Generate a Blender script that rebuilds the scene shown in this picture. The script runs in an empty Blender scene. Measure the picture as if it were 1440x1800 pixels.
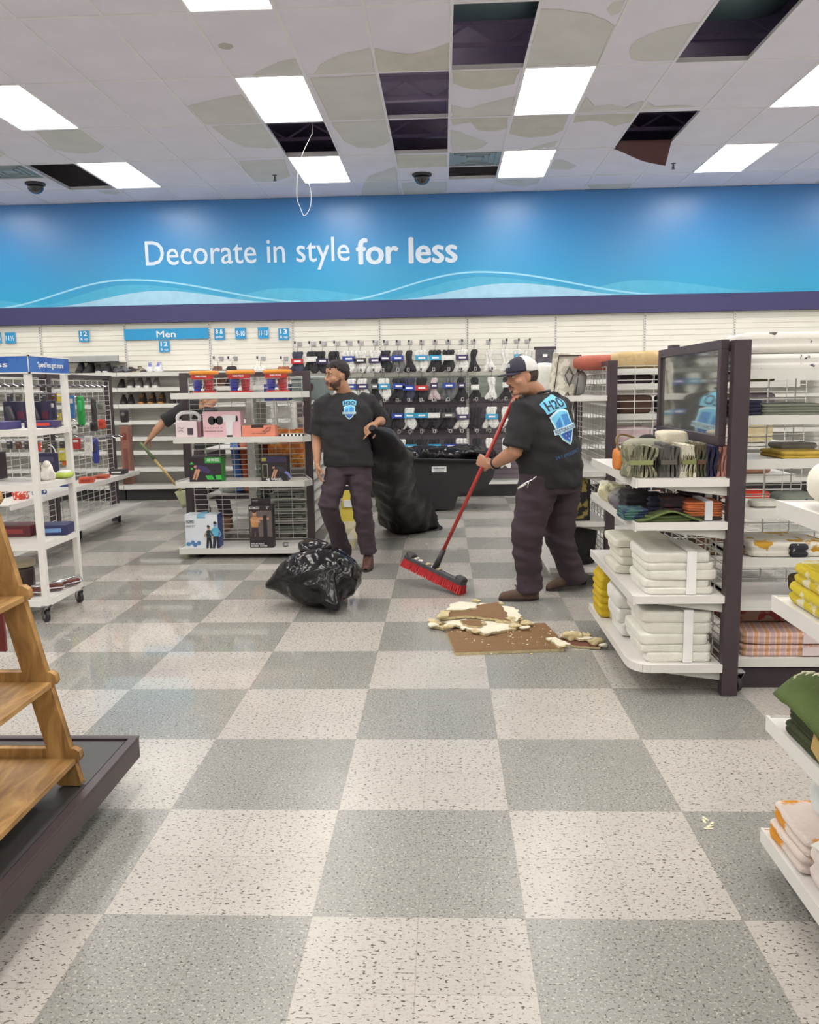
import bpy, math, random
from mathutils import Vector, Matrix, noise
C = bpy.context.scene.collection
# ---------------------------------------------------------------- camera
FPX, PITCH, YAW, ROLL, EYE = 1462.26, .1469, -.0424, -.0168, 1.4932
def cam_rot():
    cp, sp, cy, sy, cr, sr = math.cos(PITCH), math.sin(PITCH), math.cos(YAW), math.sin(YAW), math.cos(ROLL), math.sin(ROLL)
    B = Matrix(((1, 0, 0), (0, 0, -1), (0, 1, 0)))
    Ry = Matrix(((cy, -sy, 0), (sy, cy, 0), (0, 0, 1)))
    Rp = Matrix(((1, 0, 0), (0, cp, -sp), (0, sp, cp)))
    Rr = Matrix(((cr, -sr, 0), (sr, cr, 0), (0, 0, 1)))
    return Rr @ Rp @ B @ Ry
CR = cam_rot()
CRT = CR.transposed()
def P(u, v, X=None, Y=None, Z=None):
    """point of the place seen at a photo pixel, on the plane X=, Y= or Z="""
    d = CRT @ Vector(((u - 720) / FPX, (v - 900) / FPX, 1))
    t = X / d.x if X is not None else Y / d.y if Y is not None else (Z - EYE) / d.z
    return Vector((t * d.x, t * d.y, EYE + t * d.z))
cd = bpy.data.cameras.new('camera'); cam = bpy.data.objects.new('camera', cd); C.objects.link(cam)
cd.sensor_fit = 'HORIZONTAL'; cd.sensor_width = 36; cd.lens = FPX / 1440 * 36
cd.clip_start = .05; cd.clip_end = 60
flip = Matrix(((1, 0, 0), (0, -1, 0), (0, 0, -1)))
cam.matrix_world = Matrix.Translation((0, 0, EYE)) @ (CRT @ flip).to_4x4()
bpy.context.scene.camera = cam
sc = bpy.context.scene
sc.view_settings.view_transform = 'Standard'; sc.view_settings.look = 'None'
sc.view_settings.gamma = 1; sc.view_settings.use_curve_mapping = False
sc.view_settings.exposure = 0.0
sc.cycles.max_bounces = 7; sc.cycles.diffuse_bounces = 4; sc.cycles.glossy_bounces = 3; sc.cycles.transparent_max_bounces = 16
LAMP = 14.8                                     # emission of the troffer diffusers
w = bpy.data.worlds.new('world'); sc.world = w; w.use_nodes = True
w.node_tree.nodes['Background'].inputs[0].default_value = (.9, .92, 1, 1)
w.node_tree.nodes['Background'].inputs[1].default_value = .5
# ---------------------------------------------------------------- helpers
def lin(c):
    c = c / 255
    return c / 12.92 if c <= .04045 else ((c + .055) / 1.055) ** 2.4
def L(rgb): return (lin(rgb[0]), lin(rgb[1]), lin(rgb[2]), 1)
MATS = {}
def M(rgb, rough=.55, metal=0, var=.06, vs=9, bump=0, bs=60, key=None, emit=0, alpha=1, spec=.5, coat=0, trans=0, stretch=None, rgb2=None, thr=None):
    """procedural principled material: noise colour variation and optional bump; rgb2 with thr makes a patch pattern"""
    k = (tuple(rgb), rough, metal, var, vs, bump, bs, emit, alpha, spec, coat, trans, stretch, rgb2, thr)
    if k in MATS: return MATS[k]
    m = bpy.data.materials.new(key or 'surface'); m.use_nodes = True
    nt = m.node_tree; b = nt.nodes['Principled BSDF']; c = L(rgb)
    b.inputs['Roughness'].default_value = rough; b.inputs['Metallic'].default_value = metal
    b.inputs['Specular IOR Level'].default_value = spec
    b.inputs['Coat Weight'].default_value = coat
    b.inputs['Transmission Weight'].default_value = trans
    b.inputs['Alpha'].default_value = alpha
    tc = nt.nodes.new('ShaderNodeTexCoord'); mp = nt.nodes.new('ShaderNodeMapping')
    nt.links.new(tc.outputs['Object'], mp.inputs['Vector'])
    if stretch: mp.inputs['Scale'].default_value = stretch
    n = nt.nodes.new('ShaderNodeTexNoise'); n.inputs['Scale'].default_value = vs; n.inputs['Detail'].default_value = 4
    nt.links.new(mp.outputs[0], n.inputs['Vector'])
    r = nt.nodes.new('ShaderNodeValToRGB')
    if rgb2 is None:
        r.color_ramp.elements[0].position = .3; r.color_ramp.elements[1].position = .7
        r.color_ramp.elements[0].color = tuple(x * (1 - var) for x in c[:3]) + (1,)
        r.color_ramp.elements[1].color = tuple(min(1, x * (1 + var)) for x in c[:3]) + (1,)
    else:
        t = thr if thr is not None else .5
        r.color_ramp.elements[0].position = t - .015; r.color_ramp.elements[1].position = t + .015
        r.color_ramp.elements[0].color = c; r.color_ramp.elements[1].color = L(rgb2)
    nt.links.new(n.outputs['Fac'], r.inputs[0]); nt.links.new(r.outputs[0], b.inputs['Base Color'])
    if bump:
        n2 = nt.nodes.new('ShaderNodeTexNoise'); n2.inputs['Scale'].default_value = bs; n2.inputs['Detail'].default_value = 3
        bp = nt.nodes.new('ShaderNodeBump'); bp.inputs['Strength'].default_value = bump; bp.inputs['Distance'].default_value = .01
        nt.links.new(mp.outputs[0], n2.inputs['Vector']); nt.links.new(n2.outputs['Fac'], bp.inputs['Height'])
        nt.links.new(bp.outputs[0], b.inputs['Normal'])
    if emit:
        b.inputs['Emission Color'].default_value = c; b.inputs['Emission Strength'].default_value = emit
    MATS[k] = m
    return m
class MB:
    def __init__(s, org=(0, 0, 0)): s.v = []; s.f = []; s.m = []; s.mats = []; s.o = Vector(org)
    def mi(s, m):
        if m not in s.mats: s.mats.append(m)
        return s.mats.index(m)
    def add(s, vs, fs, m):
        k = len(s.v); i = s.mi(m)
        s.v += [Vector(a) - s.o for a in vs]; s.f += [tuple(k + q for q in f) for f in fs]; s.m += [i] * len(fs)
        return s
    def box(s, x0, y0, z0, x1, y1, z1, m):
        if x0 > x1: x0, x1 = x1, x0
        if y0 > y1: y0, y1 = y1, y0
        if z0 > z1: z0, z1 = z1, z0
        return s.add([(x0, y0, z0), (x1, y0, z0), (x1, y1, z0), (x0, y1, z0), (x0, y0, z1), (x1, y0, z1), (x1, y1, z1), (x0, y1, z1)],
              [(0, 3, 2, 1), (4, 5, 6, 7), (0, 1, 5, 4), (1, 2, 6, 5), (2, 3, 7, 6), (3, 0, 4, 7)], m)
    def cbox(s, c, sz, m, R=None):
        hx, hy, hz = sz[0] / 2, sz[1] / 2, sz[2] / 2
        vs = [Vector(a) for a in ((-hx, -hy, -hz), (hx, -hy, -hz), (hx, hy, -hz), (-hx, hy, -hz), (-hx, -hy, hz), (hx, -hy, hz), (hx, hy, hz), (-hx, hy, hz))]
        if R: vs = [R @ a for a in vs]
        c = Vector(c)
        return s.add([a + c for a in vs], [(0, 3, 2, 1), (4, 5, 6, 7), (0, 1, 5, 4), (1, 2, 6, 5), (2, 3, 7, 6), (3, 0, 4, 7)], m)
    def bar(s, a, b, w, h, m):
        a = Vector(a); b = Vector(b); d = (b - a); q = d.to_track_quat('Y', 'Z').to_matrix()
        return s.cbox((a + b) / 2, (w, d.length, h), m, q)
    def tube(s, pts, r, m, n=8, closed=False, flat=1.0):
        pts = [Vector(p) for p in pts]; N = len(pts); vs = []; fs = []; up = Vector((0, 0, 1)); last = None
        for i, p in enumerate(pts):
            if closed: t = pts[(i + 1) % N] - pts[i - 1]
            else: t = pts[min(i + 1, N - 1)] - pts[max(i - 1, 0)]
            if t.length < 1e-9: t = Vector((0, 0, 1))
            t.normalize()
            if last is None:
                a = t.cross(up)
                if a.length < .05: a = t.cross(Vector((1, 0, 0)))
            else: a = last - t * last.dot(t)
            a.normalize(); last = a; b = t.cross(a); rr = r[i] if isinstance(r, (list, tuple)) else r
            for k in range(n):
                q = 2 * math.pi * k / n
                vs.append(p + a * math.cos(q) * rr + b * math.sin(q) * rr * flat)
        for i in range(N if closed else N - 1):
            j = (i + 1) % N
            for k in range(n): fs.append((i * n + k, i * n + (k + 1) % n, j * n + (k + 1) % n, j * n + k))
        if not closed: fs += [tuple(range(n - 1, -1, -1)), tuple((N - 1) * n + k for k in range(n))]
        return s.add(vs, fs, m)
    def lathe(s, prof, c, m, n=20, axis='Z', sq=None):
        vs = []; fs = []; N = len(prof); c = Vector(c)
        for r, z in prof:
            for k in range(n):
                q = 2 * math.pi * k / n; x, y = r * math.cos(q), r * math.sin(q)
                if sq: x *= sq[0]; y *= sq[1]
                vs.append(c + (Vector((x, y, z)) if axis == 'Z' else Vector((z, x, y)) if axis == 'X' else Vector((x, z, y))))
        for i in range(N - 1):
            for k in range(n): fs.append((i * n + k, i * n + (k + 1) % n, (i + 1) * n + (k + 1) % n, (i + 1) * n + k))
        fs += [tuple(range(n - 1, -1, -1)), tuple((N - 1) * n + k for k in range(n))]
        return s.add(vs, fs, m)
    def prism(s, poly, d, m):
        """poly: 3-D points of one face, d: extrusion vector"""
        n = len(poly); d = Vector(d); a = [Vector(p) for p in poly]
        return s.add(a + [p + d for p in a], [tuple(range(n)), tuple(range(2 * n - 1, n - 1, -1))] + [(i, (i + 1) % n, n + (i + 1) % n, n + i) for i in range(n)], m)
    def surf(s, g, m, cu=False, cv=False):
        nu, nv = len(g), len(g[0]); vs = [p for row in g for p in row]; fs = []
        for i in range(nu if cu else nu - 1):
            for j in range(nv if cv else nv - 1):
                a, b = (i + 1) % nu, (j + 1) % nv
                fs.append((i * nv + j, a * nv + j, a * nv + b, i * nv + b))
        return s.add(vs, fs, m)
    def sq(s, c, r, m, p=(.5, .5), nz=0, sc_=6, seed=0, nu=14, nv=24, R=None):
        """superquadric: p small = boxy; nz = lumpiness"""
        def cs(a, e): x = math.cos(a); return math.copysign(abs(x) ** e, x)
        def sn(a, e): x = math.sin(a); return math.copysign(abs(x) ** e, x)
        c = Vector(c); g = []
        for i in range(nu + 1):
            a = -math.pi / 2 + math.pi * i / nu; row = []
            for j in range(nv):
                b = 2 * math.pi * j / nv
                q = Vector((r[0] * cs(a, p[0]) * cs(b, p[1]), r[1] * cs(a, p[0]) * sn(b, p[1]), r[2] * sn(a, p[0])))
                if nz:
                    k = noise.noise(q * sc_ + Vector((seed * 7.1, seed * 3.3, 0)))
                    q = q * (1 + nz * k) + Vector((0, 0, nz * .3 * r[2] * noise.noise(q * sc_ * 2 + Vector((0, seed, 5)))))
                if R: q = R @ q
                row.append(c + q)
            g.append(row)
        return s.surf(g, m, cv=True)
    def build(s, name, parent=None, smooth=False, bevel=0, sub=0, loc=None, solid=0):
        me = bpy.data.meshes.new(name); me.from_pydata([tuple(a) for a in s.v], [], s.f)
        for m in s.mats: me.materials.append(m)
        me.polygons.foreach_set('material_index', s.m)
        if smooth: me.polygons.foreach_set('use_smooth', [True] * len(me.polygons))
        me.update(); o = bpy.data.objects.new(name, me); C.objects.link(o)
        if parent: o.parent = parent
        else: o.location = s.o if loc is None else loc
        if loc is not None: o.location = loc
        if solid:
            q = o.modifiers.new('s', 'SOLIDIFY'); q.thickness = solid; q.offset = 0
        if bevel:
            q = o.modifiers.new('b', 'BEVEL'); q.width = bevel; q.segments = 2; q.limit_method = 'ANGLE'
        if sub:
            q = o.modifiers.new('u', 'SUBSURF'); q.levels = sub; q.render_levels = sub
        return o
def tag(o, label, cat, group=None, kind=None):
    o['label'] = label; o['category'] = cat
    if group: o['group'] = group
    if kind: o['kind'] = kind
    return o
def thing(name, label, cat, loc=(0, 0, 0), rz=0, group=None):
    o = bpy.data.objects.new(name, None); C.objects.link(o); o.location = loc; o.rotation_euler = (0, 0, rz); o.empty_display_size = .05
    return tag(o, label, cat, group)
def struct(o): o['kind'] = 'structure'; return o
def dup(root, loc=None, rz=None, label=None):
    def cp(o, par):
        c = o.copy(); C.objects.link(c); c.parent = par
        for ch in kids.get(o.name, []): cp(ch, c)
        return c
    kids = {}
    def walk(o):
        kids[o.name] = list(o.children)
        for ch in o.children: walk(ch)
    walk(root); r = cp(root, None)
    if loc is not None: r.location = loc
    if rz is not None: r.rotation_euler = (0, 0, rz)
    if label: r['label'] = label
    return r
def text(s, height, m, parent, loc, R=None, name='lettering', bold=0, width=None, depth=.0015, align='LEFT', shear=0):
    """mesh lettering; loc = baseline start in the parent's space; R turns the XY text plane"""
    cu = bpy.data.curves.new('t', 'FONT'); cu.body = s; cu.size = 1; cu.extrude = 0; cu.offset = bold; cu.align_x = 'LEFT'; cu.shear = shear
    cu.resolution_u = 3; cu.offset = min(bold, 0)
    o = bpy.data.objects.new('t', cu); C.objects.link(o)
    bpy.context.view_layer.update()
    me = bpy.data.meshes.new_from_object(o.evaluated_get(bpy.context.evaluated_depsgraph_get()))
    bpy.data.objects.remove(o); bpy.data.curves.remove(cu)
    xs = [v.co.x for v in me.vertices]; x0, x1 = min(xs), max(xs)
    if bold > 0:      # heavier strokes from slightly shifted copies
        src = [v.co.copy() for v in me.vertices]; fs = [tuple(p.vertices) for p in me.polygons]; vs = []; ff = []
        for q_, (dx, dy) in enumerate(((0, 0), (1, 0), (-1, 0), (0, 1), (0, -1))):
            ff += [tuple(len(vs) + i for i in f) for f in fs]; vs += [(c.x + dx * bold, c.y + dy * bold * .6, .0006 * q_) for c in src]
        me.clear_geometry(); me.from_pydata(vs, [], ff); me.update()
    k = height / .73; kx = k if width is None else width / max(1e-6, x1 - x0)
    off = -x0 * kx - (0 if align == 'LEFT' else (x1 - x0) * kx / (2 if align == 'CENTER' else 1))
    R = R or Matrix(((1, 0, 0), (0, 0, -1), (0, 1, 0)))     # default: upright, facing -Y
    for v in me.vertices: v.co = R @ Vector((v.co.x * kx + off, v.co.y * k, depth + v.co.z * .5)) + Vector(loc)
    me.materials.append(m); q = bpy.data.objects.new(name, me); C.objects.link(q); q.parent = parent
    sl = q.modifiers.new('s', 'SOLIDIFY'); sl.thickness = max(.0002, depth * .4); sl.offset = 0
    return q
RX = Matrix(((0, 0, 1), (1, 0, 0), (0, 1, 0)))      # text plane facing +X, reading along +Y
RNX = Matrix(((0, 0, -1), (-1, 0, 0), (0, 1, 0)))   # facing -X, reading along -Y
RUP = Matrix(((1, 0, 0), (0, 1, 0), (0, 0, 1)))
rnd = random.Random(7)
white = M((226, 223, 219), .35, var=.02, vs=3, key='white_powder_coat')
offw = M((232, 229, 220), .5, var=.02, vs=3, key='slat_panel')
dark = M((66, 54, 60), .4, var=.05, key='dark_brown_metal')
black = M((34, 33, 35), .5, key='black')
wire = M((205, 204, 200), .35, var=.02, key='wire')
chrome = M((190, 190, 195), .2, 1, key='chrome')
# ---------------------------------------------------------------- floor
def floor_mat():
    m = bpy.data.materials.new('vinyl_tiles'); m.use_nodes = True; nt = m.node_tree; N = nt.nodes.new; K = nt.links.new
    b = nt.nodes['Principled BSDF']; tc = N('ShaderNodeTexCoord')
    sep = N('ShaderNodeSeparateXYZ'); K(tc.outputs['Object'], sep.inputs[0])
    def math_(op, a, c=None):
        n = N('ShaderNodeMath'); n.operation = op
        for i, x in enumerate((a, c)):
            if x is None: continue
            if isinstance(x, (int, float)): n.inputs[i].default_value = x
            else: K(x, n.inputs[i])
        return n.outputs[0]
    tx = math_('DIVIDE', math_('ADD', sep.outputs[0], .3916), .6096); ty = math_('DIVIDE', math_('SUBTRACT', sep.outputs[1], 2.179), .6096)
    par = math_('FLOORED_MODULO', math_('ADD', math_('FLOOR', tx), math_('FLOOR', ty)), 2)   # 0 = grey tile
    # small 12 inch tile shade variation
    cell = N('ShaderNodeCombineXYZ'); K(math_('FLOOR', math_('MULTIPLY', tx, 2)), cell.inputs[0]); K(math_('FLOOR', math_('MULTIPLY', ty, 2)), cell.inputs[1])
    wn = N('ShaderNodeTexWhiteNoise'); K(cell.outputs[0], wn.inputs[0])
    def chips(scale, thr, sx, off):
        mp = N('ShaderNodeMapping'); K(tc.outputs['Object'], mp.inputs[0]); mp.inputs['Scale'].default_value = (sx, 1, 1); mp.inputs['Location'].default_value = off
        v = N('ShaderNodeTexNoise'); v.inputs['Scale'].default_value = scale; v.inputs['Detail'].default_value = 1.5; v.inputs['Roughness'].default_value = .6; K(mp.outputs[0], v.inputs[0])
        return math_('GREATER_THAN', v.outputs[0], thr)
    def mix(f, a, c):
        n = N('ShaderNodeMix'); n.data_type = 'RGBA'; K(f, n.inputs[0]) if not isinstance(f, float) else setattr(n.inputs[0], 'default_value', f)
        for i, x in ((6, a), (7, c)):
            if isinstance(x, tuple): n.inputs[i].default_value = x
            else: K(x, n.inputs[i])
        return n.outputs[2]
    darkflk = chips(130, .628, .5, (0, 0, 0)); whiteflk = chips(130, .628, .8, (5, 9, 3)); darkflk2 = chips(135, .625, .8, (2, 4, 8)); soft = chips(120, .58, .7, (7, 1, 2))
    light = mix(darkflk, mix(soft, L((181, 176, 170)), L((170, 164, 157))), L((84, 78, 66)))
    grey = mix(darkflk2, mix(whiteflk, mix(soft, L((144, 143, 139)), L((133, 132, 127))), L((180, 176, 166))), L((80, 77, 68)))
    col = mix(par, grey, light)
    # worn / dusty patches
    d = N('ShaderNodeTexNoise'); d.inputs['Scale'].default_value = .8; d.inputs['Detail'].default_value = 1.5; K(tc.outputs['Object'], d.inputs[0])
    col = mix(math_('MULTIPLY', math_('SUBTRACT', d.outputs[0], .35), .2), col, L((148, 143, 134)))
    d2 = N('ShaderNodeTexNoise'); d2.inputs['Scale'].default_value = 7; d2.inputs['Detail'].default_value = 8; d2.inputs['Roughness'].default_value = .75; K(tc.outputs['Object'], d2.inputs[0])
    col = mix(math_('MULTIPLY', math_('GREATER_THAN', d2.outputs[0], .72), .06), col, L((226, 222, 212)))
    hs = N('ShaderNodeHueSaturation'); K(col, hs.inputs['Color']); K(math_('ADD', math_('MULTIPLY', wn.outputs[0], .07), .965), hs.inputs['Value'])
    # seams
    def seam(t):
        fr = math_('FRACT', math_('MULTIPLY', t, 2)); return math_('LESS_THAN', math_('MINIMUM', fr, math_('SUBTRACT', 1, fr)), .0045)
    col = mix(math_('MULTIPLY', math_('MAXIMUM', seam(tx), seam(ty)), .35), hs.outputs[0], L((120, 112, 100)))
    K(col, b.inputs['Base Color'])
    rn = N('ShaderNodeTexNoise'); rn.inputs['Scale'].default_value = 1.6; rn.inputs['Detail'].default_value = 1.5; K(tc.outputs['Object'], rn.inputs[0])
    rr = N('ShaderNodeMapRange'); rr.inputs[3].default_value = .22; rr.inputs[4].default_value = .32; K(rn.outputs[0], rr.inputs[0])
    # wet film left of the aisle: smoother where water still stands
    wn2 = N('ShaderNodeTexNoise'); wn2.inputs['Scale'].default_value = .9; wn2.inputs['Detail'].default_value = 2; K(tc.outputs['Object'], wn2.inputs[0])
    dx = math_('DIVIDE', math_('ADD', sep.outputs[0], 1.7), 1.7); dy = math_('DIVIDE', math_('SUBTRACT', sep.outputs[1], 6.2), 3.2)
    rad_ = math_('ADD', math_('MULTIPLY', dx, dx), math_('MULTIPLY', dy, dy))
    wet = N('ShaderNodeMapRange'); K(math_('SUBTRACT', math_('ADD', rad_, math_('MULTIPLY', wn2.outputs[0], .8)), .4), wet.inputs[0]); wet.inputs[1].default_value = .55; wet.inputs[2].default_value = 1.1; wet.inputs[3].default_value = .12; wet.inputs[4].default_value = 1.0
    K(math_('MULTIPLY', rr.outputs[0], wet.outputs[0]), b.inputs['Roughness'])
    bp = N('ShaderNodeBump'); bp.inputs['Strength'].default_value = .008; bp.inputs['Distance'].default_value = .02
    n3 = N('ShaderNodeTexNoise'); n3.inputs['Scale'].default_value = 14; n3.inputs['Detail'].default_value = 3; K(tc.outputs['Object'], n3.inputs[0]); K(n3.outputs[0], bp.inputs['Height']); K(bp.outputs[0], b.inputs['Normal'])
    b.inputs['Specular IOR Level'].default_value = .38
    return m
X0, X1, Y0, YW, ZC = -8.45, 7.4, -3.59, 11.95, 4.108
struct(MB().box(X0, Y0, -.05, X1, YW, 0, floor_mat()).build('floor'))
wallm = M((222, 220, 214), .7, var=.02, key='wall_paint')
struct(MB().box(X0 - .1, Y0, 0, X0, YW, 5.2, wallm).build('wall_left'))
struct(MB().box(X1, Y0, 0, X1 + .1, YW, 5.2, wallm).build('wall_right'))
struct(MB().box(X0, Y0 - .1, 0, X1, Y0, 5.2, wallm).build('wall_front'))
struct(MB().box(X0, YW, 0, X1, YW + .1, 5.2, wallm).build('wall_back'))
# ---------------------------------------------------------------- ceiling
CX, CY, W, D = .0885, 7.3824, .6096, 1.2192
tile = M((236, 232, 246), .85, var=.03, vs=2.5, bump=.15, bs=220, key='ceiling_tile')
grid = M((236, 234, 240), .5, var=.01, key='ceiling_grid')
holes = {(0, -1), (-1, 0), (-1, 1), (-3, 1), (-8, 2), (3, -1), (3, 1)}
halfhole = {(0, 2)}                   # wall-side half open
vents = {(0, 2), (-9, 2)}             # near half is an air vent
lights = {(i, n) for i in range(-13, 12) for n in range(-8, 3) if i % 4 == 1 and n % 2 == 0}
i0, i1, n0 = -14, 12, -9
cm = MB((0, 0, ZC))
for i in range(i0, i1):
    for n in range(n0, 4):
        if (i, n) in holes or (i, n) in lights: continue
        x, y = CX + i * W, CY + n * D; y2 = min(y + D, YW)
        halves = [(y, y2)]
        if (i, n) in halfhole: halves = []
        elif (i, n) in vents: halves = [(y + D / 2, y2)]
        for a, b_ in halves:
            cm.box(x, a, ZC, x + W, b_, ZC + .015, tile)
ceil = struct(cm.build('ceiling'))
g = MB((0, 0, ZC))
for i in range(i0, i1 + 1):
    x = CX + i * W; g.box(x - .012, Y0, ZC - .006, x + .012, YW, ZC + .001, grid); g.box(x - .002, Y0, ZC, x + .002, YW, ZC + .035, grid)
for n in range(n0, 4):
    y = CY + n * D; g.box(X0, y - .012, ZC - .0055, X1, y + .012, ZC + .0005, grid); g.box(X0, y - .002, ZC, X1, y + .002, ZC + .035, grid)
for i in (-9, -1, 0):
    y = CY + 2.5 * D; x = CX + i * W; g.box(x, y - .012, ZC - .005, x + W, y + .012, ZC, grid)
g.box(X0, YW - .03, ZC - .006, X1, YW, ZC, grid)
g.build('ceiling_grid', ceil)
stain = M((217, 216, 216), .9, var=.05, vs=3, key='water_stain'); stain2 = M((210, 207, 200), .9, var=.07, vs=5, key='water_stain_dark'); rim = M((202, 199, 192), .9, key='stain_rim')
ST = [[(442, 136), (452, 126), (465, 120), (490, 108), (520, 102), (533, 133)],
 [(551, 131), (565, 112), (600, 95), (635, 88), (652, 84), (660, 129)], [(659, 84), (690, 92), (720, 95), (750, 90), (790, 75), (790, 122), (664, 128)],
 [(330, 186), (380, 174), (425, 166), (465, 216), (360, 218)], [(372, 222), (466, 218), (492, 258), (470, 261), (430, 258), (400, 245)],
 [(545, 137), (663, 131), (680, 208), (580, 211)], [(583, 215), (682, 211), (690, 245), (675, 255), (655, 260), (630, 260), (605, 248)],
 [(62, 231), (142, 228), (185, 258), (170, 267), (150, 270), (120, 268), (95, 262)], [(420, 283), (500, 280), (510, 310), (480, 320), (450, 319), (430, 300)],
 [(795, 125), (915, 121), (903, 148), (880, 152), (860, 157), (845, 158), (820, 155), (797, 146)], [(793, 185), (810, 190), (830, 190), (845, 184), (870, 178), (905, 170), (900, 202), (795, 206)],
 [(792, 209), (893, 206), (890, 226), (870, 231), (840, 229), (828, 215), (812, 217), (798, 220)], [(792, 228), (810, 232), (830, 240), (850, 247), (857, 251), (850, 258), (840, 262), (795, 267)],
 [(903, 205), (1000, 201), (990, 228), (975, 236), (960, 240), (930, 242), (895, 235)], [(948, 16), (990, 17), (1040, 25), (1065, 35), (1080, 45), (1050, 112), (925, 117)],
 [(1105, 90), (1110, 80), (1120, 70), (1145, 59), (1170, 50), (1228, 39), (1184, 106), (1130, 108), (1110, 104)], [(1068, 15), (1075, 5), (1100, 0), (1090, 22), (1074, 28)],
 [(1020, 190), (1030, 170), (1045, 187), (1075, 184), (1100, 190), (1115, 182), (1132, 177), (1123, 194), (1008, 198)], [(1012, 203), (1122, 199), (1110, 215), (1095, 218), (1080, 222), (1062, 214), (1035, 212), (1008, 216)],
 [(1136, 178), (1150, 187), (1190, 185), (1233, 187), (1128, 193)], [(967, 280), (990, 281), (1005, 287), (1015, 292), (1000, 298), (965, 297)],
 [(695, 273), (785, 271), (786, 294), (700, 296)], [(640, 322), (650, 309), (670, 302), (695, 293), (703, 345), (635, 346)],
 [(702, 322), (785, 319), (786, 335), (770, 341), (705, 343)], [(868, 318), (950, 314), (947, 322), (920, 329), (890, 325)], [(930, 264), (975, 258), (980, 247), (955, 253), (935, 260)],
 [(0, 262), (8, 266), (10, 272), (0, 276)], [(168, 335), (220, 335), (205, 342), (185, 341)], [(1030, 325), (1110, 322), (1105, 330), (1040, 333)]]
for k, poly in enumerate(ST):
    # rounded outline with a slightly rough edge
    pts = [P(u, v, Z=ZC - .0015) for u, v in poly]; out = []
    for a in range(len(pts)):
        p, q = pts[a], pts[(a + 1) % len(pts)]
        for t in (0, .25, .5, .75):
            r_ = p.lerp(q, t); j = noise.noise(r_ * 9) * .012
            out.append(r_ + Vector((j, -j, 0)))
    c = sum(out, Vector()) / len(out)
    mb = MB((0, 0, ZC)); inner = [c.lerp(p, .975) for p in out]; n = len(out)
    mb.add(inner, [tuple(range(n))], stain2 if k in (2, 9, 11, 13, 18, 21) else stain)
    mb.add(inner + out, [(i, (i + 1) % n, n + (i + 1) % n, n + i) for i in range(n)], rim)
    mb.build('water_stain', ceil)
MB((0, 0, ZC)).lathe([(.001, 0), (.055, 0), (.055, -.004), (.001, -.005)], P(397, 81, Z=ZC), M((186, 182, 176), .6), 24).build('cover_plate', ceil)
# the dark void above: deck, joists
deckm = M((196, 182, 214), .9, key='dark_deck')
dk = MB().box(X0, Y0, 4.70, X1, YW, 4.75, deckm)
struct(dk.build('ceiling'))
for k in range(11):
    y = -2.5 + k * 1.3
    jm = MB((0, y, 4.5)); jm.box(X0, y - .03, 4.65, X1, y + .03, 4.70, deckm); jm.box(X0, y - .03, 4.46, X1, y + .03, 4.5, deckm)
    for q in range(26):
        xa = X0 + q * .6; jm.bar((xa, y, 4.49), (xa + .3, y, 4.66), .02, .02, deckm); jm.bar((xa + .3, y, 4.66), (xa + .6, y, 4.49), .02, .02, deckm)
    struct(jm.build('trim_1'))
foil = M((150, 155, 165), .3, .9, var=.3, vs=6, bump=1, bs=14, key='foil'); ductm = M((88, 108, 118), .4, .6, bump=.4, bs=5, key='duct')
for lab, (x, y), (rx, ry) in (('dark metal air duct with crumpled foil above the open ceiling cell at top centre', (CX + .35, CY - .95), (.5, .6)), ('dark foil wrapped duct above the open ceiling cell at the top right', (CX + 3.3 * W, CY - .7), (.6, .5))):
    t = thing('air_duct', lab, 'duct', (x, y, 4.32))
    MB((0, 0, 0)).sq((0, .1, .12), (rx, ry, .09), ductm, (.3, .3), .04, 5, 3).build('duct_body', t, True)
    fo = MB().sq((-.22, -.15, 0.02), (.07, .25, .04), foil, (.6, .6), .35, 14, 2)
    fo.sq((0, -.05, .02), (.25, .03, .03), foil, (.6, .6), .35, 14, 4); fo.build('torn_foil', t, True)
    MB().tube([(-.2, -.3, .0), (-.2, .1, .04)], .02, M((140, 60, 60), .5), 8).build('pipe', t)
# troffers
lensm = M((255, 252, 244), .5, var=.0, key='lamp_diffuser', emit=LAMP)
lt = sorted(lights, key=lambda q: (-q[1], q[0]))
rowname = {2: 'row nearest the blue banner', 0: 'middle row', -2: 'row nearest the camera'}
vis = {(-7, 2): 'far row, left light beside the open ceiling cell', (-3, 2): 'far row, below the open cell with the hanging white wire', (1, 2): 'far row, right of the centre', (5, 2): 'far row, right light with a yellowish middle',
       (-7, 0): 'second row, at the left edge', (-3, 0): 'second row, above the open cell with the hanging white wire', (1, 0): 'second row, right of the centre and below the stained panel', (5, 0): 'second row, at the right edge', (-3, -2): 'third row, cut by the top edge of the photo'}
first = None
def troffer():
    t = thing('ceiling_light', '', 'ceiling light', (0, 0, 0), 0, 'fluorescent lights in the ceiling')
    f = MB()
    for a in ((-.3048, -.6096, -.285, .6096), (.285, -.6096, .3048, .6096), (-.285, -.6096, .285, -.59), (-.285, .59, .285, .6096)): f.box(a[0], a[1], -.004, a[2], a[3], .02, grid)
    f.box(-.3, -.6, .02, .3, .6, .05, white)
    f.build('light_frame', t)
    MB().box(-.284, -.589, .002, .284, .589, .006, lensm).build('diffuser', t)
    return t
proto = troffer()
for q in lt:
    loc = (CX + q[0] * W + W / 2, CY + q[1] * D + D / 2, ZC)
    lab = 'white fluorescent ceiling panel light, ' + vis[q] if q in vis else 'white fluorescent ceiling panel light outside the photo frame'
    if first is None: first = proto; proto.location = loc; proto['label'] = lab
    else: dup(proto, loc, 0, lab)
ventm = M((150, 165, 172), .5, key='vent')
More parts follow.
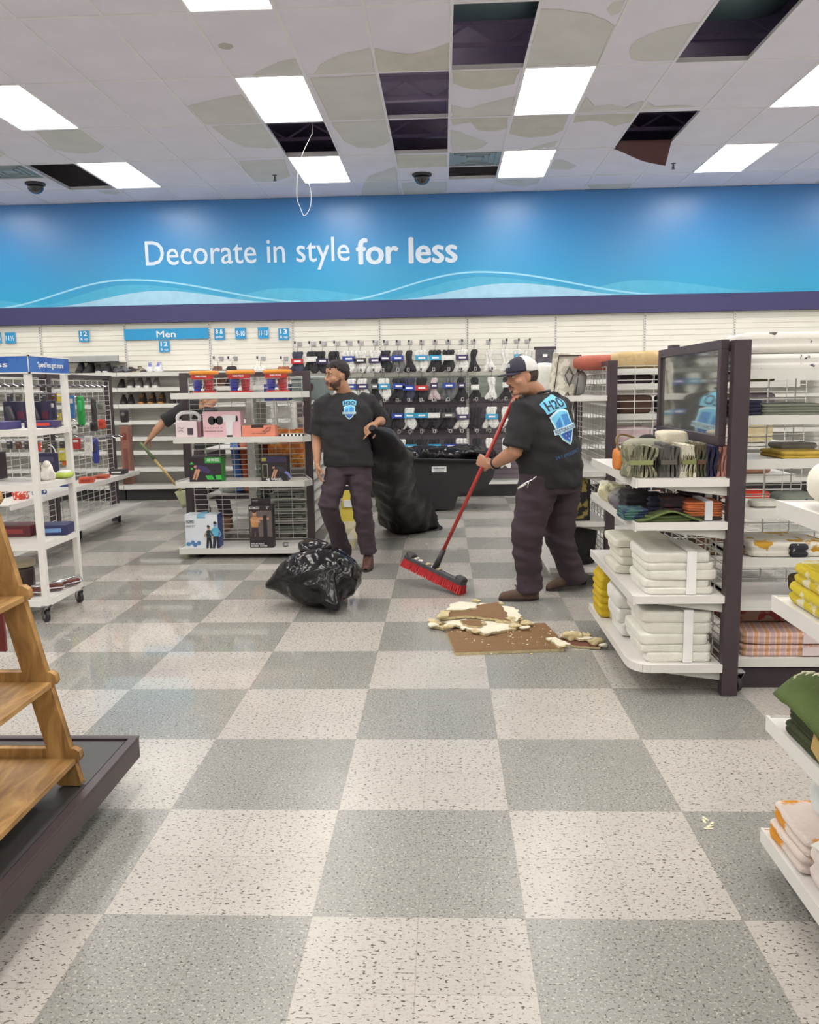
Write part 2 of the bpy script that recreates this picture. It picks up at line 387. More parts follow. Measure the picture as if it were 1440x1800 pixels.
for (i, n), lab in zip(sorted(vents), ('blue-grey square ceiling air vent at the far left beside the dome camera', 'blue-grey ceiling air vent beside the narrow open cell at the centre')):
    x, y = CX + i * W + W / 2, CY + n * D + D / 4
    t = thing('ceiling_vent', lab, 'vent', (x, y, ZC)); v = MB(); v.box(-.29, -.29, .004, .29, .29, .03, ventm); v.build('vent_plate', t)
    v = MB()
    for k in range(3):
        s_ = .24 - k * .07
        for a in ((-s_, -s_, s_, -s_ + .012), (-s_, s_ - .012, s_, s_), (-s_, -s_, -s_ + .012, s_), (s_ - .012, -s_, s_, s_)): v.box(a[0], a[1], -.008, a[2], a[3], .006, ventm)
    v.build('louver', t)
# dome cameras
for (u, v_), lab in (((742, 306), 'black dome security camera on the ceiling near the centre, above the banner'), ((62, 322), 'black dome security camera at the far left of the ceiling')):
    p = P(u, v_, Z=ZC)
    t = thing('security_camera', lab, 'security camera', p)
    MB().lathe([(.001, 0), (.12, 0), (.12, -.02), (.105, -.03), (.001, -.03)], (0, 0, 0), M((60, 58, 66), .4), 28).build('camera_base', t, True)
    MB().lathe([(.1, -.03), (.095, -.07), (.07, -.105), (.035, -.125), (.001, -.13)], (0, 0, 0), M((22, 22, 26), .1, coat=1), 28).build('camera_dome', t, True)
for (u, v_), lab in (((483, 308), 'small fire sprinkler head hanging from the stained ceiling at the left of centre'), ((1184, 287), 'small fire sprinkler head on the ceiling beside the broken tile')):
    p = P(u, v_, Z=ZC); t = thing('sprinkler_head', lab, 'sprinkler', p)
    MB().lathe([(.03, 0), (.03, -.004), (.008, -.006), (.008, -.04), (.012, -.045), (.004, -.06), (.022, -.062), (.022, -.066), (.001, -.067)], (0, 0, 0), M((90, 85, 85), .4, .6), 12).build('sprinkler_body', t)
    MB().tube([(-.012, 0, -.02), (-.018, 0, -.045), (0, 0, -.062), (.018, 0, -.045), (.012, 0, -.02)], .003, chrome, 6).build('sprinkler_arm', t)
# broken tile drooping out of its cell
x, y = CX + 3 * W, CY + 1 * D
bt = MB((x + .3, y + 1.1, ZC)); gg = []; tilb = M((92, 60, 62), .9, key='tile_back')
for a in range(13):
    row = []
    for b_ in range(8):
        s_ = a / 12; q = b_ / 7
        xx = x + .01 + s_ * .58; dr = -.30 * q * (0.25 + 1.0 * s_ ** .7) * math.sin(min(1, s_ * 1.3 + .12) * 1.57)
        row.append(Vector((xx, y + D * .84 + q * .24, ZC + dr * .55 + .012)))
    gg.append(row)
bt.surf(gg, tilb); tag(bt.build('broken_ceiling_tile', None, True, solid=.012), 'torn brown-backed ceiling tile drooping from an open cell at the right', 'ceiling tile')
# hanging wires
hw = MB(); z0 = ZC + .1
tops = P(549, 217, Z=ZC)
def wirepts(l, Y): return [P(u, v, Y=Y) for u, v in l]
Yw = tops.y
def smoothp(pts, n=8):
    out = []; N = len(pts)
    for i in range(N - 1):
        p0, p1, p2, p3 = pts[max(i - 1, 0)], pts[i], pts[i + 1], pts[min(i + 2, N - 1)]
        for k in range(n):
            t = k / n; out.append(.5 * ((2 * p1) + (p2 - p0) * t + (2 * p0 - 5 * p1 + 4 * p2 - p3) * t * t + (3 * p1 - p0 - 3 * p2 + p3) * t ** 3))
    out.append(pts[-1]); return out
wpts = [tops + Vector((0, .1, .59))] + [P(*q, Y=Yw + .1) for q in ((549, 225), (546, 240), (533, 268), (524, 300), (522, 345), (528, 365), (535, 379), (545, 365), (547, 340), (540, 315), (530, 300))]
tag(MB(tops).tube(smoothp(wpts), .0024, M((235, 232, 225), .4), 6).build('hanging_wire', None, True), 'thin white wire looping down from an open ceiling cell in front of the blue banner', 'wire')
# ---------------------------------------------------------------- banner and navy trim
YB = 11.80
def banner_mat():
    m = bpy.data.materials.new('banner_print'); m.use_nodes = True; nt = m.node_tree; N = nt.nodes.new; K = nt.links.new; b = nt.nodes['Principled BSDF']
    tc = N('ShaderNodeTexCoord'); s = N('ShaderNodeSeparateXYZ'); K(tc.outputs['Object'], s.inputs[0])
    n = N('ShaderNodeTexNoise'); n.inputs['Scale'].default_value = .55; n.inputs['Detail'].default_value = 1; K(tc.outputs['Object'], n.inputs[0])
    a = N('ShaderNodeMath'); a.operation = 'MULTIPLY_ADD'; K(n.outputs[0], a.inputs[0]); a.inputs[1].default_value = .45; K(s.outputs[2], a.inputs[2])
    mr = N('ShaderNodeMapRange'); K(a.outputs[0], mr.inputs[0]); mr.inputs[1].default_value = .1; mr.inputs[2].default_value = 1.65
    r = N('ShaderNodeValToRGB'); K(mr.outputs[0], r.inputs[0])
    e = r.color_ramp.elements; e[0].position = 0; e[0].color = L((46, 166, 208)); e[1].position = 1; e[1].color = L((78, 134, 198))
    q = e.new(.4); q.color = L((52, 150, 206)); q = e.new(.7); q.color = L((62, 138, 202))
    K(r.outputs[0], b.inputs['Base Color']); b.inputs['Roughness'].default_value = .34; b.inputs['Specular IOR Level'].default_value = .5
    return m
bn = thing('wall_banner', 'wide glossy blue banner with white waves and slogan running along the back wall', 'banner', (-.55, YB, 2.712))
MB((-.55, YB, 2.712)).box(X0 + .01, YB, 2.712, X1 - .01, YW - .01, ZC - .004, banner_mat()).build('printed_panel', bn)
def wave(u0, u1, uc, h, m, name, band=None, z0=0.004, dy=.002, sk=1.0):
    for k in range(-2, 3):
        c = -4.52 + 4.88 * k + uc; up = []; lo = []
        for i in range(41):
            t = i / 40; x = c + u0 + (u1 - u0) * t
            s_ = (x - c) / (-u0 if x < c else u1); z = h * (.5 + .5 * math.cos(math.pi * min(1, abs(s_)))) ** sk
            up.append((x, z)); lo.append((x, max(z0, z - band) if band else z0))
        mb = MB(); vs = []; fs = []
        for (x, z), (x2, zz) in zip(up, lo): vs += [(x + .55, -dy, z + z0), (x + .55, -dy, zz)]
        for i in range(40): fs.append((2 * i + 1, 2 * i + 3, 2 * i + 2, 2 * i))
        vs = [v for v in vs]
        if c + u0 > X0 + .1 and c + u1 < X1 - .1: mb.add(vs, fs, m); mb.build(name, bn)
wave(-1.2, 1.9, 2.3, .19, M((75, 175, 214), .3, key='wave_mid'), 'printed_wave', dy=.0015)
wave(-1.5, 2.2, .15, .28, M((70, 172, 212), .3), 'printed_wave', dy=.002)
wave(-1.6, 1.75, .55, .19, M((160, 206, 232), .3, key='wave_light'), 'printed_wave', dy=.0025)
wave(-2.0, 2.7, .1, .36, M((150, 214, 240), .3), 'printed_line', band=.02, dy=.003)
lw = M((214, 226, 240), .4, var=.0, key='white_print')
a = P(257, 468, Y=YB); b_ = P(615, 459, Y=YB)
text('Decorate in style', .345, lw, bn, (a.x + .55, -.002, a.z - 2.712 + .01), width=b_.x - a.x, bold=.004)
a = P(628, 458, Y=YB); b_ = P(803, 456, Y=YB)
text('for less', .355, lw, bn, (a.x + .55, -.002, 3.275 - 2.712 - .07), width=b_.x - a.x, bold=.028)
struct(MB().box(X0 + .01, YB - .02, 2.475, X1 - .01, YW - .01, 2.711, M((60, 58, 104), .5, var=.03, key='navy_trim')).build('trim_1'))
# ---------------------------------------------------------------- gondola wall
lowp = M((166, 172, 164), .6, var=.04, vs=3, key='grey_back_panel')
lowshade = M((104, 94, 102), .6, var=.04, key='shaded_back_panel'); lip = M((214, 213, 208), .4, var=.02, key='shelf_lip'); kickm = M((38, 36, 38), .5, key='kick')
YP = 11.86
seams = [-6.93, -5.715, -4.495, -3.285, -2.100, -.878, .345, 1.568, 2.79, 4.01, 5.23]
WB = 'bays of the white shelving wall'
bayname = ['far left', 'left, with three shoe sizes signs', 'left, holding the shoes below the long blue sign', 'behind the endcap, below four small size signs', 'left sock wall bay behind the man with the bag', 'middle sock wall bay', 'right sock wall bay behind the capped man', 'behind the white pillows shelf', 'right, behind the mirror', 'far right']
bayname = ['white shelving wall bay at the left edge of the photo', 'white shelving wall bay below the small sign for size 12 and up', 'white shoe shelving wall bay below the long blue Men sign', 'white shelving wall bay below the four small size signs in a row',
           'slatted wall bay with sock hooks behind the man with the bag', 'slatted wall bay with sock hooks between the two men', 'slatted wall bay with sock hooks behind the man in the cap', 'white slatted wall bay above the rust and tan cushions', 'white slatted wall bay above the framed mirror', 'white slatted wall bay at the right edge of the photo']
shelfz = [1.782, 1.573, 1.348, 1.121, .893, .70, .464, .216]
bays = []
for k in range(10):
    x0, x1 = seams[k], seams[k + 1]
    t = thing('wall_shelving', bayname[k], 'shelving', ((x0 + x1) / 2, YP, 0), 0, WB); bays.append(t)
    mb = MB(t.location)
    zs = 1.66 if k >= 4 else 1.80
    z = zs
    # slats with real grooves
    prof = []
    while z < 2.475 - .01:
        z2 = min(z + .072, 2.475)
        prof += [(0, z + .004), (-.008, z + .009), (-.008, z2 - .003), (0, z2 - .001)]; z = z2
    vs = []; fs = []
    for y, zz in prof: vs += [(x0 + .018, YP + y, zz), (x1 - .018, YP + y, zz)]
    for i in range(len(prof) - 1): fs.append((2 * i, 2 * i + 1, 2 * i + 3, 2 * i + 2))
    mb.add(vs, fs, offw); mb.box(x0, YP + .002, zs, x1, YP + .02, 2.475, offw); mb.build('slat_panel', t)
    mb = MB(t.location); z = .2; prof = []
    while z < zs - .01:
        z2 = min(z + .072, zs); prof += [(0, z + .004), (-.006, z + .008), (-.006, z2 - .004), (0, z2)]; z = z2
    vs = []; fs = []
    for y, zz in prof: vs += [(x0 + .018, YP + y, zz), (x1 - .018, YP + y, zz)]
    for i in range(len(prof) - 1): fs.append((2 * i, 2 * i + 1, 2 * i + 3, 2 * i + 2))
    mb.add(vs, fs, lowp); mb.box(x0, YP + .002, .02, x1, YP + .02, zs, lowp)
    if 4 <= k <= 6: mb.m = [mb.mi(lowshade) if f[2] < len(vs) and mb.v[f[2]].z < 1.38 else i for f, i in zip(mb.f, mb.m)]; mb.build('lower_panel', t)  # sock bays: shade behind the hooks put into the lower slats' colour
    mb = MB(t.location); mb.box(x0 - .017, YP - .02, .02, x0 + .017, YP + .02, 2.475, lip)
    for q in range(60): mb.box(x0 - .004, YP - .022, .3 + q * .036, x0 + .004, YP - .018, .318 + q * .036, black)
    mb.build('upright', t)
    mb = MB(t.location); mb.box(x0 + .01, 11.50, 0.0, x1 - .01, YP, .17, kickm); mb.build('kick_base', t)
    if k < 4 or k >= 7:
        for z in (shelfz if k != 1 else shelfz):
            mb = MB(t.location); mb.box(x0 + .004, 11.44, z - .012, x1 - .004, YP - .01, z, white); mb.box(x0 + .004, 11.435, z - .055, x1 - .004, 11.45, z, lip)
            mb.build('shelf', t)
    else:
        mb = MB(t.location); mb.box(x0 + .004, 11.48, .17, x1 - .004, YP - .01, .185, white); mb.build('shelf', t)
    if k == 1:
        mb = MB(t.location); mb.box(x0 + .004, 11.56, 1.93, x1 - .004, 11.58, 2.02, M((170, 172, 170), .4)); mb.box(x0 + .004, 11.56, 1.93, x1 - .004, YP - .01, 1.94, white); mb.build('shelf_bin', t)
# size signs
blue = M((40, 150, 205), .4, var=.03, key='sign_blue'); prt = M((238, 240, 242), .4, var=0, key='white_print2')
def sizesign(u, v, lines, lab, wd=.15, hh=.155, Y=11.83):
    p = P(u, v, Y=Y); t = thing('size_sign', lab, 'sign', (p.x, Y, p.z), 0, 'blue size signs on the shelving wall')
    MB().box(-wd / 2, -.004, -hh / 2, wd / 2, 0, hh / 2, blue).build('sign_card', t)
    if len(lines) == 1: text(lines[0], hh * .46, prt, t, (0, -.006, -hh * .23), width=wd * .8, bold=.02, align='CENTER')
    else:
        text(lines[0], hh * .42, prt, t, (0, -.006, hh * .02), width=wd * (.62 if len(lines[0]) < 3 else .7), bold=.02, align='CENTER')
        text(lines[1], hh * .24, prt, t, (0, -.006, -hh * .36), width=wd * .72, bold=.01, align='CENTER')
    return t
sizesign(18, 594, ['11½'], 'small blue size sign reading 11½ at the far left')
sizesign(-7, 594, ['11'], 'small blue size sign cut by the left edge of the photo')
sizesign(148, 591, ['12', '& up'], 'small blue sign reading 12 & up on its own, above the black shoes')
sizesign(289, 609, ['12', '& up'], 'small blue sign reading 12 & up hanging below the long Men sign')
sizesign(386, 587, ['8 &', 'under'], 'small blue sign reading 8 & under right of the Men sign')
sizesign(423, 586, ['9-10'], 'small blue sign reading 9-10 between two others')
sizesign(463, 585, ['11-13'], 'small blue sign reading 11-13')
sizesign(499, 587, ['13', '& up'], 'small blue sign reading 13 & up, the rightmost size sign')
a = P(219, 598, Y=11.83); b_ = P(367, 598, Y=11.83)
t = thing('department_sign', 'long blue sign reading Men above the shoe shelves', 'sign', ((a.x + b_.x) / 2, 11.83, a.z)); wd = b_.x - a.x
MB().box(-wd / 2, -.006, 0, wd / 2, 0, .15, blue).build('sign_board', t); text('Men', .095, prt, t, (0.0, -.008, .028), width=.27, bold=.01, align='CENTER')
# ---------------------------------------------------------------- shoes
def shoe(name, lab, loc, rz, col, sole=(225, 223, 218), lace=None, tall=.10, group='shoes on the wall shelves', heel=False):
    """toe points to -Y; 0.28 long"""
    t = thing(name, lab, 'shoe', loc, rz, group); cm_ = M(col, .6, var=.12, vs=30); so = M(sole, .6)
    g = []
    for i in range(15):
        s_ = i / 14; y = -.14 + .28 * s_; hw = .036 + .016 * math.sin(math.pi * min(1, s_ * 1.25)) - (.012 if s_ < .08 else 0)
        top = .045 + (tall - .045) * min(1, max(0, (s_ - .15) / .5)) ** 1.3
        if s_ in (0., 1.): hw *= .55; top *= .75
        row = []
        for k in range(12):
            a = math.pi * k / 11; row.append(Vector((hw * math.cos(a) * (1 - .25 * math.sin(a)), y, .016 + (top - .016) * abs(math.sin(a)) ** .6)))
        g.append(row)
    mb = MB(); mb.surf(g, cm_); mb.build('shoe_upper', t, True)
    mb = MB(); g = []
    for z, k in ((0, 1), (.018, 1.05), (.026, 1.0)):
        row = []
        for i in range(20):
            a = 2 * math.pi * i / 20; y = math.sin(a); row.append(Vector((.047 * k * math.cos(a) * (1 + .1 * -y), .146 * k * y, z)))
        g.append(row)
    mb.surf(g, so, cv=True); mb.add(g[-1], [tuple(range(20))], so); mb.build('shoe_sole', t, True)
    mb = MB(); mb.lathe([(.026, 0), (.034, .004), (.03, .012), (.022, .008)], (0, .085, tall * .93), M(tuple(max(0, c - 25) for c in col), .7), 12, sq=(.85, 1.4)); mb.build('shoe_collar', t, True)
    if lace:
        mb = MB()
        for q in range(4):
            y = -.04 + q * .024; z = .062 + (tall - .05) * (.25 + q * .2) * .8
            mb.tube([(-.02, y, z), (0, y - .004, z + .006), (.02, y + .003, z)], .0045, M(lace, .6), 5)
        mb.build('shoe_lace', t)
    return t
def shoes_row(z, items):
    for u, nm, lab, col, sole, lace, tall, rz in items:
        p = P(u, 650, Y=11.60); shoe(nm, lab, (p.x, 11.60, z), rz, col, sole, lace, tall)
B1 = (45, 42, 44)
shoes_row(1.782, [(141, 'ankle_boot', 'black boot, leftmost shoe on the top shoe shelf', B1, (60, 58, 58), None, .17, .1), (156, 'ankle_boot', 'black boot, second from the left on the top shoe shelf', B1, (60, 58, 58), None, .17, -.1),
 (173, 'sneaker', 'black sneaker with pale sole beside the two black boots', (52, 50, 56), (215, 213, 208), None, .12, .35), (188, 'sneaker', 'black sneaker with pale sole, right one of its pair on the top shelf', (52, 50, 56), (215, 213, 208), None, .13, .1),
 (207, 'casual_shoe', 'dark grey flat shoe on the top shelf, left of its pair', (92, 92, 98), (50, 48, 50), None, .08, .8), (221, 'casual_shoe', 'dark grey flat shoe on the top shelf, right of its pair', (100, 100, 106), (50, 48, 50), None, .09, .8),
 (236, 'sandal', 'black and cream sandal on the top shelf, left of its pair', (60, 54, 50), (190, 180, 160), None, .07, .9), (249, 'sandal', 'black and cream sandal on the top shelf beside the white trainers', (150, 140, 118), (60, 55, 52), None, .08, .6),
 (264, 'sneaker', 'white sneaker with bright blue laces, left of its pair', (228, 228, 232), (235, 235, 235), (50, 50, 190), .14, .3), (279, 'sneaker', 'white sneaker with bright blue laces, rightmost on the top shelf', (228, 228, 232), (235, 235, 235), (50, 50, 190), .14, .1)])
shoes_row(1.573, [(212, 'casual_shoe', 'black shoe on the second shelf, left end', B1, B1, None, .12, .2)] + [(229 + 14.5 * k, 'sneaker', 'grey sneaker with white sole on the second shelf, %s of four' % ['first', 'second', 'third', 'fourth'][k], (112 + 6 * k, 108 + 5 * k, 110 + 5 * k), (228, 226, 222), None, .13, .15) for k in range(4)])
shoes_row(1.348, [(214 + 13 * k, 'casual_shoe', 'black shoe on the third shoe shelf, %s from the left' % ['first', 'second'][k], (50, 47, 50), (66, 62, 64), None, .13, .3) for k in range(2)] +
 [(247 + 17 * k, 'ankle_boot', 'black boot with tan toe on the third shoe shelf, %s of three' % ['left', 'middle', 'right'][k], (58, 50, 46), (180, 130, 70), (180, 130, 70), .15, .1) for k in range(3)] + [(300 + 15 * k, 'casual_shoe', 'black shoe at the right end of the third shoe shelf, %s one' % ['left', 'right'][k], (48, 45, 46), (60, 56, 56), None, .1, .3) for k in range(2)])
# tan toe caps for the boots are on their uppers' front
# ---------------------------------------------------------------- socks on hooks
hookm = chrome
ordn = ['first', 'second', 'third', 'fourth', 'fifth', 'sixth', 'seventh', 'eighth', 'ninth', 'tenth', 'eleventh', 'twelfth', 'thirteenth', 'fourteenth', 'fifteenth', 'sixteenth', 'seventeenth', 'eighteenth']
NAMES = {(232, 230, 226): 'white', (52, 50, 54): 'black', (110, 110, 112): 'grey', (70, 72, 92): 'navy', (208, 190, 192): 'pale pink', (44, 64, 120): 'blue', (150, 40, 44): 'red'}
WH, BK, GR, NV, PK = (232, 230, 226), (52, 50, 54), (110, 110, 112), (70, 72, 92), (208, 190, 192)
HB, HD, HR, HN, HW, HG = (60, 160, 205), (44, 70, 160), (190, 50, 50), (60, 48, 90), (226, 225, 222), (90, 110, 100)
hname = {HB: 'light blue', HD: 'blue', HR: 'red', HN: 'purple', HW: 'white', HG: 'green-grey', None: 'no'}
def sock_pack(x, z, col, card, lab, long=0, n=3, seed=0, Y=11.66, name='sock_pack'):
    t = thing(name, lab, 'socks', (x, Y, z), 0, 'sock packs on the wall hooks'); r = random.Random(seed)
    cm_ = M(col, .85, var=.25, vs=40, bump=.3, bs=200)
    h = .30 if not long else .42; w_ = .052 if n > 2 else .035
    for k in range(n if n < 4 else 3):
        xo = (k - (n - 1) / 2) * w_ * .9; mb = MB(); g = []
        for i in range(13):
            s_ = i / 12; zz = -.03 - h * s_; ww = .030 + .008 * math.sin(s_ * 9 + k) + (.012 if s_ > .72 else 0); off = xo * (1 + .35 * (s_ > .5) * s_) + .01 * math.sin(s_ * 5 + k + seed)
            foot = (s_ - .72) * .12 * (1 if k % 2 else -1) if s_ > .72 else 0
            if s_ in (0., 1.): ww *= .55
            row = [Vector((off + foot + ww * math.cos(a), -.015 * k + (.020 if s_ not in (0., 1.) else .01) * math.sin(a), zz)) for a in [2 * math.pi * q / 10 for q in range(10)]]
            g.append(row)
        mb.surf(g, cm_, cv=True); mb.build('sock', t, True)
    if card:
        zc = -.03 - h * (.36 if r.random() < .6 else .45); cw = .085 if n > 2 else .055
        mb = MB(); mb.box(-cw, -.066, zc - .035, cw, -.060, zc + .035, M(card, .5, var=.1, vs=20)); mb.box(-cw, -.062, zc - .035, cw, .03, zc - .033, M(card, .5))
        mb.box(-cw * .5, -.068, zc - .012, cw * .6, -.066, zc + .012, prt); mb.build('card_band', t)
    MB().tube([(0, 0, -.04), (0, -.01, 0), (.008, -.01, .018), (0, -.01, .03)], .003, black, 5).build('hanger', t)
    return t
def hooks(u, v):
    p = P(u, v, Y=11.66); k = max(i for i in range(10) if seams[i] <= p.x)
    mb = MB(bays[k].location); z = p.z + .03
    mb.tube([(p.x, YP - .01, z + .035), (p.x, 11.58, z + .01), (p.x, 11.50, z + .012), (p.x, 11.485, z + .03)], .004, hookm, 5)
    mb.tube([(p.x - .03, YP - .01, z + .06), (p.x - .03, YP - .02, z + .02)], .004, hookm, 5)
    mb.box(p.x - .035, YP - .016, z + .02, p.x + .035, YP - .010, z + .08, chrome)
    mb.box(p.x - .018, 11.470, z + .03, p.x + .018, 11.476, z + .075, M((215, 214, 212), .3)); mb.box(p.x - .012, 11.468, z + .035, p.x + .012, 11.470, z + .07, M((60, 58, 62), .4))
    mb.build('peg_hook', bays[k])
    return p
rows = {0: ('top', 612, [(523, NV, HR, 3), (548, BK, HW, 3), (567, BK, HN, 4), (591, BK, None, 4), (613, WH, HD, 3), (633, WH, BK, 3), (659, WH, HN, 3), (677, BK, HN, 3), (699, GR, HD, 3), (720, BK, None, 2), (741, WH, HB, 3), (765, BK, HB, 3), (788, BK, WH, 3), (812, WH, HN, 3), (833, BK, None, 2), (860, WH, None, 2), (889, WH, None, 2), (910, WH, HB, 2), (929, WH, None, 2)]),
        1: ('second', 661, [(596, WH, HW, 3), (616, WH, HD, 3), (637, WH, HN, 3), (659, BK, GR, 2), (675, WH, HB, 3), (701, BK, HD, 3), (719, NV, HD, 3), (741, BK, HR, 3), (763, PK, HN, 2), (789, GR, HD, 3), (811, BK, HN, 2), (835, BK, HW, 2), (864, WH, None, 2), (890, BK, HW, 2)]),
        2: ('third', 713, [(678, BK, None, 3), (700, BK, HD, 3), (720, WH, HB, 3), (741, BK, HB, 3), (763, BK, HW, 3), (788, BK, GR, 3), (813, WH, HN, 3), (837, BK, None, 3), (864, WH, HB, 3), (888, WH, None, 2)]),
        3: ('fourth', 768, [(703, WH, HB, 3), (722, BK, HB, 3), (742, BK, HD, 3), (764, BK, HB, 3), (792, BK, HD, 3), (812, WH, HN, 3), (838, BK, None, 2), (860, WH, None, 2), (888, WH, None, 2)])}
for q, (rn, v, items) in rows.items():
    for k, (u, col, card, n) in enumerate(items):
        p = hooks(u, v + (u - 700) * -.012)
        cn = NAMES.get(col, 'grey'); hn = hname.get(card, 'dark')
        lab = '%s socks %s on the %s sock row, %s hook from the left' % (cn, ('with %s band' % hn) if card else 'without a band', rn, ordn[min(k, 17)]) if k < 18 else 'white socks without a band at the right end of the top sock row'
        sock_pack(p.x, p.z, col, card, lab, long=(q == 3 and k >= 7), n=n, seed=q * 31 + k)
for k, u in enumerate((383, 408, 458, 499)):
    p = hooks(u, 640); sock_pack(p.x, p.z, [(120, 90, 80), BK, WH, (170, 110, 90)][k], None, 'dark patterned socks seen just above the endcap buckets, %s of four' % ordn[k], n=3, seed=90 + k)
# folded dark shirt pack hanging right of the cap, stuffed things around
p = P(958, 612, Y=11.6); t = thing('clothing_pack', 'dark grey folded garment pack hanging right of the man in the cap', 'clothing pack', (p.x, 11.6, p.z))
MB().box(-.13, -.03, -.33, .13, .0, -.02, M((86, 84, 94), .6, var=.2, vs=20)).build('folded_garment', t, bevel=.01); MB().box(-.15, -.02, -.02, .15, 0, .02, M((60, 52, 58), .5)).build('hanger', t); MB().box(-.03, -.034, -.12, .03, -.03, -.08, prt).build('label', t)
# ---------------------------------------------------------------- fixtures
def wirex(mb, x, y0, y1, z0, z1, dh=.05, dv=.15, r=.0024, m=wire):      # panel in the YZ plane
    n = max(1, round((z1 - z0) / dh))
    for i in range(n + 1): z = z0 + (z1 - z0) * i / n; mb.box(x - r, y0, z - r, x + r, y1, z + r, m)
    n = max(1, round((y1 - y0) / dv))
    for i in range(n + 1): y = y0 + (y1 - y0) * i / n; mb.box(x + r, y - r, z0, x + 3 * r, y + r, z1, m)
def wirey(mb, y, x0, x1, z0, z1, dh=.05, dv=.15, r=.0024, m=wire):
    n = max(1, round((z1 - z0) / dh))
    for i in range(n + 1): z = z0 + (z1 - z0) * i / n; mb.box(x0, y - r, z - r, x1, y + r, z + r, m)
    n = max(1, round((x1 - x0) / dv))
    for i in range(n + 1): x = x0 + (x1 - x0) * i / n; mb.box(x - r, y + r, z0, x + r, y + 3 * r, z1, m)
def wheel(par, x, y, r=.045, rz=0, name='caster'):
    c = Matrix.Rotation(rz, 3, 'Z'); mb = MB(par.location); o = Vector((x, y, 0))
    mb.cbox(o + Vector((0, 0, 2 * r + .03)), (.05, .05, .006), chrome)
    for s_ in (-1, 1):
        mb.prism([o + c @ Vector((s_ * .018, -.025, 2 * r + .028)), o + c @ Vector((s_ * .018, .025, 2 * r + .028)), o + c @ Vector((s_ * .018, .012 + .02, r - .01)), o + c @ Vector((s_ * .018, .02, r - .01))], c @ Vector((s_ * .003, 0, 0)), chrome)
    w_ = mb.build(name, par)
    mb = MB(par.location); ax = c @ Vector((.014, 0, 0)); ct = o + c @ Vector((0, .02, r))
    mb.tube([ct - ax, ct - ax * .8, ct + ax * .8, ct + ax], [r * .8, r, r, r * .8], M((42, 40, 44), .5), 20)
    mb.tube([ct - ax * 1.1, ct + ax * 1.1], r * .45, M((150, 150, 155), .4), 12); mb.build('wheel', w_)
# wooden ladder shelf on the dark platform ------------------------------------
platm = M((58, 56, 56), .45, var=.08, vs=4, key='platform_top'); plats = M((62, 50, 54), .4, var=.06, key='platform_side')
pl = thing('display_platform', 'low dark rectangular display platform on the floor at the left', 'platform', (-2.0, 2.2, 0))
mb = MB(pl.location); mb.box(-3.2, 1.0, .115, -1.175, 2.975, .192, plats); mb.build('platform_deck', pl, bevel=.003)
mb = MB(pl.location); mb.box(-3.17, 1.03, .192, -1.215, 2.935, .194, platm); mb.build('platform_top', pl)
mb = MB(pl.location)
for a in ((-3.2, 1.0, -1.175, 1.03), (-3.2, 2.945, -1.175, 2.975), (-3.2, 1.03, -3.17, 2.945), (-1.205, 1.03, -1.175, 2.945)): mb.box(a[0], a[1], .192, a[2], a[3], .201, plats)
mb.build('platform_rim', pl)
mb = MB(pl.location); mb.box(-3.1, 1.12, 0, -1.30, 2.85, .115, M((40, 34, 37), .6)); mb.build('platform_base', pl)
def wood_mat():
    m = bpy.data.materials.new('mango_wood'); m.use_nodes = True; nt = m.node_tree; N = nt.nodes.new; K = nt.links.new; b = nt.nodes['Principled BSDF']
    tc = N('ShaderNodeTexCoord'); mp = N('ShaderNodeMapping'); K(tc.outputs['Object'], mp.inputs[0]); mp.inputs['Scale'].default_value = (5, 1.2, 1.4)
    n = N('ShaderNodeTexNoise'); n.inputs['Scale'].default_value = 3.5; n.inputs['Detail'].default_value = 7; n.inputs['Distortion'].default_value = 1.6; K(mp.outputs[0], n.inputs[0])
    r = N('ShaderNodeValToRGB'); K(n.outputs[0], r.inputs[0]); e = r.color_ramp.elements
    e[0].position = .25; e[0].color = L((116, 84, 48)); e[1].position = .75; e[1].color = L((196, 158, 100)); q = e.new(.5); q.color = L((164, 124, 72))
    K(r.outputs[0], b.inputs['Base Color']); b.inputs['Roughness'].default_value = .5
    bp = N('ShaderNodeBump'); bp.inputs['Strength'].default_value = .2; bp.inputs['Distance'].default_value = .004; K(n.outputs[0], bp.inputs['Height']); K(bp.outputs[0], b.inputs['Normal'])
    return m
wood = wood_mat()
ld = thing('ladder_shelf', 'tall leaning wooden ladder shelf standing on the dark platform at the left', 'ladder shelf', (-1.5, 2.3, .201))
foot, topv = Vector((-1.225, 2.585, .201)), Vector((-1.475, 2.585, 1.30))
dr = (topv - foot)
for y in (2.585, 2.035):
    mb = MB(ld.location); f0 = Vector((foot.x, y, foot.z)); e_ = f0 + dr * 1.35
    # plank rail: wide along X, thin in Y, cut flat at the foot
    mb.prism([f0 + Vector((-.075, -.013, 0)), f0 + Vector((.0, -.013, 0)), e_ + Vector((0, -.013, 0)), e_ + Vector((-.075, -.013, 0))], (0, .026, 0), wood)
    mb.build('side_rail', ld, bevel=.003)
def railx(z): return foot.x + dr.x * (z - foot.z) / dr.z
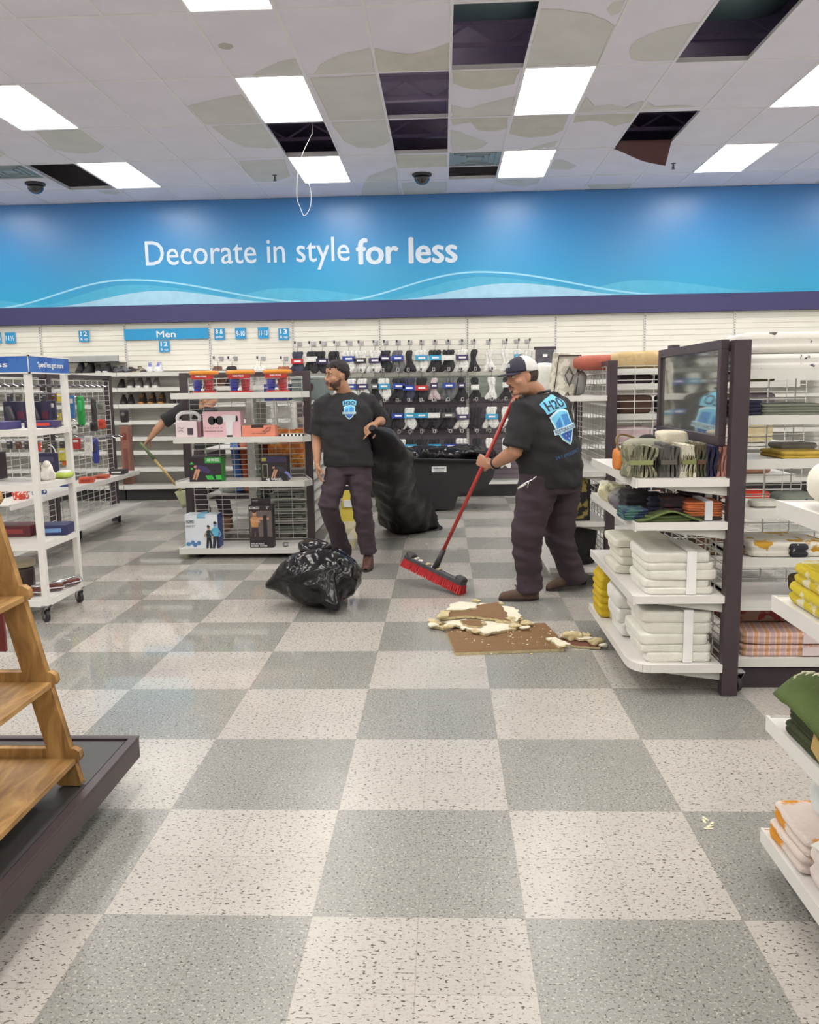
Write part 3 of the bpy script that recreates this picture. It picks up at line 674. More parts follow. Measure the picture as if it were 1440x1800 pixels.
for z, dep in ((.29, .52), (.555, .42), (.845, .33), (1.16, .25), (1.47, .18)):
    xf = railx(z) + .012; sh = MB(ld.location); sh.box(xf - dep, 2.05, z - .0125, xf - .001, 2.570, z + .006, wood); o = sh.build('shelf_board', ld, bevel=.002)
    mb = MB(ld.location)
    for y0 in (2.572, 2.022):       # raised side pieces with a rounded front end
        pts = [(xf - dep, z - .012), (xf + .0, z - .012), (xf + .012, z + .004), (xf + .008, z + .026), (xf - .008, z + .036), (xf - dep, z + .036)]
        mb.prism([(a, y0 - .002 if y0 < 2.3 else y0 + .0015, b_) for a, b_ in pts], (0, .0285 if y0 < 2.3 else .0275, 0), wood)
    mb.box(xf - dep - .001, 2.052, z - .011, xf - dep + .02, 2.571, z + .05, wood)
    mb.build('shelf_side', ld, bevel=.002)
tg = thing('hanging_tag', 'red fabric strip hanging behind the wooden ladder shelf at the left edge', 'fabric strip', P(2, 1090, Y=2.9)); 
mb = MB(); mb.box(-.05, 0, -.12, 0.008, .012, .09, M((120, 50, 50), .7)); mb.build('strip', tg)
# white metal cart --------------------------------------------------------------
cx1, cy0, cy1 = -2.62, 5.24, 5.79; cx0 = cx1 - 1.0
ct = thing('rolling_rack', 'white square-tube rolling shelf rack with blue topper signs at the left edge', 'display rack', ((cx0 + cx1) / 2, (cy0 + cy1) / 2, 0))
for x in (cx0, cx1 - .04):
    for y in (cy0, cy1 - .04):
        mb = MB(ct.location); mb.box(x, y, .115, x + .04, y + .04, 1.64, white); mb.build('post', ct, bevel=.003)
for x in (cx0 + .02, cx1 - .02):
    for y in (cy0 + .02, cy1 - .02): wheel(ct, x, y, .042, .9)
CZ = (.15, .53, .92, 1.275)
for z in CZ:
    mb = MB(ct.location); mb.box(cx0 + .03, cy0 + .01, z - .01, cx1 - .03, cy1 - .01, z, white)
    for a in ((cx0, cy0, cx1, cy0 + .02), (cx0, cy1 - .02, cx1, cy1), (cx0, cy0, cx0 + .02, cy1), (cx1 - .02, cy0, cx1, cy1)): mb.box(a[0] + .001, a[1] + .001, z - .042, a[2] - .001, a[3] - .001, z - .001, white)
    mb.build('shelf', ct)
tsn = M((56, 110, 185), .35, var=.15, vs=3, key='topper_print', rgb2=(36, 88, 172), thr=.52)
mb = MB(ct.location)
for z in (1.63, 1.738): 
    for a in ((cx0 - .01, cy0 - .012, cx1 + .012, cy0 + .0), (cx1, cy0 - .012, cx1 + .012, cy1 + .012)): mb.box(a[0], a[1], z, a[2], a[3], z + .008, white)
mb.build('topper_frame', ct)
fs = MB(ct.location); fs.box(cx0 - .01, cy0 - .009, 1.638, cx1 - .002, cy0 - .003, 1.738, tsn); fs.build('topper_sign', ct)
fs = MB(ct.location); fs.box(cx1 + .003, cy0, 1.638, cx1 + .009, cy1 + .01, 1.738, tsn); fo = fs.build('topper_sign', ct)
lo = ct.location
text('Spend less get more', .036, prt, ct, (cx1 + .0105 - lo.x, cy0 + .10 - lo.y, 1.672), RX, width=.36, bold=.015)
text('Spend less', .036, prt, ct, (cx1 - .13 - lo.x, cy0 - .0105 - lo.y, 1.672), width=.40, align='RIGHT', bold=.015)
# left wire gondola -----------------------------------------------------------
gx = -3.90; gy0, gy1 = 6.62, 9.62
gd = thing('wire_gondola', 'double sided wire gondola with dark posts behind the white rolling rack at the left', 'shelving', (gx, (gy0 + gy1) / 2, 0))
for y in (gy0, 8.1, gy1):
    mb = MB(gd.location); mb.box(gx - .04, y - .035, .0 if y != 8.1 else .1, gx + .045, y + .035, 1.70, dark); mb.build('post', gd, bevel=.003)
mb = MB(gd.location); mb.box(gx - .03, gy0, 1.66, gx + .03, gy1, 1.70, dark); mb.box(gx - .03, gy0, .1, gx + .03, gy1, .15, dark); mb.build('rail', gd)
mb = MB(gd.location); wirex(mb, gx + .03, gy0 + .04, gy1 - .04, .2, 1.64, .055, .155, .0028); mb.build('wire_grid', gd)
for z in (.215, .60):
    mb = MB(gd.location); mb.box(gx + .035, gy0 + .03, z - .01, gx + .33, gy1 - .04, z, white); mb.box(gx + .32, gy0 + .03, z - .045, gx + .335, gy1 - .04, z + .003, white); mb.build('shelf', gd)
for y in (gy0 + .3, 8.40, gy1 - .15): wheel(gd, gx + .1, y, .045, .3)
# hang bars along the panel with merchandise
def hbar(y0, y1, z, n, off=.22):
    mb = MB(gd.location); mb.tube([(gx + off, y0, z), (gx + off, y1, z)], .012, dark, 8)
    for k in range(n):
        y = y0 + (y1 - y0) * (k + .5) / n; mb.tube([(gx + .03, y, z + .01), (gx + off, y, z + .01), (gx + off + .05, y, z - .01), (gx + off + .07, y, z + .01)], .003, chrome, 5)
    mb.build('hang_bar', gd)
hbar(6.7, 9.0, 1.58, 16); hbar(6.7, 8.4, 1.18, 12); hbar(8.4, 9.4, 1.02, 5)
GH = 'small goods hanging on the left wire gondola'
def hang_item(u, v, wpx, hpx, Y, col, name, lab, cat, shape='card', col2=None):
    p = P(u, v, X=-3.64); sc_ = p.y / FPX; w_, h_ = wpx * sc_, hpx * sc_; t = thing(name, lab, cat, p, 0, GH); m = M(col, .5, var=.15, vs=25)
    if shape == 'card':
        MB().box(-w_ / 2, -.03, -h_, w_ / 2, 0, 0, m).build('package', t, bevel=.004); MB().box(-w_ * .3, -.034, -h_ * .35, w_ * .35, -.031, -h_ * .15, M(col2 or (220, 218, 215), .5)).build('label', t)
    elif shape == 'tool':
        MB().sq((0, -.02, -h_ / 2), (w_ / 2, .025, h_ / 2), m, (.35, .8)).build('tool_body', t, True); MB().sq((0, -.045, -h_ * .35), (w_ * .28, .012, h_ * .2), M(col2 or (200, 200, 200), .5), (.5, .8)).build('tool_head', t, True)
    elif shape == 'clipper':
        MB().box(-w_ / 2, 0, -h_, w_ / 2, .02, 0, m).build('backing_card', t); MB().sq((-w_ * .15, -.02, -h_ * .55), (w_ * .14, .025, h_ * .36), M((70, 68, 76), .3), (.4, .8), R=Matrix.Rotation(-.3, 3, 'Y')).build('clipper_body', t, True)
        MB().box(w_ * .1, -.006, -h_ * .8, w_ * .4, 0, -h_ * .45, M((90, 40, 60), .5)).build('label', t); text('Remove', h_ * .10, prt, t, (-w_ * .3, -.004, -h_ * .16), width=w_ * .5) if False else None
    elif shape == 'cable':
        MB().tube([(w_ / 2 * math.cos(a), -.02, -h_ / 2 + h_ / 2 * math.sin(a)) for a in [2 * math.pi * i / 24 for i in range(24)]], .006, m, 6, closed=True).build('cable_loop', t, True)
        MB().box(-.012, -.03, -h_ - .02, .012, -.01, -h_ + .02, M((210, 208, 205), .5)).build('plug', t)
    MB().tube([(.03, .0, .01), (0, 0, .0), (-.19, 0, .012), (-.225, 0, .03)], .003, chrome, 5).build('hanger', t)
    return t
R1 = 6.9
for a in ((25, 706, 42, 38, R1, (50, 46, 72), 'hair_clipper', 'hair clipper in a dark purple box, leftmost on the upper hang bar', 'hair clipper', 'clipper'), (68, 706, 40, 38, R1 + .1, (52, 48, 76), 'hair_clipper', 'hair clipper in a dark purple box, right of its twin on the upper hang bar', 'hair clipper', 'clipper'),
          (92, 704, 14, 34, 7.2, (58, 56, 84), 'boxed_tool', 'narrow dark blue tool box beside the hair clippers', 'tool', 'card'), (106, 692, 14, 14, 7.3, (226, 206, 60), 'yellow_pack', 'small yellow pack hanging above the hair clippers', 'package', 'card'), (103, 726, 10, 20, 7.3, (200, 180, 60), 'yellow_pack', 'narrow yellow pack left of the white post', 'package', 'card'),
          (142, 696, 13, 52, 7.5, (38, 150, 72), 'green_tool_pack', 'bright green long tool hanging behind the white rack', 'tool', 'tool', (60, 180, 100)), (127, 695, 8, 40, 7.3, (60, 110, 160), 'blue_tool_pack', 'blue long pack hanging behind the white post', 'tool', 'card'),
          (165, 700, 9, 58, 8.0, (60, 56, 58), 'black_spatula', 'black long handled tool on the gondola grid', 'tool', 'tool', (50, 48, 50)), (179, 708, 15, 20, 8.3, (128, 128, 120), 'grey_scoop', 'grey scoop hanging near the end post', 'tool', 'tool', (100, 100, 96)), (180, 737, 14, 17, 8.3, (205, 82, 56), 'orange_pack', 'orange red round pack hanging on the grid', 'package', 'tool', (190, 60, 50)),
          (166, 742, 13, 16, 8.0, (40, 38, 40), 'black_funnel', 'black funnel hanging beside the orange pack', 'tool', 'tool', (30, 30, 32)), (168, 770, 11, 45, 8.0, (48, 62, 140), 'blue_water_gun', 'blue long tool hanging low on the grid', 'tool', 'tool', (60, 56, 90)), (156, 766, 13, 28, 7.8, (228, 226, 222), 'white_card_pack', 'white card pack on the grid left of the blue tool', 'package', 'card', (180, 178, 176)),
          (135, 770, 14, 20, 7.4, (170, 50, 48), 'red_pack', 'red pack with white mark behind the right white post', 'package', 'card'), (66, 778, 12, 16, R1, (215, 70, 46), 'red_orange_pack', 'small red orange pack on the lower hang bar', 'package', 'card'), (110, 788, 14, 22, 7.2, (200, 192, 90), 'yellow_green_pack', 'yellow green pack on the lower hang bar', 'package', 'card'),
          (88, 782, 22, 36, R1 + .1, (232, 230, 226), 'charging_cable', 'white looped charging cable hanging at the front of the lower bar', 'cable', 'cable'), (83, 796, 40, 46, 7.0, (50, 48, 80), 'headset_box', 'dark blue box behind the white looped cable', 'box', 'card', (80, 76, 100)), (115, 805, 9, 13, 7.3, (216, 110, 50), 'orange_tag_pack', 'tiny orange pack low on the lower hang bar', 'package', 'card'),
          (96, 812, 10, 30, 7.0, (40, 46, 100), 'blue_bottle_pack', 'slim blue bottle pack at the bottom of the lower bar', 'package', 'tool', (90, 90, 130)), (132, 748, 10, 10, 7.5, (228, 226, 220), 'white_cord_loop', 'small white cord loop by the right white post', 'cable', 'cable')):
    hang_item(*a)
for k in range(14):
    u = 18 + (k % 7) * 15.5; v = 692 if k < 7 else 776; c = rnd.choice([(70, 66, 72), (90, 84, 76), (52, 50, 60), (120, 110, 90), (96, 60, 54)])
    hang_item(u, v, 9, 13, 7.55, c, 'small_tool_pack', 'small dark tool pack in the %s row of the gondola, %s from the left' % ('upper' if k < 7 else 'lower', ordn[k % 7]), 'package', 'card', (130, 126, 120))
# brown carton hanging on the end post and black item above it
p = P(216, 746, Y=9.55); t = thing('tall_carton', 'tall narrow brown carton leaning on the end post of the left wire gondola', 'carton', (p.x, 9.62, P(216, 851, Y=9.6).z))
MB().box(-.045, -.06, 0, .055, .06, .68, M((142, 96, 82), .6, var=.1, vs=12)).build('carton_body', t, bevel=.004); MB().box(-.02, -.064, .52, .03, -.06, .6, M((120, 50, 50), .5)).build('print', t); MB().box(-.02, -.064, .1, .03, -.06, .42, M((120, 74, 64), .5)).build('print', t)
t = thing('speaker_pack', 'small black pack above the tall brown carton', 'package', (p.x, 9.62, P(214, 742, Y=9.6).z)); MB().sq((0, 0, .07), (.04, .05, .075), M((40, 38, 40), .4), (.3, .4)).build('pack_body', t, True); MB().lathe([(.02, 0), (.025, -.008), (.01, -.012)], (0, -.05, .09), M((110, 108, 112), .4), 14, 'Y').build('pack_knob', t, True)
# things on the rack shelves
def box_item(name, lab, cat, x, y, z, w_, d, h, col, rz=0, col2=None, group=None):
    t = thing(name, lab, cat, (x, y, z), rz, group); MB().box(-w_ / 2, -d / 2, 0, w_ / 2, d / 2, h, M(col, .5, var=.08, vs=14)).build('carton', t, bevel=.003)
    if col2: MB().box(-w_ * .35, -d / 2 - .002, h * .3, w_ * .3, -d / 2, h * .7, M(col2, .5)).build('print', t)
    return t
box_item('dark_box', 'large dark brown flat box on the left gondola seen behind the white rack', 'box', -3.35, 5.55, .921, .55, .35, .185, (58, 44, 52))
bx = box_item('gift_box', 'flat box with white print on the top white rack shelf, left of the post', 'box', -2.96, 5.40, 1.276, .26, .2, .05, (70, 66, 120), 0, (230, 228, 225))
box_item('gift_box', 'red and navy flat box on the top white rack shelf, right of the post', 'box', -2.72, 5.58, 1.276, .2, .16, .045, (60, 50, 96), .2, (200, 60, 50))
box_item('shoe_box', 'dark red flat box on the third shelf of the white rack', 'box', -2.98, 5.62, .531, .26, .2, .075, (96, 40, 46), .05, (150, 60, 60))
box_item('shoe_box', 'navy blue flat box with pale print on the third shelf of the white rack', 'box', -2.72, 5.66, .531, .19, .2, .07, (40, 44, 92), .15, (110, 150, 200))
t = box_item('small_box', 'small white figurine box on the second shelf of the white rack', 'box', -2.75, 5.5, .921, .05, .05, .12, (214, 206, 190)); t = thing('plush_toy', 'crumpled white plush piece on the second shelf of the white rack', 'plush', (-2.69, 5.52, .921)); MB().sq((0, 0, .05), (.05, .05, .06), M((228, 224, 218), .9, bump=.5), (.8, .8), .4, 20, 3).build('plush_body', t, True); MB().sq((0.01, -.02, .11), (.025, .025, .025), M((228, 224, 218), .9), (1, 1)).build('plush_head', t, True)
t = thing('green_pouch', 'small lime green and white pouch on the second shelf near the right post', 'pouch', (-2.66, 5.68, .921)); MB().sq((0, 0, .02), (.06, .07, .02), M((180, 200, 90), .6), (.5, .6), .15).build('pouch_body', t, True); MB().sq((0.01, 0, .04), (.04, .05, .01), M((230, 230, 226), .6), (.5, .6), .15).build('pouch_flap', t, True)
box_item('small_box', 'little dark blue box on the gondola shelf behind the white post', 'box', -3.72, 8.0, .601, .08, .1, .07, (44, 60, 120))
box_item('small_box', 'orange and red pack lying on the gondola shelf right of the post', 'box', -3.66, 8.35, .601, .14, .2, .05, (200, 84, 52), .3, (150, 50, 44)); box_item('small_box', 'flat orange pack farther along the gondola shelf', 'box', -3.66, 8.75, .601, .12, .2, .035, (190, 90, 60), .2, (120, 40, 40))
box_item('small_box', 'black flat pack at the far end of the gondola shelf', 'box', -3.66, 9.2, .601, .16, .2, .05, (50, 46, 50), .1, (225, 224, 220))
t = thing('glass_jar', 'dark round jar with brown rim on the bottom shelf of the white rack', 'jar', (-2.95, 5.55, .151)); MB().lathe([(.001, 0), (.085, 0), (.09, .03), (.09, .15), (.08, .17), (.001, .17)], (0, 0, 0), M((54, 42, 42), .2), 24).build('jar_body', t, True); MB().lathe([(.088, .17), (.1, .175), (.1, .215), (.085, .22), (.001, .215)], (0, 0, 0), M((176, 166, 140), .3), 24).build('jar_lid', t, True)
for k, (x, y, r_) in enumerate(((-2.75, 5.5, .3), (-2.68, 5.62, .9), (-2.82, 5.4, -.2))):
    t = thing('wire_rack_piece', 'chrome and brown hardware piece on the bottom shelf, %s of three' % ordn[k], 'hardware', (x, y, .151), r_)
    MB().tube([(-.12, -.03, .02), (.12, -.03, .03), (.13, .03, .06), (-.1, .03, .04)], .006, chrome, 6, closed=True).build('frame', t, True); MB().sq((.05, 0, .03), (.06, .03, .02), M((96, 50, 42), .4), (.3, .5)).build('pad', t, True)
t = thing('red_bag', 'dark red bag with white cord handle on the third shelf of the white rack', 'bag', (-3.24, 5.58, .652)); MB().sq((0, 0, .0), (.13, .05, .12), M((104, 40, 44), .6), (.4, .4)).build('bag_body', t, True); MB().tube(smoothp([Vector(q) for q in ((-.1, -.06, .08), (-.02, -.08, .14), (.06, -.08, .08), (.12, -.08, -.02))]), .006, M((220, 218, 214), .5), 6).build('bag_cord', t, True); MB().box(.09, -.09, -.06, .16, -.075, -.03, M((214, 212, 206), .5)).build('tag', t)
for nm, lab, u, v, c in (('toy_figure', 'tangled red and white toy under the left shelf', 35, 862, (206, 70, 50)), ('toy_figure', 'pale blue small pack beside the tangled red toy', 68, 865, (60, 90, 150))):
    p = P(u, v, X=-3.68); t = thing(nm, lab, 'toy', (p.x, p.y, .645)); MB().sq((0, 0, 0), (.06, .05, .05), M(c, .6, var=.3, vs=40, rgb2=(226, 220, 214), thr=.55), (.8, .8), .5, 20, 2).build('toy_body', t, True)
# ---------------------------------------------------------------- centre endcap and its gondola
ex0, ex1, ey, eyf = -2.43, -1.27, 7.80, 7.30
ec = thing('endcap_rack', 'wheeled endcap rack with dark frame and four white shelves facing the aisle', 'display rack', ((ex0 + ex1) / 2, ey, 0))
for x in (ex0, ex1):
    mb = MB(ec.location); mb.box(x - .032, ey - .03, .04, x + .032, ey + .03, 1.675, dark); mb.build('post', ec, bevel=.003)
MB(ec.location).box(ex0 + .03, ey - .02, 1.63, ex1 - .03, ey + .02, 1.672, dark).build('cross_rail', ec); MB(ec.location).box(ex0 + .03, ey - .02, .05, ex1 - .03, ey + .02, .09, dark).build('cross_rail', ec)
mb = MB(ec.location); wirey(mb, ey - .01, ex0 + .045, ex1 - .045, .1, 1.62, .048, .14, .0028); mb.build('wire_grid', ec)
EZ = (.085, .69, 1.085, 1.475)
for z in EZ:
    mb = MB(ec.location)
    pts = [(ex0 + .03, ey - .025), (ex0 + .005, eyf + .10), (ex0 + .035, eyf), (ex1 + .03, eyf), (ex1 + .085, eyf + .09), (ex1 - .03, ey - .025)]
    mb.prism([(x, y, z - .012) for x, y in pts], (0, 0, .012), white)
    for (a, b_) in zip(pts[:-1], pts[1:]):
        mb.bar((a[0], a[1], z - .012), (b_[0], b_[1], z - .012), .008, .052, lip)
    mb.build('shelf', ec)
for x in (ex0 + .18, ex1 - .18): wheel(ec, x, 7.42, .045, .5); 
for x in (ex0 + .1, ex1 - .1): wheel(ec, x, 7.95, .045, .2)
gn = thing('wire_gondola', 'long wire gondola run with closely stacked white shelves behind the central endcap', 'shelving', (-1.85, 9.0, 0))
for y in (7.92, 9.1, 10.3):
    mb = MB(gn.location); mb.box(-1.88, y - .03, .05, -1.82, y + .03, 1.62, lip); mb.build('post', gn)
mb = MB(gn.location); wirex(mb, -1.85, 7.95, 10.3, .12, 1.6, .05, .15, .0024); mb.build('wire_grid', gn)
mb = MB(gn.location); mb.box(-1.83, 8.02, .15, -1.80, 8.45, 1.44, M((152, 162, 152), .5)); mb.build('back_panel', gn)
for k in range(7):
    z = .13 + k * .105; mb = MB(gn.location); mb.box(-1.80, 8.0, z - .008, -1.30, 9.9, z, white); mb.box(-1.31, 8.0, z - .045, -1.295, 9.9, z + .004, lip); mb.build('shelf', gn)
for z in (1.0, 1.40):
    mb = MB(gn.location); mb.box(-1.80, 8.0, z - .01, -1.34, 9.9, z, white); mb.box(-1.35, 8.0, z - .045, -1.335, 9.9, z + .004, lip); mb.build('shelf', gn)
for z in (.13, .50, .95):
    mb = MB(gn.location); mb.box(-2.32, 8.0, z - .01, -1.88, 9.0, z, white); mb.box(-2.325, 8.0, z - .045, -2.31, 9.0, z + .004, lip); mb.build('shelf', gn)
wheel(gn, -1.33, 8.15, .05, .3); wheel(gn, -1.33, 9.8, .05, .3)
# storage behind, seen through the wires
def soft(name, lab, cat, loc, r, col, p=(.5, .5), nz=.12, sc_=8, seed=1, part='fabric_body', col2=None, thr=.5, vs=12, rz=0, bump=.3, group=None):
    t = thing(name, lab, cat, loc, rz, group); m = M(col, .85, var=.12, vs=vs, bump=bump, bs=120, rgb2=col2, thr=thr)
    MB().sq((0, 0, r[2]), r, m, p, nz, sc_, seed, 18, 32).build(part, t, True); return t
t = thing('storage_bin', 'clear grey storage bin on the gondola beside the bearded man', 'bin', (-1.30, 8.25, 1.402)); MB().box(-.16, -.2, 0, .16, .2, .2, M((120, 132, 130), .25, alpha=1)).build('bin_body', t, bevel=.01); MB().box(-.17, -.21, .2, .17, .21, .225, M((150, 160, 158), .3)).build('bin_lid', t, bevel=.006); MB().sq((.02, -.205, .12), (.03, .004, .045), M((70, 52, 50), .4), (.8, .8), R=Matrix.Rotation(.5, 3, 'Y')).build('print', t)
t = box_item('box', 'blue and white box behind the wire at the top right of the endcap', 'box', -1.62, 8.2, 1.402, .24, .2, .16, (44, 50, 120), 0, (225, 224, 220))
for k, c in enumerate(((205, 196, 190), (120, 118, 118), (220, 218, 214))):
    soft('folded_fabric', 'pale folded fabric piece below the grey bin, %s of three' % ordn[k], 'fabric', (-1.30 + .02 * k, 8.2 + .2 * k, 1.17 + .07 * k), (.14, .1, .035), c, seed=k)
for k, c in enumerate(((186, 72, 40), (200, 170, 60), (110, 150, 90), (228, 226, 220))):
    box_item('paperback', 'colourful small package on the shelf edge left of the bearded man, %s from the top' % ordn[k], 'package', -1.24, 8.12 + .02 * k, 1.001 + (3 - k) * .055, .12, .16, .05, c, .1 * k)
p = P(528, 815, Y=8.15)
t = soft('shaggy_cushion', 'shaggy orange and rust cushion behind the wires at the right of the endcap', 'cushion', (-1.48, 8.1, .78), (.24, .12, .17), (196, 110, 50), (.7, .7), .45, 12, 5, col2=(226, 150, 70), thr=.52)
mb = MB()
for k in range(60):
    a = rnd.uniform(0, 6.28); b_ = rnd.uniform(-.9, 1.2); o = Vector((.23 * math.cos(a) * math.cos(b_), .12 * math.sin(a) * math.cos(b_), .17 + .17 * math.sin(b_)))
    mb.tube([o, o * 1.12 + Vector((0, 0, -.05)), o * 1.16 + Vector((.01, 0, -.12))], [.014, .01, .002], M((222, 142, 62), .9), 5)
mb.build('fringe', t, True)
soft('rust_cushion', 'dark rust red cushion left of the shaggy orange one', 'cushion', (-1.72, 8.25, .80), (.16, .14, .13), (130, 58, 44), seed=8)
for k, (c, x) in enumerate((((70, 110, 180), -2.02), ((176, 84, 50), -1.93))):
    t = thing('yoga_mat', ('blue' if k == 0 else 'rust orange') + ' rolled mat leaning behind the wires of the endcap', 'mat', (x, 8.1, .52)); MB().tube([(0, 0, 0), (-.06, .1, .5)], .045, M(c, .6), 14).build('mat_roll', t, True); MB().tube([(-.05, .085, .40), (-.056, .095, .44)], .048, M((60, 56, 60), .6), 14).build('strap', t, True)
for k in range(5):
    box_item('shoe_box', 'grey shoe box on the lower stacked shelves behind the endcap, %s from the floor' % ordn[k], 'shoe box', -1.55, 8.12, .13 + .105 * k + .002, .3, .18, .045, (140, 146, 140), 0, (60, 58, 60))
t = thing('rag_pile', 'crumpled grey and white cloth heap behind the wires on the low shelf', 'cloth', (-2.1, 8.25, .50)); MB().sq((0, 0, .05), (.16, .14, .06), M((168, 172, 166), .9, bump=.5), (.8, .8), .5, 9, 3, 18, 30).build('cloth', t, True)
t = thing('white_slipper', 'white mesh slipper on the low shelf behind the endcap', 'slipper', (-1.98, 8.15, .131)); MB().sq((0, 0, .05), (.13, .09, .055), M((222, 220, 214), .8, bump=.5), (.6, .6), .2, 9, 6).build('slipper_body', t, True)
soft('tan_slipper', 'tan crumpled slipper beside the white one behind the endcap', 'slipper', (-2.2, 8.1, .131), (.09, .08, .06), (150, 110, 88), nz=.3, seed=9)
# --- goods on the endcap
clearm = M((225, 228, 230), .15, alpha=.035, spec=.2, var=0, key='clear_plastic'); oran = M((238, 150, 52), .35, var=.05, key='orange_lid'); cupb = M((38, 44, 170), .35); cupr = M((176, 34, 44), .35); redb = M((190, 52, 48), .45)
def bucket(x, lab):
    t = thing('bucket_set', lab, 'party game set', (x, 7.44, 1.476), 0, 'orange lidded bucket sets on the top shelf')
    MB().lathe([(.10, .0), (.118, .19), (.120, .19), (.102, 0)], (0, 0, 0), clearm, 28).build('clear_bucket', t, True)
    MB().lathe([(.001, .205), (.122, .205), (.128, .195), (.128, .175), (.119, .172), (.119, .19), (.001, .19)], (0, 0, 0), oran, 28).build('bucket_lid', t, True)
    for sx, m in ((-.052, cupb), (.048, cupr)):
        mb = MB(); mb.lathe([(.031, .015), (.042, .118), (.045, .12), (.045, .125), (.001, .125)], (sx, -.03, 0), m, 20)
        for q in range(3): mb.lathe([(.034 + q * .003, .03 + q * .025), (.038 + q * .003, .036 + q * .025), (.034 + q * .003, .042 + q * .025)], (sx, -.03, 0), m, 20)
        mb.build('plastic_cup', t, True)
    mb = MB(); vs = []; 
    for i in range(17):
        a = math.pi * (1.0 + i / 16); vs.append((.104 * math.cos(a), .104 * math.sin(a)))
    for (x0, y0), (x1, y1) in zip(vs[:-1], vs[1:]): mb.add([(x0, y0, .002), (x1, y1, .002), (x1 * 1.01, y1 * 1.01, .026), (x0 * 1.01, y0 * 1.01, .026)], [(0, 1, 2, 3)], redb)
    mb.build('label_wrap', t)
    mb = MB()
    for (x0, y0), (x1, y1) in zip(vs[3:-4], vs[4:-3]): mb.add([(x0 * 1.14, y0 * 1.14, .132), (x1 * 1.14, y1 * 1.14, .132), (x1 * 1.15, y1 * 1.15, .168), (x0 * 1.15, y0 * 1.15, .168)], [(0, 1, 2, 3)], redb)
    mb.build('label_wrap', t)
    text('YARD PONG', .016, prt, t, (.005, -.123, .148), width=.10, align='CENTER', bold=.02)
    MB().sq((.0, -.07, .035), (.016, .016, .016), M((235, 232, 226), .4), (1, 1)).build('ball', t, True)
    return t
bucket(-2.13, 'orange lidded clear bucket of blue and red cups, left of three on the top shelf')
bucket(-1.80, 'orange lidded clear bucket of blue and red cups, middle of three on the top shelf')
bucket(-1.47, 'orange lidded clear bucket of blue and red cups, right of three on the top shelf')
def fbox(name, lab, x0, x1, z, h, d, col, Y=7.40, side=None):
    t = thing(name, lab, 'box', ((x0 + x1) / 2, Y, z + .001)); w_ = x1 - x0
    mb = MB(); mb.box(-w_ / 2, 0, 0, w_ / 2, d, h, M(col, .45, var=.04, vs=12)); 
    if side: mb.box(w_ / 2, .001, .001, w_ / 2 + .0015, d - .001, h - .001, M(side, .45))
    mb.build('carton', t); return t, w_
def blob(mb, pts, m, y=-.003): mb.prism([(x, y, z) for x, z in pts], (0, .002, 0), m)
def figure(t, s, ox, oz, pose, shirt, pants=(40, 42, 60), skin=(200, 150, 120)):
    """small printed picture of a person exercising"""
    mb = MB(); q = lambda pts: [(ox + a * s, oz + b_ * s) for a, b_ in pts]; sk, sh, pa, hr = M(skin, .5), M(shirt, .5), M(pants, .5), M((50, 36, 34), .5)
    if pose == 'roll':
        blob(mb, q([(.35, .62), (.45, .70), (.8, .62), (.95, .45), (.85, .35), (.55, .45), (.38, .48)]), sh); blob(mb, q([(.18, .1), (.26, .12), (.42, .5), (.36, .56), (.3, .45)]), sk, -.0035); blob(mb, q([(.30, .1), (.36, .08), (.52, .5), (.44, .55)]), sk, -.0035)
        blob(mb, q([(.26, .6), (.32, .56), (.38, .62), (.36, .72), (.29, .74)]), sk, -.004); blob(mb, q([(.26, .7), (.31, .66), (.38, .72), (.35, .8), (.28, .79)]), hr, -.0045); blob(mb, q([(.85, .35), (.95, .45), (1.12, .32), (1.18, .12), (1.1, .1), (1.02, .25)]), pa)
    else:
        blob(mb, q([(.0, .5), (.22, .5), (.26, .8), (.17, .88), (.05, .88), (-.04, .8)]), sh); blob(mb, q([(.05, .9), (.17, .9), (.18, 1.04), (.11, 1.1), (.04, 1.04)]), sk, -.004); blob(mb, q([(.03, 1.03), (.11, 1.0), (.19, 1.04), (.12, 1.13), (.05, 1.12)]), hr, -.0045)
        blob(mb, q([(-.04, .0), (.06, .0), (.12, .4), (.14, 0), (.26, 0), (.22, .5), (0, .5)]), pa)
        if pose == 'punch': blob(mb, q([(.2, .76), (.24, .84), (.62, .84), (.62, .76)]), sk, -.0035); blob(mb, q([(.0, .78), (.0, .7), (.3, .66), (.3, .72)]), sk, -.0035)
        else: blob(mb, q([(-.04, .8), (-.14, .6), (-.02, .5), (.02, .56), (-.06, .62), (.02, .76)]), sk, -.0035); blob(mb, q([(.26, .8), (.36, .6), (.28, .45), (.24, .5), (.29, .62), (.2, .76)]), sk, -.0035)
    mb.build('printed_figure', t)
# handled case
t = thing('carry_case', 'pale pink case with thick arched handle at the left end of the second shelf', 'carry case', (-2.30, 7.42, 1.086))
pinkm = M((222, 205, 208), .45, var=.03); MB().box(-.11, 0, 0, .085, .14, .155, pinkm).build('case_body', t, bevel=.012); MB().box(.085, .02, .01, .115, .13, .15, M((140, 100, 112), .5)).build('case_side', t, bevel=.006)
MB().tube(smoothp([Vector(q) for q in ((-.095, .05, .14), (-.10, .05, .19), (-.06, .05, .225), (0, .05, .23), (.06, .05, .225), (.10, .05, .19), (.095, .05, .14))]), .017, M((214, 214, 218), .35), 12).build('handle', t, True)
MB().tube([(-.09, -.003, .09), (-.07, -.003, .1), (-.05, -.003, .085), (-.03, -.003, .1)], .002, M((120, 110, 116), .5), 5).build('print', t); MB().tube([(-.085, -.003, .06), (-.06, -.003, .075), (-.035, -.003, .06)], .002, M((120, 110, 116), .5), 5).build('print', t); MB().box(.0, -.003, .03, .05, 0, .09, M((70, 58, 66), .5)).build('print', t)
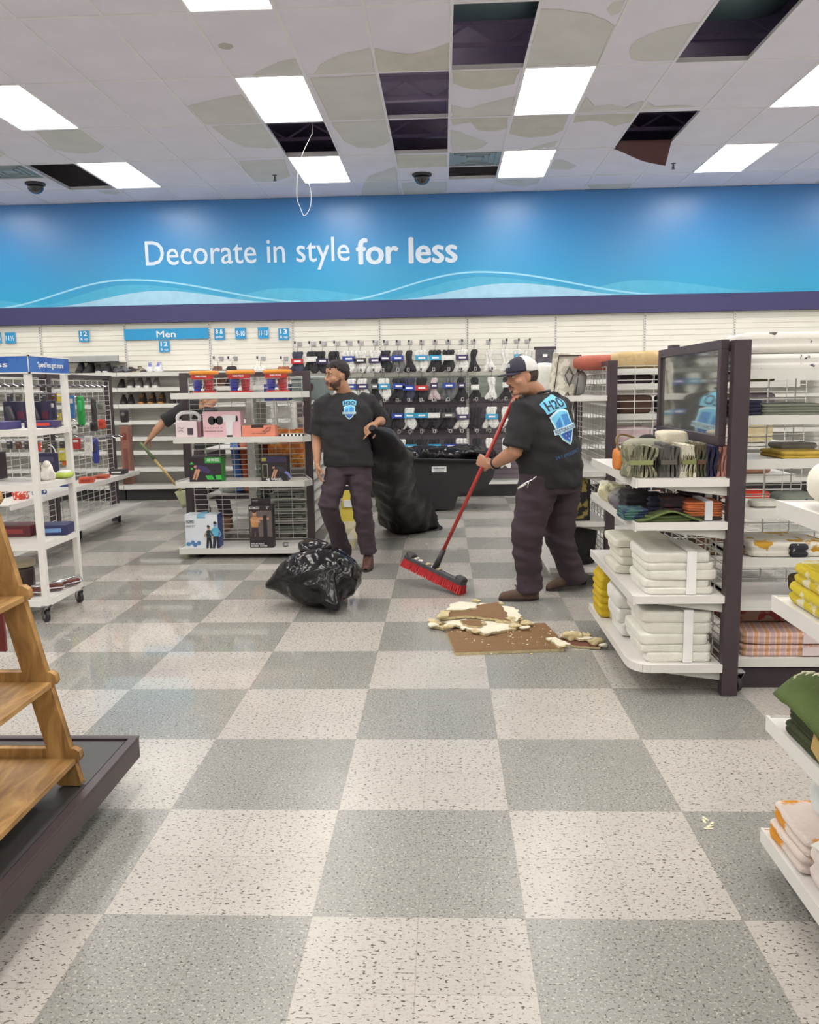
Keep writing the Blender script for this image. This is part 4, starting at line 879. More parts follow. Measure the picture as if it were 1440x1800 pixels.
t, w_ = fbox('massager_box', 'pink boxed massage gun with white device picture on the second shelf', -2.15, -1.81, 1.086, .235, .12, (222, 184, 192))
bk = M((36, 34, 40), .4); mb = MB(); blob(mb, [(-.09 + .034 * math.cos(a), .155 + .04 * math.sin(a)) for a in [i * math.pi / 8 for i in range(16)]], bk); blob(mb, [(-.02 + .034 * math.cos(a), .155 + .04 * math.sin(a)) for a in [i * math.pi / 8 for i in range(16)]], bk); blob(mb, [(-.075, .135), (-.04, .135), (-.04, .175), (-.075, .175)], bk); mb.build('print', t)
mb = MB(); wm = M((222, 218, 222), .4); blob(mb, [(.01, .14), (.13, .14), (.135, .20), (.01, .205)], wm); blob(mb, [(.04, .02), (.09, .02), (.10, .14), (.035, .14)], wm); blob(mb, [(.042, .004), (.092, .004), (.092, .024), (.042, .024)], bk, -.004); blob(mb, [(.125, .14), (.145, .15), (.145, .19), (.13, .2)], bk, -.004); mb.build('print', t)
for k in range(7): MB().box(-.155 + k * .024, -.002, .085, -.145 + k * .024, 0, .095, M((150, 120, 130), .5)).build('print', t)
text('MASSAGE GUN', .012, bk, t, (-.155, -.003, .055), width=.16)
t, w_ = fbox('coral_box', 'low coral orange box with small black mask print on the second shelf', -1.80, -1.505, 1.086, .105, .12, (226, 142, 118))
MB().box(-.065, -.003, .085, .045, .05, .112, M((60, 48, 48), .5)).build('box_clip', t, bevel=.004); MB().tube([(.03, -.003, .055), (.06, -.003, .06), (.08, -.003, .085), (.11, -.003, .09), (.1, -.003, .06), (.06, -.003, .045)], .002, M((60, 48, 48), .5), 5, closed=True).build('print', t); text('EYE MASSAGER', .010, M((60, 48, 48), .5), t, (-.06, -.003, .03), width=.13)
t = thing('checkered_strap', 'black and white checkered strap at the right end of the second shelf', 'strap', (-1.36, 7.5, 1.086)); mb = MB()
for i in range(12):
    for j in range(3): mb.box(-.10 + i * .017, -.03 + j * .022, .0, -.083 + i * .017, -.008 + j * .022, .022, bk if (i + j) % 2 else prt)
mb.build('woven_strap', t); MB().box(-.13, -.03, 0, -.10, .036, .016, bk).build('strap_buckle', t)
t, w_ = fbox('ab_wheel_box', 'black and green ab wheel box with a man in purple rolling out, third shelf left', -2.30, -2.005, .691, .222, .14, (46, 36, 44), side=(54, 150, 66))
gm = M((62, 176, 74), .5); mb = MB(); blob(mb, [(.0, .17), (.145, .17), (.145, .22), (.0, .22)], gm, -.002); blob(mb, [(.02, .02), (.145, .02), (.145, .06), (.0, .055)], gm, -.002); blob(mb, [(-.14, .16), (-.12, .185), (-.1, .16)], gm, -.002); blob(mb, [(-.13, .11), (-.11, .11), (-.11, .13), (-.13, .13)], gm, -.002); mb.build('print', t)
figure(t, .22, -.16, .0, 'roll', (66, 52, 100)); text('AB WHEEL', .026, prt, t, (.02, -.0045, .186), width=.115, bold=.03)
t, w_ = fbox('ab_wheel_box', 'black ab wheel box with dark purple top, third shelf right', -1.645, -1.41, .691, .222, .14, (44, 36, 42), side=(40, 34, 40))
mb = MB(); blob(mb, [(-.115, .17), (.115, .17), (.115, .22), (-.115, .22)], M((58, 46, 84), .5), -.001); blob(mb, [(-.105, .03), (-.055, .03), (-.055, .155), (-.105, .155)], M((150, 146, 120), .5), -.0015); blob(mb, [(-.098, .037), (-.062, .037), (-.062, .148), (-.098, .148)], bk, -.0025); blob(mb, [(-.108, .18), (-.07, .18), (-.07, .21), (-.108, .21)], M((170, 166, 60), .5), -.0025); mb.build('print', t)
figure(t, .18, -.06, .01, 'roll', (60, 54, 70), (120, 130, 190)); text('AB WHEEL', .022, prt, t, (0, -.004, .006), width=.15, align='CENTER', bold=.03)
lb = thing('dumbbell_box', 'white and blue 20LB SET dumbbell box on the bottom shelf', 'box', (-2.20, 7.38, .086)); w_ = .30; d_ = .16; h_ = .275
wb = M((216, 222, 230), .45, var=.02); mb = MB(); mb.box(-.16, 0, 0, .14, d_, h_, wb); mb.box(-.16, 0, h_, -.05, d_, h_ + .035, wb); mb.box(.03, 0, h_, .14, d_, h_ + .035, wb); mb.box(.14, .001, .001, .1415, d_ - .001, h_ + .034, M((70, 92, 160), .45)); mb.build('carton', lb)
db = M((120, 176, 206), .4)
mb = MB(); mb.tube([(-.05, .04, .285), (.03, .04, .285)], .03, db, 8); mb.tube([(-.03, .1, .29), (.02, .12, .29)], .032, db, 8); mb.build('dumbbell', lb)
mb = MB(); b2 = M((84, 130, 180), .4)
for cx_, cz_ in ((-.135, .04), (-.095, .055), (-.075, .03), (-.04, .05)): blob(mb, [(cx_ + .02 * math.cos(a), cz_ + .02 * math.sin(a)) for a in [i * math.pi / 3 for i in range(6)]], b2, -.004)
blob(mb, [(-.135, .035), (-.04, .04), (-.04, .05), (-.135, .045)], b2, -.003); mb.build('print', lb)
figure(lb, .19, .035, .0, 'stand', (30, 60, 56), (34, 32, 36), (190, 150, 130)); figure(lb, .22, .095, .0, 'stand', (90, 180, 210), (40, 44, 60), (110, 150, 180))
text('XGMC', .026, bk, lb, (-.15, -.003, .235), width=.075, bold=.02); text('20LB SET', .020, M((60, 66, 80), .5), lb, (-.15, -.003, .195), width=.085)
tw = thing('boxing_tower_box', 'tall black inflatable boxing tower box standing on the bottom shelf', 'box', (-1.662, 7.38, .086))
mb = MB(); mb.box(-.108, 0, 0, .108, .1, .39, M((48, 40, 44), .45)); mb.box(-.09, .03, .39, .09, .034, .45, M((48, 40, 44), .45)); mb.build('carton', tw)
mb = MB(); blob(mb, [(-.1, .1), (.1, .1), (.1, .34), (-.1, .34)], M((104, 94, 90), .5, var=.2, vs=30), -.001); blob(mb, [(.02, .07), (.055, .07), (.055, .30), (.02, .30)], bk, -.004); mb.build('print', tw)
figure(tw, .26, -.085, .06, 'punch', (190, 140, 90), (56, 46, 50)); text('KONGO', .024, prt, tw, (-.1, -.003, .356), width=.09, bold=.03); text('5"', .024, prt, tw, (.055, -.003, .356), width=.024); text('INFLATABLE', .014, prt, tw, (-.098, -.003, .032), width=.12, bold=.02); text('BOXING TOWER', .014, prt, tw, (-.098, -.003, .012), width=.15, bold=.02); text('KONGO', .012, prt, tw, (-.075, .027, .425), width=.05)
# ---------------------------------------------------------------- right fixture with towels
fx = thing('towel_fixture', 'wire fixture with dark end post and white shelves of towels at the right', 'display rack', (1.36, 4.5, 0)); xo = .895; xi = 1.325; fy0, fy1 = 3.90, 5.07
for y in (3.925, 5.10):
    mb = MB(fx.location); mb.box(1.325, y - .03, .0 if y < 4 else .04, 1.40, y + .03, 1.69, dark); mb.build('post', fx, bevel=.003)
mb = MB(fx.location); mb.box(1.34, 3.95, .10, 1.385, 5.08, .15, dark); mb.box(1.34, 3.95, 1.645, 1.385, 5.08, 1.69, dark); mb.build('rail', fx)
mb = MB(fx.location); wirex(mb, 1.34, 3.96, 5.07, .15, 1.2, .04, .15, .0026); mb.build('wire_grid', fx)
RZ = (.155, .495, .85, 1.055)
for z in RZ:
    mb = MB(fx.location)
    if z < .2:
        c = [(xi, fy0), (xo + .09, fy0)] + [(xo + .09 - .09 * math.sin(a), fy0 + .12 - .12 * math.cos(a)) for a in (.4, .8, 1.2, 1.57)] + [(xo, fy1), (xi, fy1)]
        mb.prism([(x, y, z - .012) for x, y in c], (0, 0, .012), white)
        for a, b_ in zip(c[:-2], c[1:-1]): mb.bar((a[0], a[1], z - .016), (b_[0], b_[1], z - .016), .01, .04, white)
    else:
        mb.box(xo + .007, fy0 + .005, z - .010, xi, fy1, z, white); mb.box(xo, fy0 - .001, z - .04, xo + .008, fy1, z + .004, white); mb.box(xo + .009, fy0, z - .035, xi, fy0 + .006, z + .002, white)
    for y in (fy0 + .03, fy1 - .01):     # tapered brackets with bolt holes
        mb.prism([(xo + .05, y, z - .012), (xi + .005, y, z - .012), (xi + .005, y, z - .085), (xo + .10, y, z - .04)], (0, .004, 0), lip)
        for xx in (xo + .14, xi - .04): mb.lathe([(.001, -.002), (.007, -.002), (.007, 0)], (xx, y, z - .032), bk, 10, 'Y')
    o = mb.build('shelf', fx)
wheel(fx, 1.42, 3.95, .04, .4); wheel(fx, 1.38, 5.0, .04, .4)
# shelves facing the camera on the right of the post
fr = thing('linen_fixture', 'white wire shelving bay facing the camera right of the dark post', 'display rack', (2.05, 4.3, 0))
FZ = (.155, .44, .655, .892, 1.132, 1.338, 1.552)
for z in FZ:
    mb = MB(fr.location); mb.box(1.425, 4.0, z - .012, 2.65, 4.42, z, white); mb.box(1.425, 3.99, z - .04, 2.65, 4.002, z + .004, lip); mb.box(1.425, 4.0, z - .04, 1.432, 4.42, z, lip); mb.build('shelf', fr)
mb = MB(fr.location); wirey(mb, 4.44, 1.42, 2.65, .15, 1.62, .05, .14, .0026); mb.build('wire_grid', fr)
mb = MB(fr.location); mb.box(2.65, 4.40, 0, 2.72, 4.46, 1.69, dark); mb.build('post', fr); mb = MB(fr.location); mb.box(1.42, 4.02, .0, 2.65, 4.5, .10, M((56, 46, 52), .5)); mb.build('kick_panel', fr)
# framed mirror panel
mf = thing('framed_mirror', 'large dark framed glass panel mounted beside the post, reflecting the aisle', 'mirror', (1.31, 4.5, 1.2))
mb = MB(mf.location); my0, my1, mz0, mz1 = 3.96, 5.10, 1.205, 1.695
for a in ((my0, mz0, my1, mz0 + .045), (my0, mz1 - .045, my1, mz1), (my0, mz0 + .045, my0 + .05, mz1 - .045), (my1 - .05, mz0 + .045, my1, mz1 - .045)): mb.box(1.285, a[0], a[1], 1.32, a[2], a[3], dark)
mb.build('frame', mf, bevel=.002)
mb = MB(mf.location); mb.box(1.30, my0 + .045, mz0 + .04, 1.312, my1 - .045, mz1 - .04, M((176, 178, 172), .05, .8, var=.12, vs=5, bump=.01, bs=3, key='scuffed_mirror')); mb.build('glass', mf)
mb = MB(mf.location); mb.box(1.30, my1 - .25, mz1, 1.34, my1 - .15, mz1 + .02, dark); mb.build('hook_clip', mf)
# second right fixture (further away)
f2 = thing('wire_fixture', 'wire shelving fixture with dark corner post standing behind the capped man', 'display rack', (1.2, 6.8, 0)); qy0 = 6.10
for (x, y) in ((1.21, 6.12), (1.21, 7.6)): mb = MB(f2.location); mb.box(x - .028, y - .03, .04, x + .04, y + .03, 1.67, dark); mb.build('post', f2, bevel=.003)
mb = MB(f2.location); mb.box(1.19, 6.15, 1.635, 1.235, 7.6, 1.67, dark); mb.box(1.19, 6.15, .08, 1.235, 7.6, .12, dark); mb.build('rail', f2)
mb = MB(f2.location); wirex(mb, 1.20, 6.15, 7.57, .12, 1.63, .045, .13, .0026); mb.build('wire_grid', f2)
mb = MB(f2.location); wirey(mb, 6.13, 1.25, 2.6, .12, 1.63, .05, .14, .0026); mb.build('wire_grid', f2)
for z in (.155, .50, .87, 1.42):
    mb = MB(f2.location); mb.box(.787, qy0 + .005, z - .01, 1.19, 7.55, z, white); mb.box(.78, qy0 - .001, z - .04, .788, 7.55, z + .004, white); mb.box(.789, qy0, z - .035, 1.19, qy0 + .006, z + .003, white); mb.prism([(.84, qy0 + .03, z - .01), (1.2, qy0 + .03, z - .01), (1.2, qy0 + .03, z - .08)], (0, .004, 0), lip); mb.build('shelf', f2)
for z in (.2, .55, .82, 1.05, 1.28, 1.50, 1.61):
    mb = MB(f2.location); mb.box(1.26, 6.25, z - .01, 2.6, 6.75, z, white); mb.box(1.26, 6.24, z - .04, 2.6, 6.252, z + .004, lip); mb.build('shelf', f2)
wheel(f2, 1.05, 6.2, .045, .3)
# cushions on top of it
p = P(1042, 630, Y=6.6); soft('cushion', 'flat rust coloured cushion on top of the far shelves beside the cap', 'cushion', (p.x + .05, 6.6, 1.612), (.21, .2, .058), (168, 92, 76), (.6, .5), .06, seed=3)
p = P(1122, 625, Y=6.5); soft('cushion', 'flat tan cushion with dark stitched marks beside the rust cushion', 'cushion', (p.x + .02, 6.5, 1.612), (.25, .2, .068), (196, 172, 130), (.6, .5), .06, seed=4, col2=(186, 160, 116), thr=.5)
# goods hanging / stored on it
t = thing('patterned_mat', 'grey and cream patterned mat in clear wrap standing behind the capped man', 'mat', P(988, 728, Y=6.6)); q = MB()
q.cbox((0, 0, .24), (.2, .03, .46), M((176, 172, 158), .6, rgb2=(206, 202, 190), thr=.5, vs=22), Matrix.Rotation(.12, 3, 'Y')); q.build('mat_body', t, bevel=.01)
q = MB(); 
for s_ in (-1, 1): q.bar((s_ * .085 + .0, -.02, .03), (s_ * .085 + .055, -.02, .45), .01, .006, M((60, 50, 46), .6))
q.bar((-.03, -.02, .45), (.14, -.02, .45), .006, .01, M((60, 50, 46), .6)); q.build('border_stripe', t); q = MB(); q.tube([(.02, -.02, .3), (.05, -.02, .36), (.08, -.02, .30), (.05, -.02, .22)], .008, M((90, 82, 74), .6), 6, closed=True); q.tube([(.0, -.02, .12), (.04, -.02, .17), (.06, -.02, .10)], .008, M((90, 82, 74), .6), 6, closed=True); q.build('print', t)
soft('white_bundle', 'white crumpled plastic wrapped bundle between the cap and the patterned mat', 'bundle', P(958, 690, Y=6.9), (.08, .08, .12), (222, 222, 216), nz=.2, seed=6)
for k, (u, c) in enumerate(((1030, (150, 150, 148)), (1045, (120, 122, 120)), (1038, (170, 172, 168)))): soft('grey_bag', 'grey crumpled bag behind the wire grid of the far fixture, %s of three' % ordn[k], 'bag', (1.02, 6.7 + .2 * k, (1.421, .871, .501)[k]), (.1, .12, .1), c, nz=.25, seed=20 + k)
t = thing('black_basket', 'black round basket on the low shelf behind the capped man', 'basket', (1.0, 6.35, .156)); MB().lathe([(.001, 0), (.15, 0), (.17, .28), (.16, .30), (.15, .28), (.13, .02), (.001, .02)], (0, 0, 0), M((40, 38, 42), .7, bump=.5), 26).build('basket_body', t, True); MB().tube([(.17 * math.cos(a), .17 * math.sin(a), .29) for a in [i * math.pi / 12 for i in range(24)]], .01, M((30, 28, 30), .6), 6, closed=True).build('basket_rim', t, True)
t = thing('picture_canvas', 'upright gold and black marbled framed canvas on the middle shelf behind the capped man', 'picture', (.98, 6.16, .505)); MB().box(-.09, 0, 0, .09, .03, .33, M((150, 132, 70), .4, rgb2=(30, 28, 30), thr=.5, vs=14)).build('canvas', t); q = MB()
for a in ((-.1, 0, -.085, .34), (.085, 0, .1, .34), (-.1, -.0, .1, .012), (-.1, .33, .1, .345)): q.box(a[0], -.006, a[1], a[2], .034, a[3], bk)
q.build('frame', t)
box_item('dark_book', 'black and grey box lying beside the gold canvas', 'box', .86, 6.3, .501, .1, .2, .2, (60, 64, 72))
fillers = [(.2, (70, 60, 66)), (.55, (196, 90, 70)), (.82, (170, 120, 110)), (1.05, (200, 190, 180)), (1.28, (80, 66, 76)), (1.50, (56, 48, 56))]
for k, (z, c) in enumerate(fillers):
    for j in range(4):
        cc = tuple(max(20, min(235, int(v + rnd.uniform(-30, 30)))) for v in c); h = .14 if z not in (1.50,) else .07
        soft('folded_linen', '%s folded linen on the far wire fixture, %s shelf from the floor' % (['left', 'left of centre', 'right of centre', 'rightmost'][j], ordn[k]), 'linen', (1.43 + j * .3, 6.42, z + .001), (.125, .13, h / 2), cc, (.3, .3), .08, seed=k * 5 + j)
# ---------------------------------------------------------------- textiles
def towel(w_, d, h, m, seed=0, folds=2, name='folded_towel', parent=None, loc=(0, 0, 0), org=None):
    """folded textile slab: rounded fold at -Y and -X edges, layer grooves on the rim"""
    mb = MB(); g = []; nz = 26; nu = 44
    for i in range(nz + 1):
        a = -math.pi / 2 + math.pi * i / nz; z = h / 2 + h / 2 * math.copysign(abs(math.sin(a)) ** .55, math.sin(a)); ins = (1 - abs(math.cos(a)) ** .45) * h * .45
        groove = .0
        for q in range(1, folds): groove += .010 * math.exp(-((z - h * q / folds) / (h * .035)) ** 2)
        row = []
        for j in range(nu):
            b_ = 2 * math.pi * j / nu; cx_, sy_ = math.cos(b_), math.sin(b_); e = .16
            x = math.copysign(abs(cx_) ** e, cx_) * (w_ / 2 - ins - groove); y = math.copysign(abs(sy_) ** e, sy_) * (d / 2 - ins - groove)
            k = noise.noise(Vector((x * 9, y * 9, z * 20 + seed * 3))) * .006 * (1 if i not in (0, nz) else .3)
            row.append(Vector((x + k, y + k, z + noise.noise(Vector((x * 7, y * 7, seed))) * .006)) + Vector(loc))
        g.append(row)
    mb.surf(g, m, cv=True); mb.add(g[-1], [tuple(range(nu))], m); mb.add(g[0], [tuple(range(nu - 1, -1, -1))], m)
    return mb.build(name, parent, True)
def terry(c, var=.05, **k): return M(c, .95, var=var, vs=18, bump=.35, bs=260, **k)
wt = terry((228, 226, 218), key='white_terry')
def towel_bundle(lab, loc, w_, d, hs, m, band=True, rz=0, seed=0, cat='towels'):
    t = thing('towel_bundle', lab, cat, loc, rz); z = 0
    for k, h in enumerate(hs):
        towel(w_ * (1 - .03 * ((k * 7 + seed) % 3)), d * (1 - .02 * (k % 2)), h, m, seed + k, 1, 'folded_towel', t, ((.012 * ((k * 5 + seed) % 3 - 1)), 0, z)); z += h * .96
    if band:
        mb = MB(); x0 = w_ * .08; bw = .045; y0 = -d / 2 - .006
        mb.box(x0, y0, 0.002, x0 + bw, y0 + .003, z + .006, M((238, 237, 236), .5)); mb.box(x0, y0, z + .006, x0 + bw, d / 2, z + .009, M((238, 237, 236), .5)); mb.build('paper_band', t)
    return t, z
towel_bundle('white folded towels with paper band on the shelf just above the bottom shelf', (1.125, 4.115, .496), .335, .36, (.034, .036, .05, .04, .05), wt, seed=1)
towel_bundle('pile of white printed cloths at the far end of the third towel shelf', (1.07, 4.56, .496), .30, .34, (.045, .05, .05, .045), terry((222, 220, 206)), False, seed=3)
t, z = towel_bundle('white folded towels with paper band and grey printed top on the bottom shelf', (1.12, 4.13, .156), .34, .38, (.05, .04, .055, .06, .06), wt, seed=5)
towel_bundle('white lumpy towels behind the banded stack on the bottom shelf', (1.06, 4.50, .156), .28, .3, (.08, .08, .09), terry((226, 225, 220)), False, seed=8)
q = MB(); q.box(-.14, -.08, z + .004, .06, .12, z + .008, M((150, 156, 148), .6)); q.box(-.11, -.04, z + .008, .0, .04, z + .010, M((90, 92, 90), .6)); q.build('printed_insert', t)
t = thing('yellow_blanket', 'folded mustard yellow blanket with white ribbon standing behind the white towels on the bottom shelf', 'blanket', (.99, 4.86, .156))
ym = terry((206, 176, 42))
for k in range(3): towel(.19, .26, .085, ym, k, 2, 'blanket_fold', t, (0, 0, k * .08))
towel(.16, .24, .06, ym, 7, 2, 'blanket_fold', t, (.0, .0, .235)); MB().tube([(-.03, -.135, .0), (-.04, -.14, .15), (-.03, -.12, .27), (0, 0, .30)], .007, M((236, 232, 200), .6), 6).build('ribbon', t, True)
# throws: pleated bundles
def pleats(n, w_, h, d, m, parent, name, pinch=.28, seed=0, tilt=0, loc=(0, 0, 0)):
    mb = MB(); r = random.Random(seed); loc = Vector(loc)
    for k in range(n):
        xc = (k + .5) / n * w_ - w_ / 2; th = w_ / n * .46; hh = h * (1 - .12 * r.random()); pts = []
        ring = []
        for i in range(12): s_ = i / 11; ring.append((th * (.9 if 0 < i < 11 else .55), s_))
        def X(s_, sg): z = s_ * hh; pf = 1 - pinch * math.exp(-((s_ - .45) / .18) ** 2); return xc * pf * (1 + .10 * abs(s_ - .45)) + sg * th * pf * .95 * (1 + .0 * s_) + .004 * math.sin(8 * s_ + k)
        outline = [(X(i / 11, -1), hh * i / 11) for i in range(12)] + [(xc + th * math.cos(a) * -1 * 1, hh + th * .8 * math.sin(a)) for a in (.6, 1.57, 2.5)] + [(X(i / 11, 1), hh * i / 11) for i in range(11, -1, -1)]
        g = []
        for j in range(7):
            y = -d / 2 + d * j / 6; rr = .94 if j in (0, 6) else 1
            g.append([Vector((x * rr * (1 + .02 * math.sin(j + k)) + .006 * math.sin(j * 1.3 + k + seed) + tilt * z, y + .008 * math.sin(z * 30 + k), z)) + loc for x, z in outline])
        mb.surf(g, m, cv=True); mb.add(g[0], [tuple(range(len(outline) - 1, -1, -1))], m); mb.add(g[-1], [tuple(range(len(outline)))], m)
        # inner fold line on the front
        mb.tube([g[0][2] * .5 + g[0][-3] * .5 + Vector((0, -.002, 0)), g[0][8] * .5 + g[0][-9] * .5 + Vector((0, -.002, 0))], .0016, M((70, 66, 60), .9), 4)
    return mb.build(name, parent, True)
BG = 'rolled throws on the top shelf of the towel fixture'
def throw(lab, u0, u1, c, n, bandc=None, y=3.99, seed=0, tilt=0, c2=None, h=.155, thr=.5):
    a = P(u0, 838, Y=y); b_ = P(u1, 838, Y=y); t = thing('rolled_throw', lab, 'throw', ((a.x + b_.x) / 2, y + .09, 1.056), 0, BG)
    pleats(n, (b_.x - a.x) * 1.02, h, .20, terry(c, .2, rgb2=c2, thr=thr), t, 'throw_folds', seed=seed, tilt=tilt)
    if bandc: w_ = (b_.x - a.x) * .78; MB().box(-w_ / 2 + tilt * .07, -.108, h * .40, w_ / 2 + tilt * .07, .108, h * .40 + .022, M(bandc, .6)).build('band', t)
    return t
throw('olive grey pleated throw with olive band, leftmost on the top towel shelf', 1102, 1152, (112, 112, 94), 8, (134, 140, 90), seed=1, c2=(150, 146, 122))
throw('charcoal grey pleated throw, second from the left on the top towel shelf', 1156, 1192, (92, 90, 86), 6, (88, 84, 76), seed=2)
throw('white and khaki pleated throw with olive band on the top towel shelf', 1192, 1222, (206, 200, 184), 5, (120, 124, 74), seed=3, tilt=.1, c2=(160, 154, 120), thr=.55)
throw('green and brown pleated throw right of the white one', 1222, 1240, (92, 84, 62), 4, (90, 60, 44), seed=4, c2=(76, 84, 60))
throw('navy blue pleated throw beside the pink one', 1240, 1260, (44, 44, 74), 3, seed=5)
throw('dusty pink pleated throw nearest the dark post', 1259, 1276, (196, 140, 128), 3, seed=6)
soft('pale_throw', 'grey green rolled throw behind the pleated front row', 'throw', (1.02, 4.30, 1.056), (.10, .07, .085), (150, 150, 132), nz=.15, seed=3)
t = thing('knit_hat', 'black knitted hat with a red and green patch on the top towel shelf', 'hat', (1.06, 4.38, 1.14)); MB().sq((0, 0, .04), (.055, .06, .06), terry((44, 40, 42)), (.8, .9), .06).build('hat_crown', t, True); MB().sq((.0, -.056, .035), (.022, .008, .03), M((190, 50, 44), .7), (.9, .9)).build('hat_patch', t, True); MB().sq((-.045, 0, .02), (.018, .05, .03), M((110, 66, 40), .6), (.8, .8)).build('hat_side', t, True)
soft('cream_roll', 'cream twisted knit roll beside the black hat', 'knit roll', (1.17, 4.33, 1.19), (.075, .06, .035), (216, 208, 188), nz=.3, sc_=16, seed=5); soft('throw_support', 'brown and grey folded throws below the cream roll', 'throw', (1.17, 4.36, 1.056), (.11, .09, .068), (120, 100, 84), nz=.15, seed=7, col2=(80, 80, 84)); soft('throw_support', 'dark folded throws below the black hat', 'throw', (1.05, 4.50, 1.056), (.10, .09, .05), (96, 92, 84), nz=.15, seed=9)
# leather basket
t = thing('leather_basket', 'brown leather basket with orange end and looped handle on the top towel shelf', 'basket', (.985, 4.42, 1.056)); lm = M((122, 68, 42), .45, var=.1, bump=.15, bs=90)
MB().box(-.07, -.10, 0, .10, .09, .105, lm).build('basket_body', t, bevel=.014); MB().sq((-.075, -.03, .055), (.022, .075, .056), M((214, 130, 60), .6), (.6, .7)).build('basket_end', t, True); MB().box(-.055, -.085, .103, .085, .075, .115, M((224, 220, 212), .8, bump=.4)).build('lining', t, bevel=.004)
MB().tube(smoothp([Vector(v) for v in ((-.06, -.09, .07), (-.09, -.06, .15), (-.06, 0, .18), (.0, .02, .17), (.05, .0, .14), (.09, -.02, .10))]), .006, M((120, 92, 48), .5), 8).build('handle', t, True)
MB().lathe([(.001, -.004), (.028, -.004), (.028, 0), (.001, 0)], (-.035, -.104, .05), M((206, 140, 84), .5), 20, 'Y', ).build('round_tag', t, True)
# second shelf goods
for k, (u, v_, c) in enumerate(((1052, 872, (214, 210, 176)), (1070, 866, (226, 222, 200)), (1085, 872, (196, 194, 160)), (1063, 884, (128, 124, 122)), (1082, 888, (104, 100, 104)), (1098, 880, (120, 112, 108)))):
    p = P(u, v_ + 8, Z=.852); soft('fabric_flower', '%s fluffy fabric flower at the far left of the second towel shelf, %s of six' % ('cream' if k < 3 else 'grey', ordn[k]), 'fabric flower', (max(.93, p.x), min(4.95, p.y), .852), (.055, .06, .045), c, (.9, .9), .55, 22, k, 'flower_body')
FG = None
for lab, u0, u1, y, z, h, c, c2 in (('black folded blanket with grey strap on the second towel shelf', 1100, 1150, 4.22, .853, .11, (44, 40, 44), None), ('teal and navy folded cloth on the second towel shelf', 1098, 1142, 4.06, .853, .05, (70, 110, 104), (44, 60, 90)),
                          ('dark navy folded throw on the second towel shelf', 1140, 1175, 4.18, .853, .10, (58, 56, 76), None), ('dark maroon folded throw on the second towel shelf', 1165, 1206, 4.10, .853, .105, (76, 48, 50), (56, 48, 56)), ('orange rolled blanket with white paper band on the second towel shelf', 1206, 1272, 4.05, .853, .085, (196, 110, 68), (84, 66, 60)), ('dark folded cloths behind the orange roll', 1206, 1270, 4.32, .853, .12, (70, 58, 58), (60, 50, 52))):
    a = P(u0, 900, Y=y - .1); b_ = P(u1, 900, Y=y - .1); t = thing('folded_blanket', lab, 'blanket', ((a.x + b_.x) / 2, y, z)); n = 4 if 'orange' in lab else 2
    for k in range(n): towel(b_.x - a.x, .2, h / n * 1.02, terry(c if (k or n < 4) else c2, .15, rgb2=(c2 if n < 4 else None)), int(u0) + k, 2, 'blanket_fold', t, (0, 0, k * h / n))
    if 'orange' in lab: MB().box(.0, -.108, .0, .035, .1, h + .008, M((214, 218, 222), .5)).build('paper_band', t, bevel=.002)
t = thing('green_cloth', 'moss green cloth folded flat at the edge of the second towel shelf', 'cloth', (1.06, 3.985, .852)); mb = MB()
g = [[Vector((-.15 + .3 * i / 14, -.07 + .14 * j / 6, .004 + .045 * math.exp(-((i - 7.5) / 4) ** 2) * (1 - .25 * (j / 6)))) for j in range(7)] for i in range(15)]
mb.surf(g, terry((96, 112, 64))); mb.build('cloth_top', t, True, solid=.008); towel(.22, .13, .03, terry((84, 98, 58)), 3, 2, 'cloth_fold', t, (0, .01, 0))
# goods on the camera-facing shelves
def row_item(name, lab, cat, u0, u1, z, h, c, c2=None, thr=.5, d=.3, y=4.17, n=1, vs=14, stretch=None):
    a = P(u0, 700, Y=4.05); b_ = P(u1, 700, Y=4.05); t = thing(name, lab, cat, ((a.x + b_.x) / 2, y, z + .001)); m = M(c, .9, var=.12, vs=vs, bump=.2, bs=200, rgb2=c2, thr=thr, stretch=stretch)
    for k in range(n): towel(b_.x - a.x, d, h / n, m, int(u0 + k * 7 + z * 90), 2, 'linen_fold', t, (0, 0, k * h / n))
    return t
row_item('folded_bedding', 'white bedding with dark line drawings on the top shelf at the upper right, lower layer', 'bedding', 1303, 1490, 1.552, .075, (230, 228, 224), (60, 60, 76), .64, vs=16)
row_item('folded_bedding', 'white bedding with dark line drawings on the top shelf at the upper right, upper layer', 'bedding', 1300, 1490, 1.628, .10, (226, 222, 216), (84, 78, 78), .655, vs=14)
row_item('navy_throw', 'dark navy folded throw beside the post on the second shelf from the top', 'throw', 1298, 1338, 1.338, .075, (38, 40, 62), n=2)
t = row_item('grey_blanket', 'grey green folded blanket right of the navy throw', 'blanket', 1336, 1450, 1.338, .055, (120, 122, 110), n=2)
row_item('mustard_cloth', 'flat mustard cloth on the third shelf from the top', 'cloth', 1376, 1460, 1.132, .035, (190, 160, 66)); row_item('grey_cloth', 'grey cloth behind the mustard cloth', 'cloth', 1400, 1470, 1.132, .06, (140, 136, 134), y=4.3, d=.18)
soft('grey_slipper', 'grey slipper with dark stripes on the fourth shelf', 'slipper', (1.72, 4.15, .893), (.09, .08, .035), (136, 142, 134), nz=.15, seed=2, col2=(60, 60, 62), thr=.62); soft('white_cloth', 'small white cloth left of the grey slipper', 'cloth', (1.57, 4.12, .893), (.07, .06, .018), (222, 220, 212), nz=.2, seed=6)
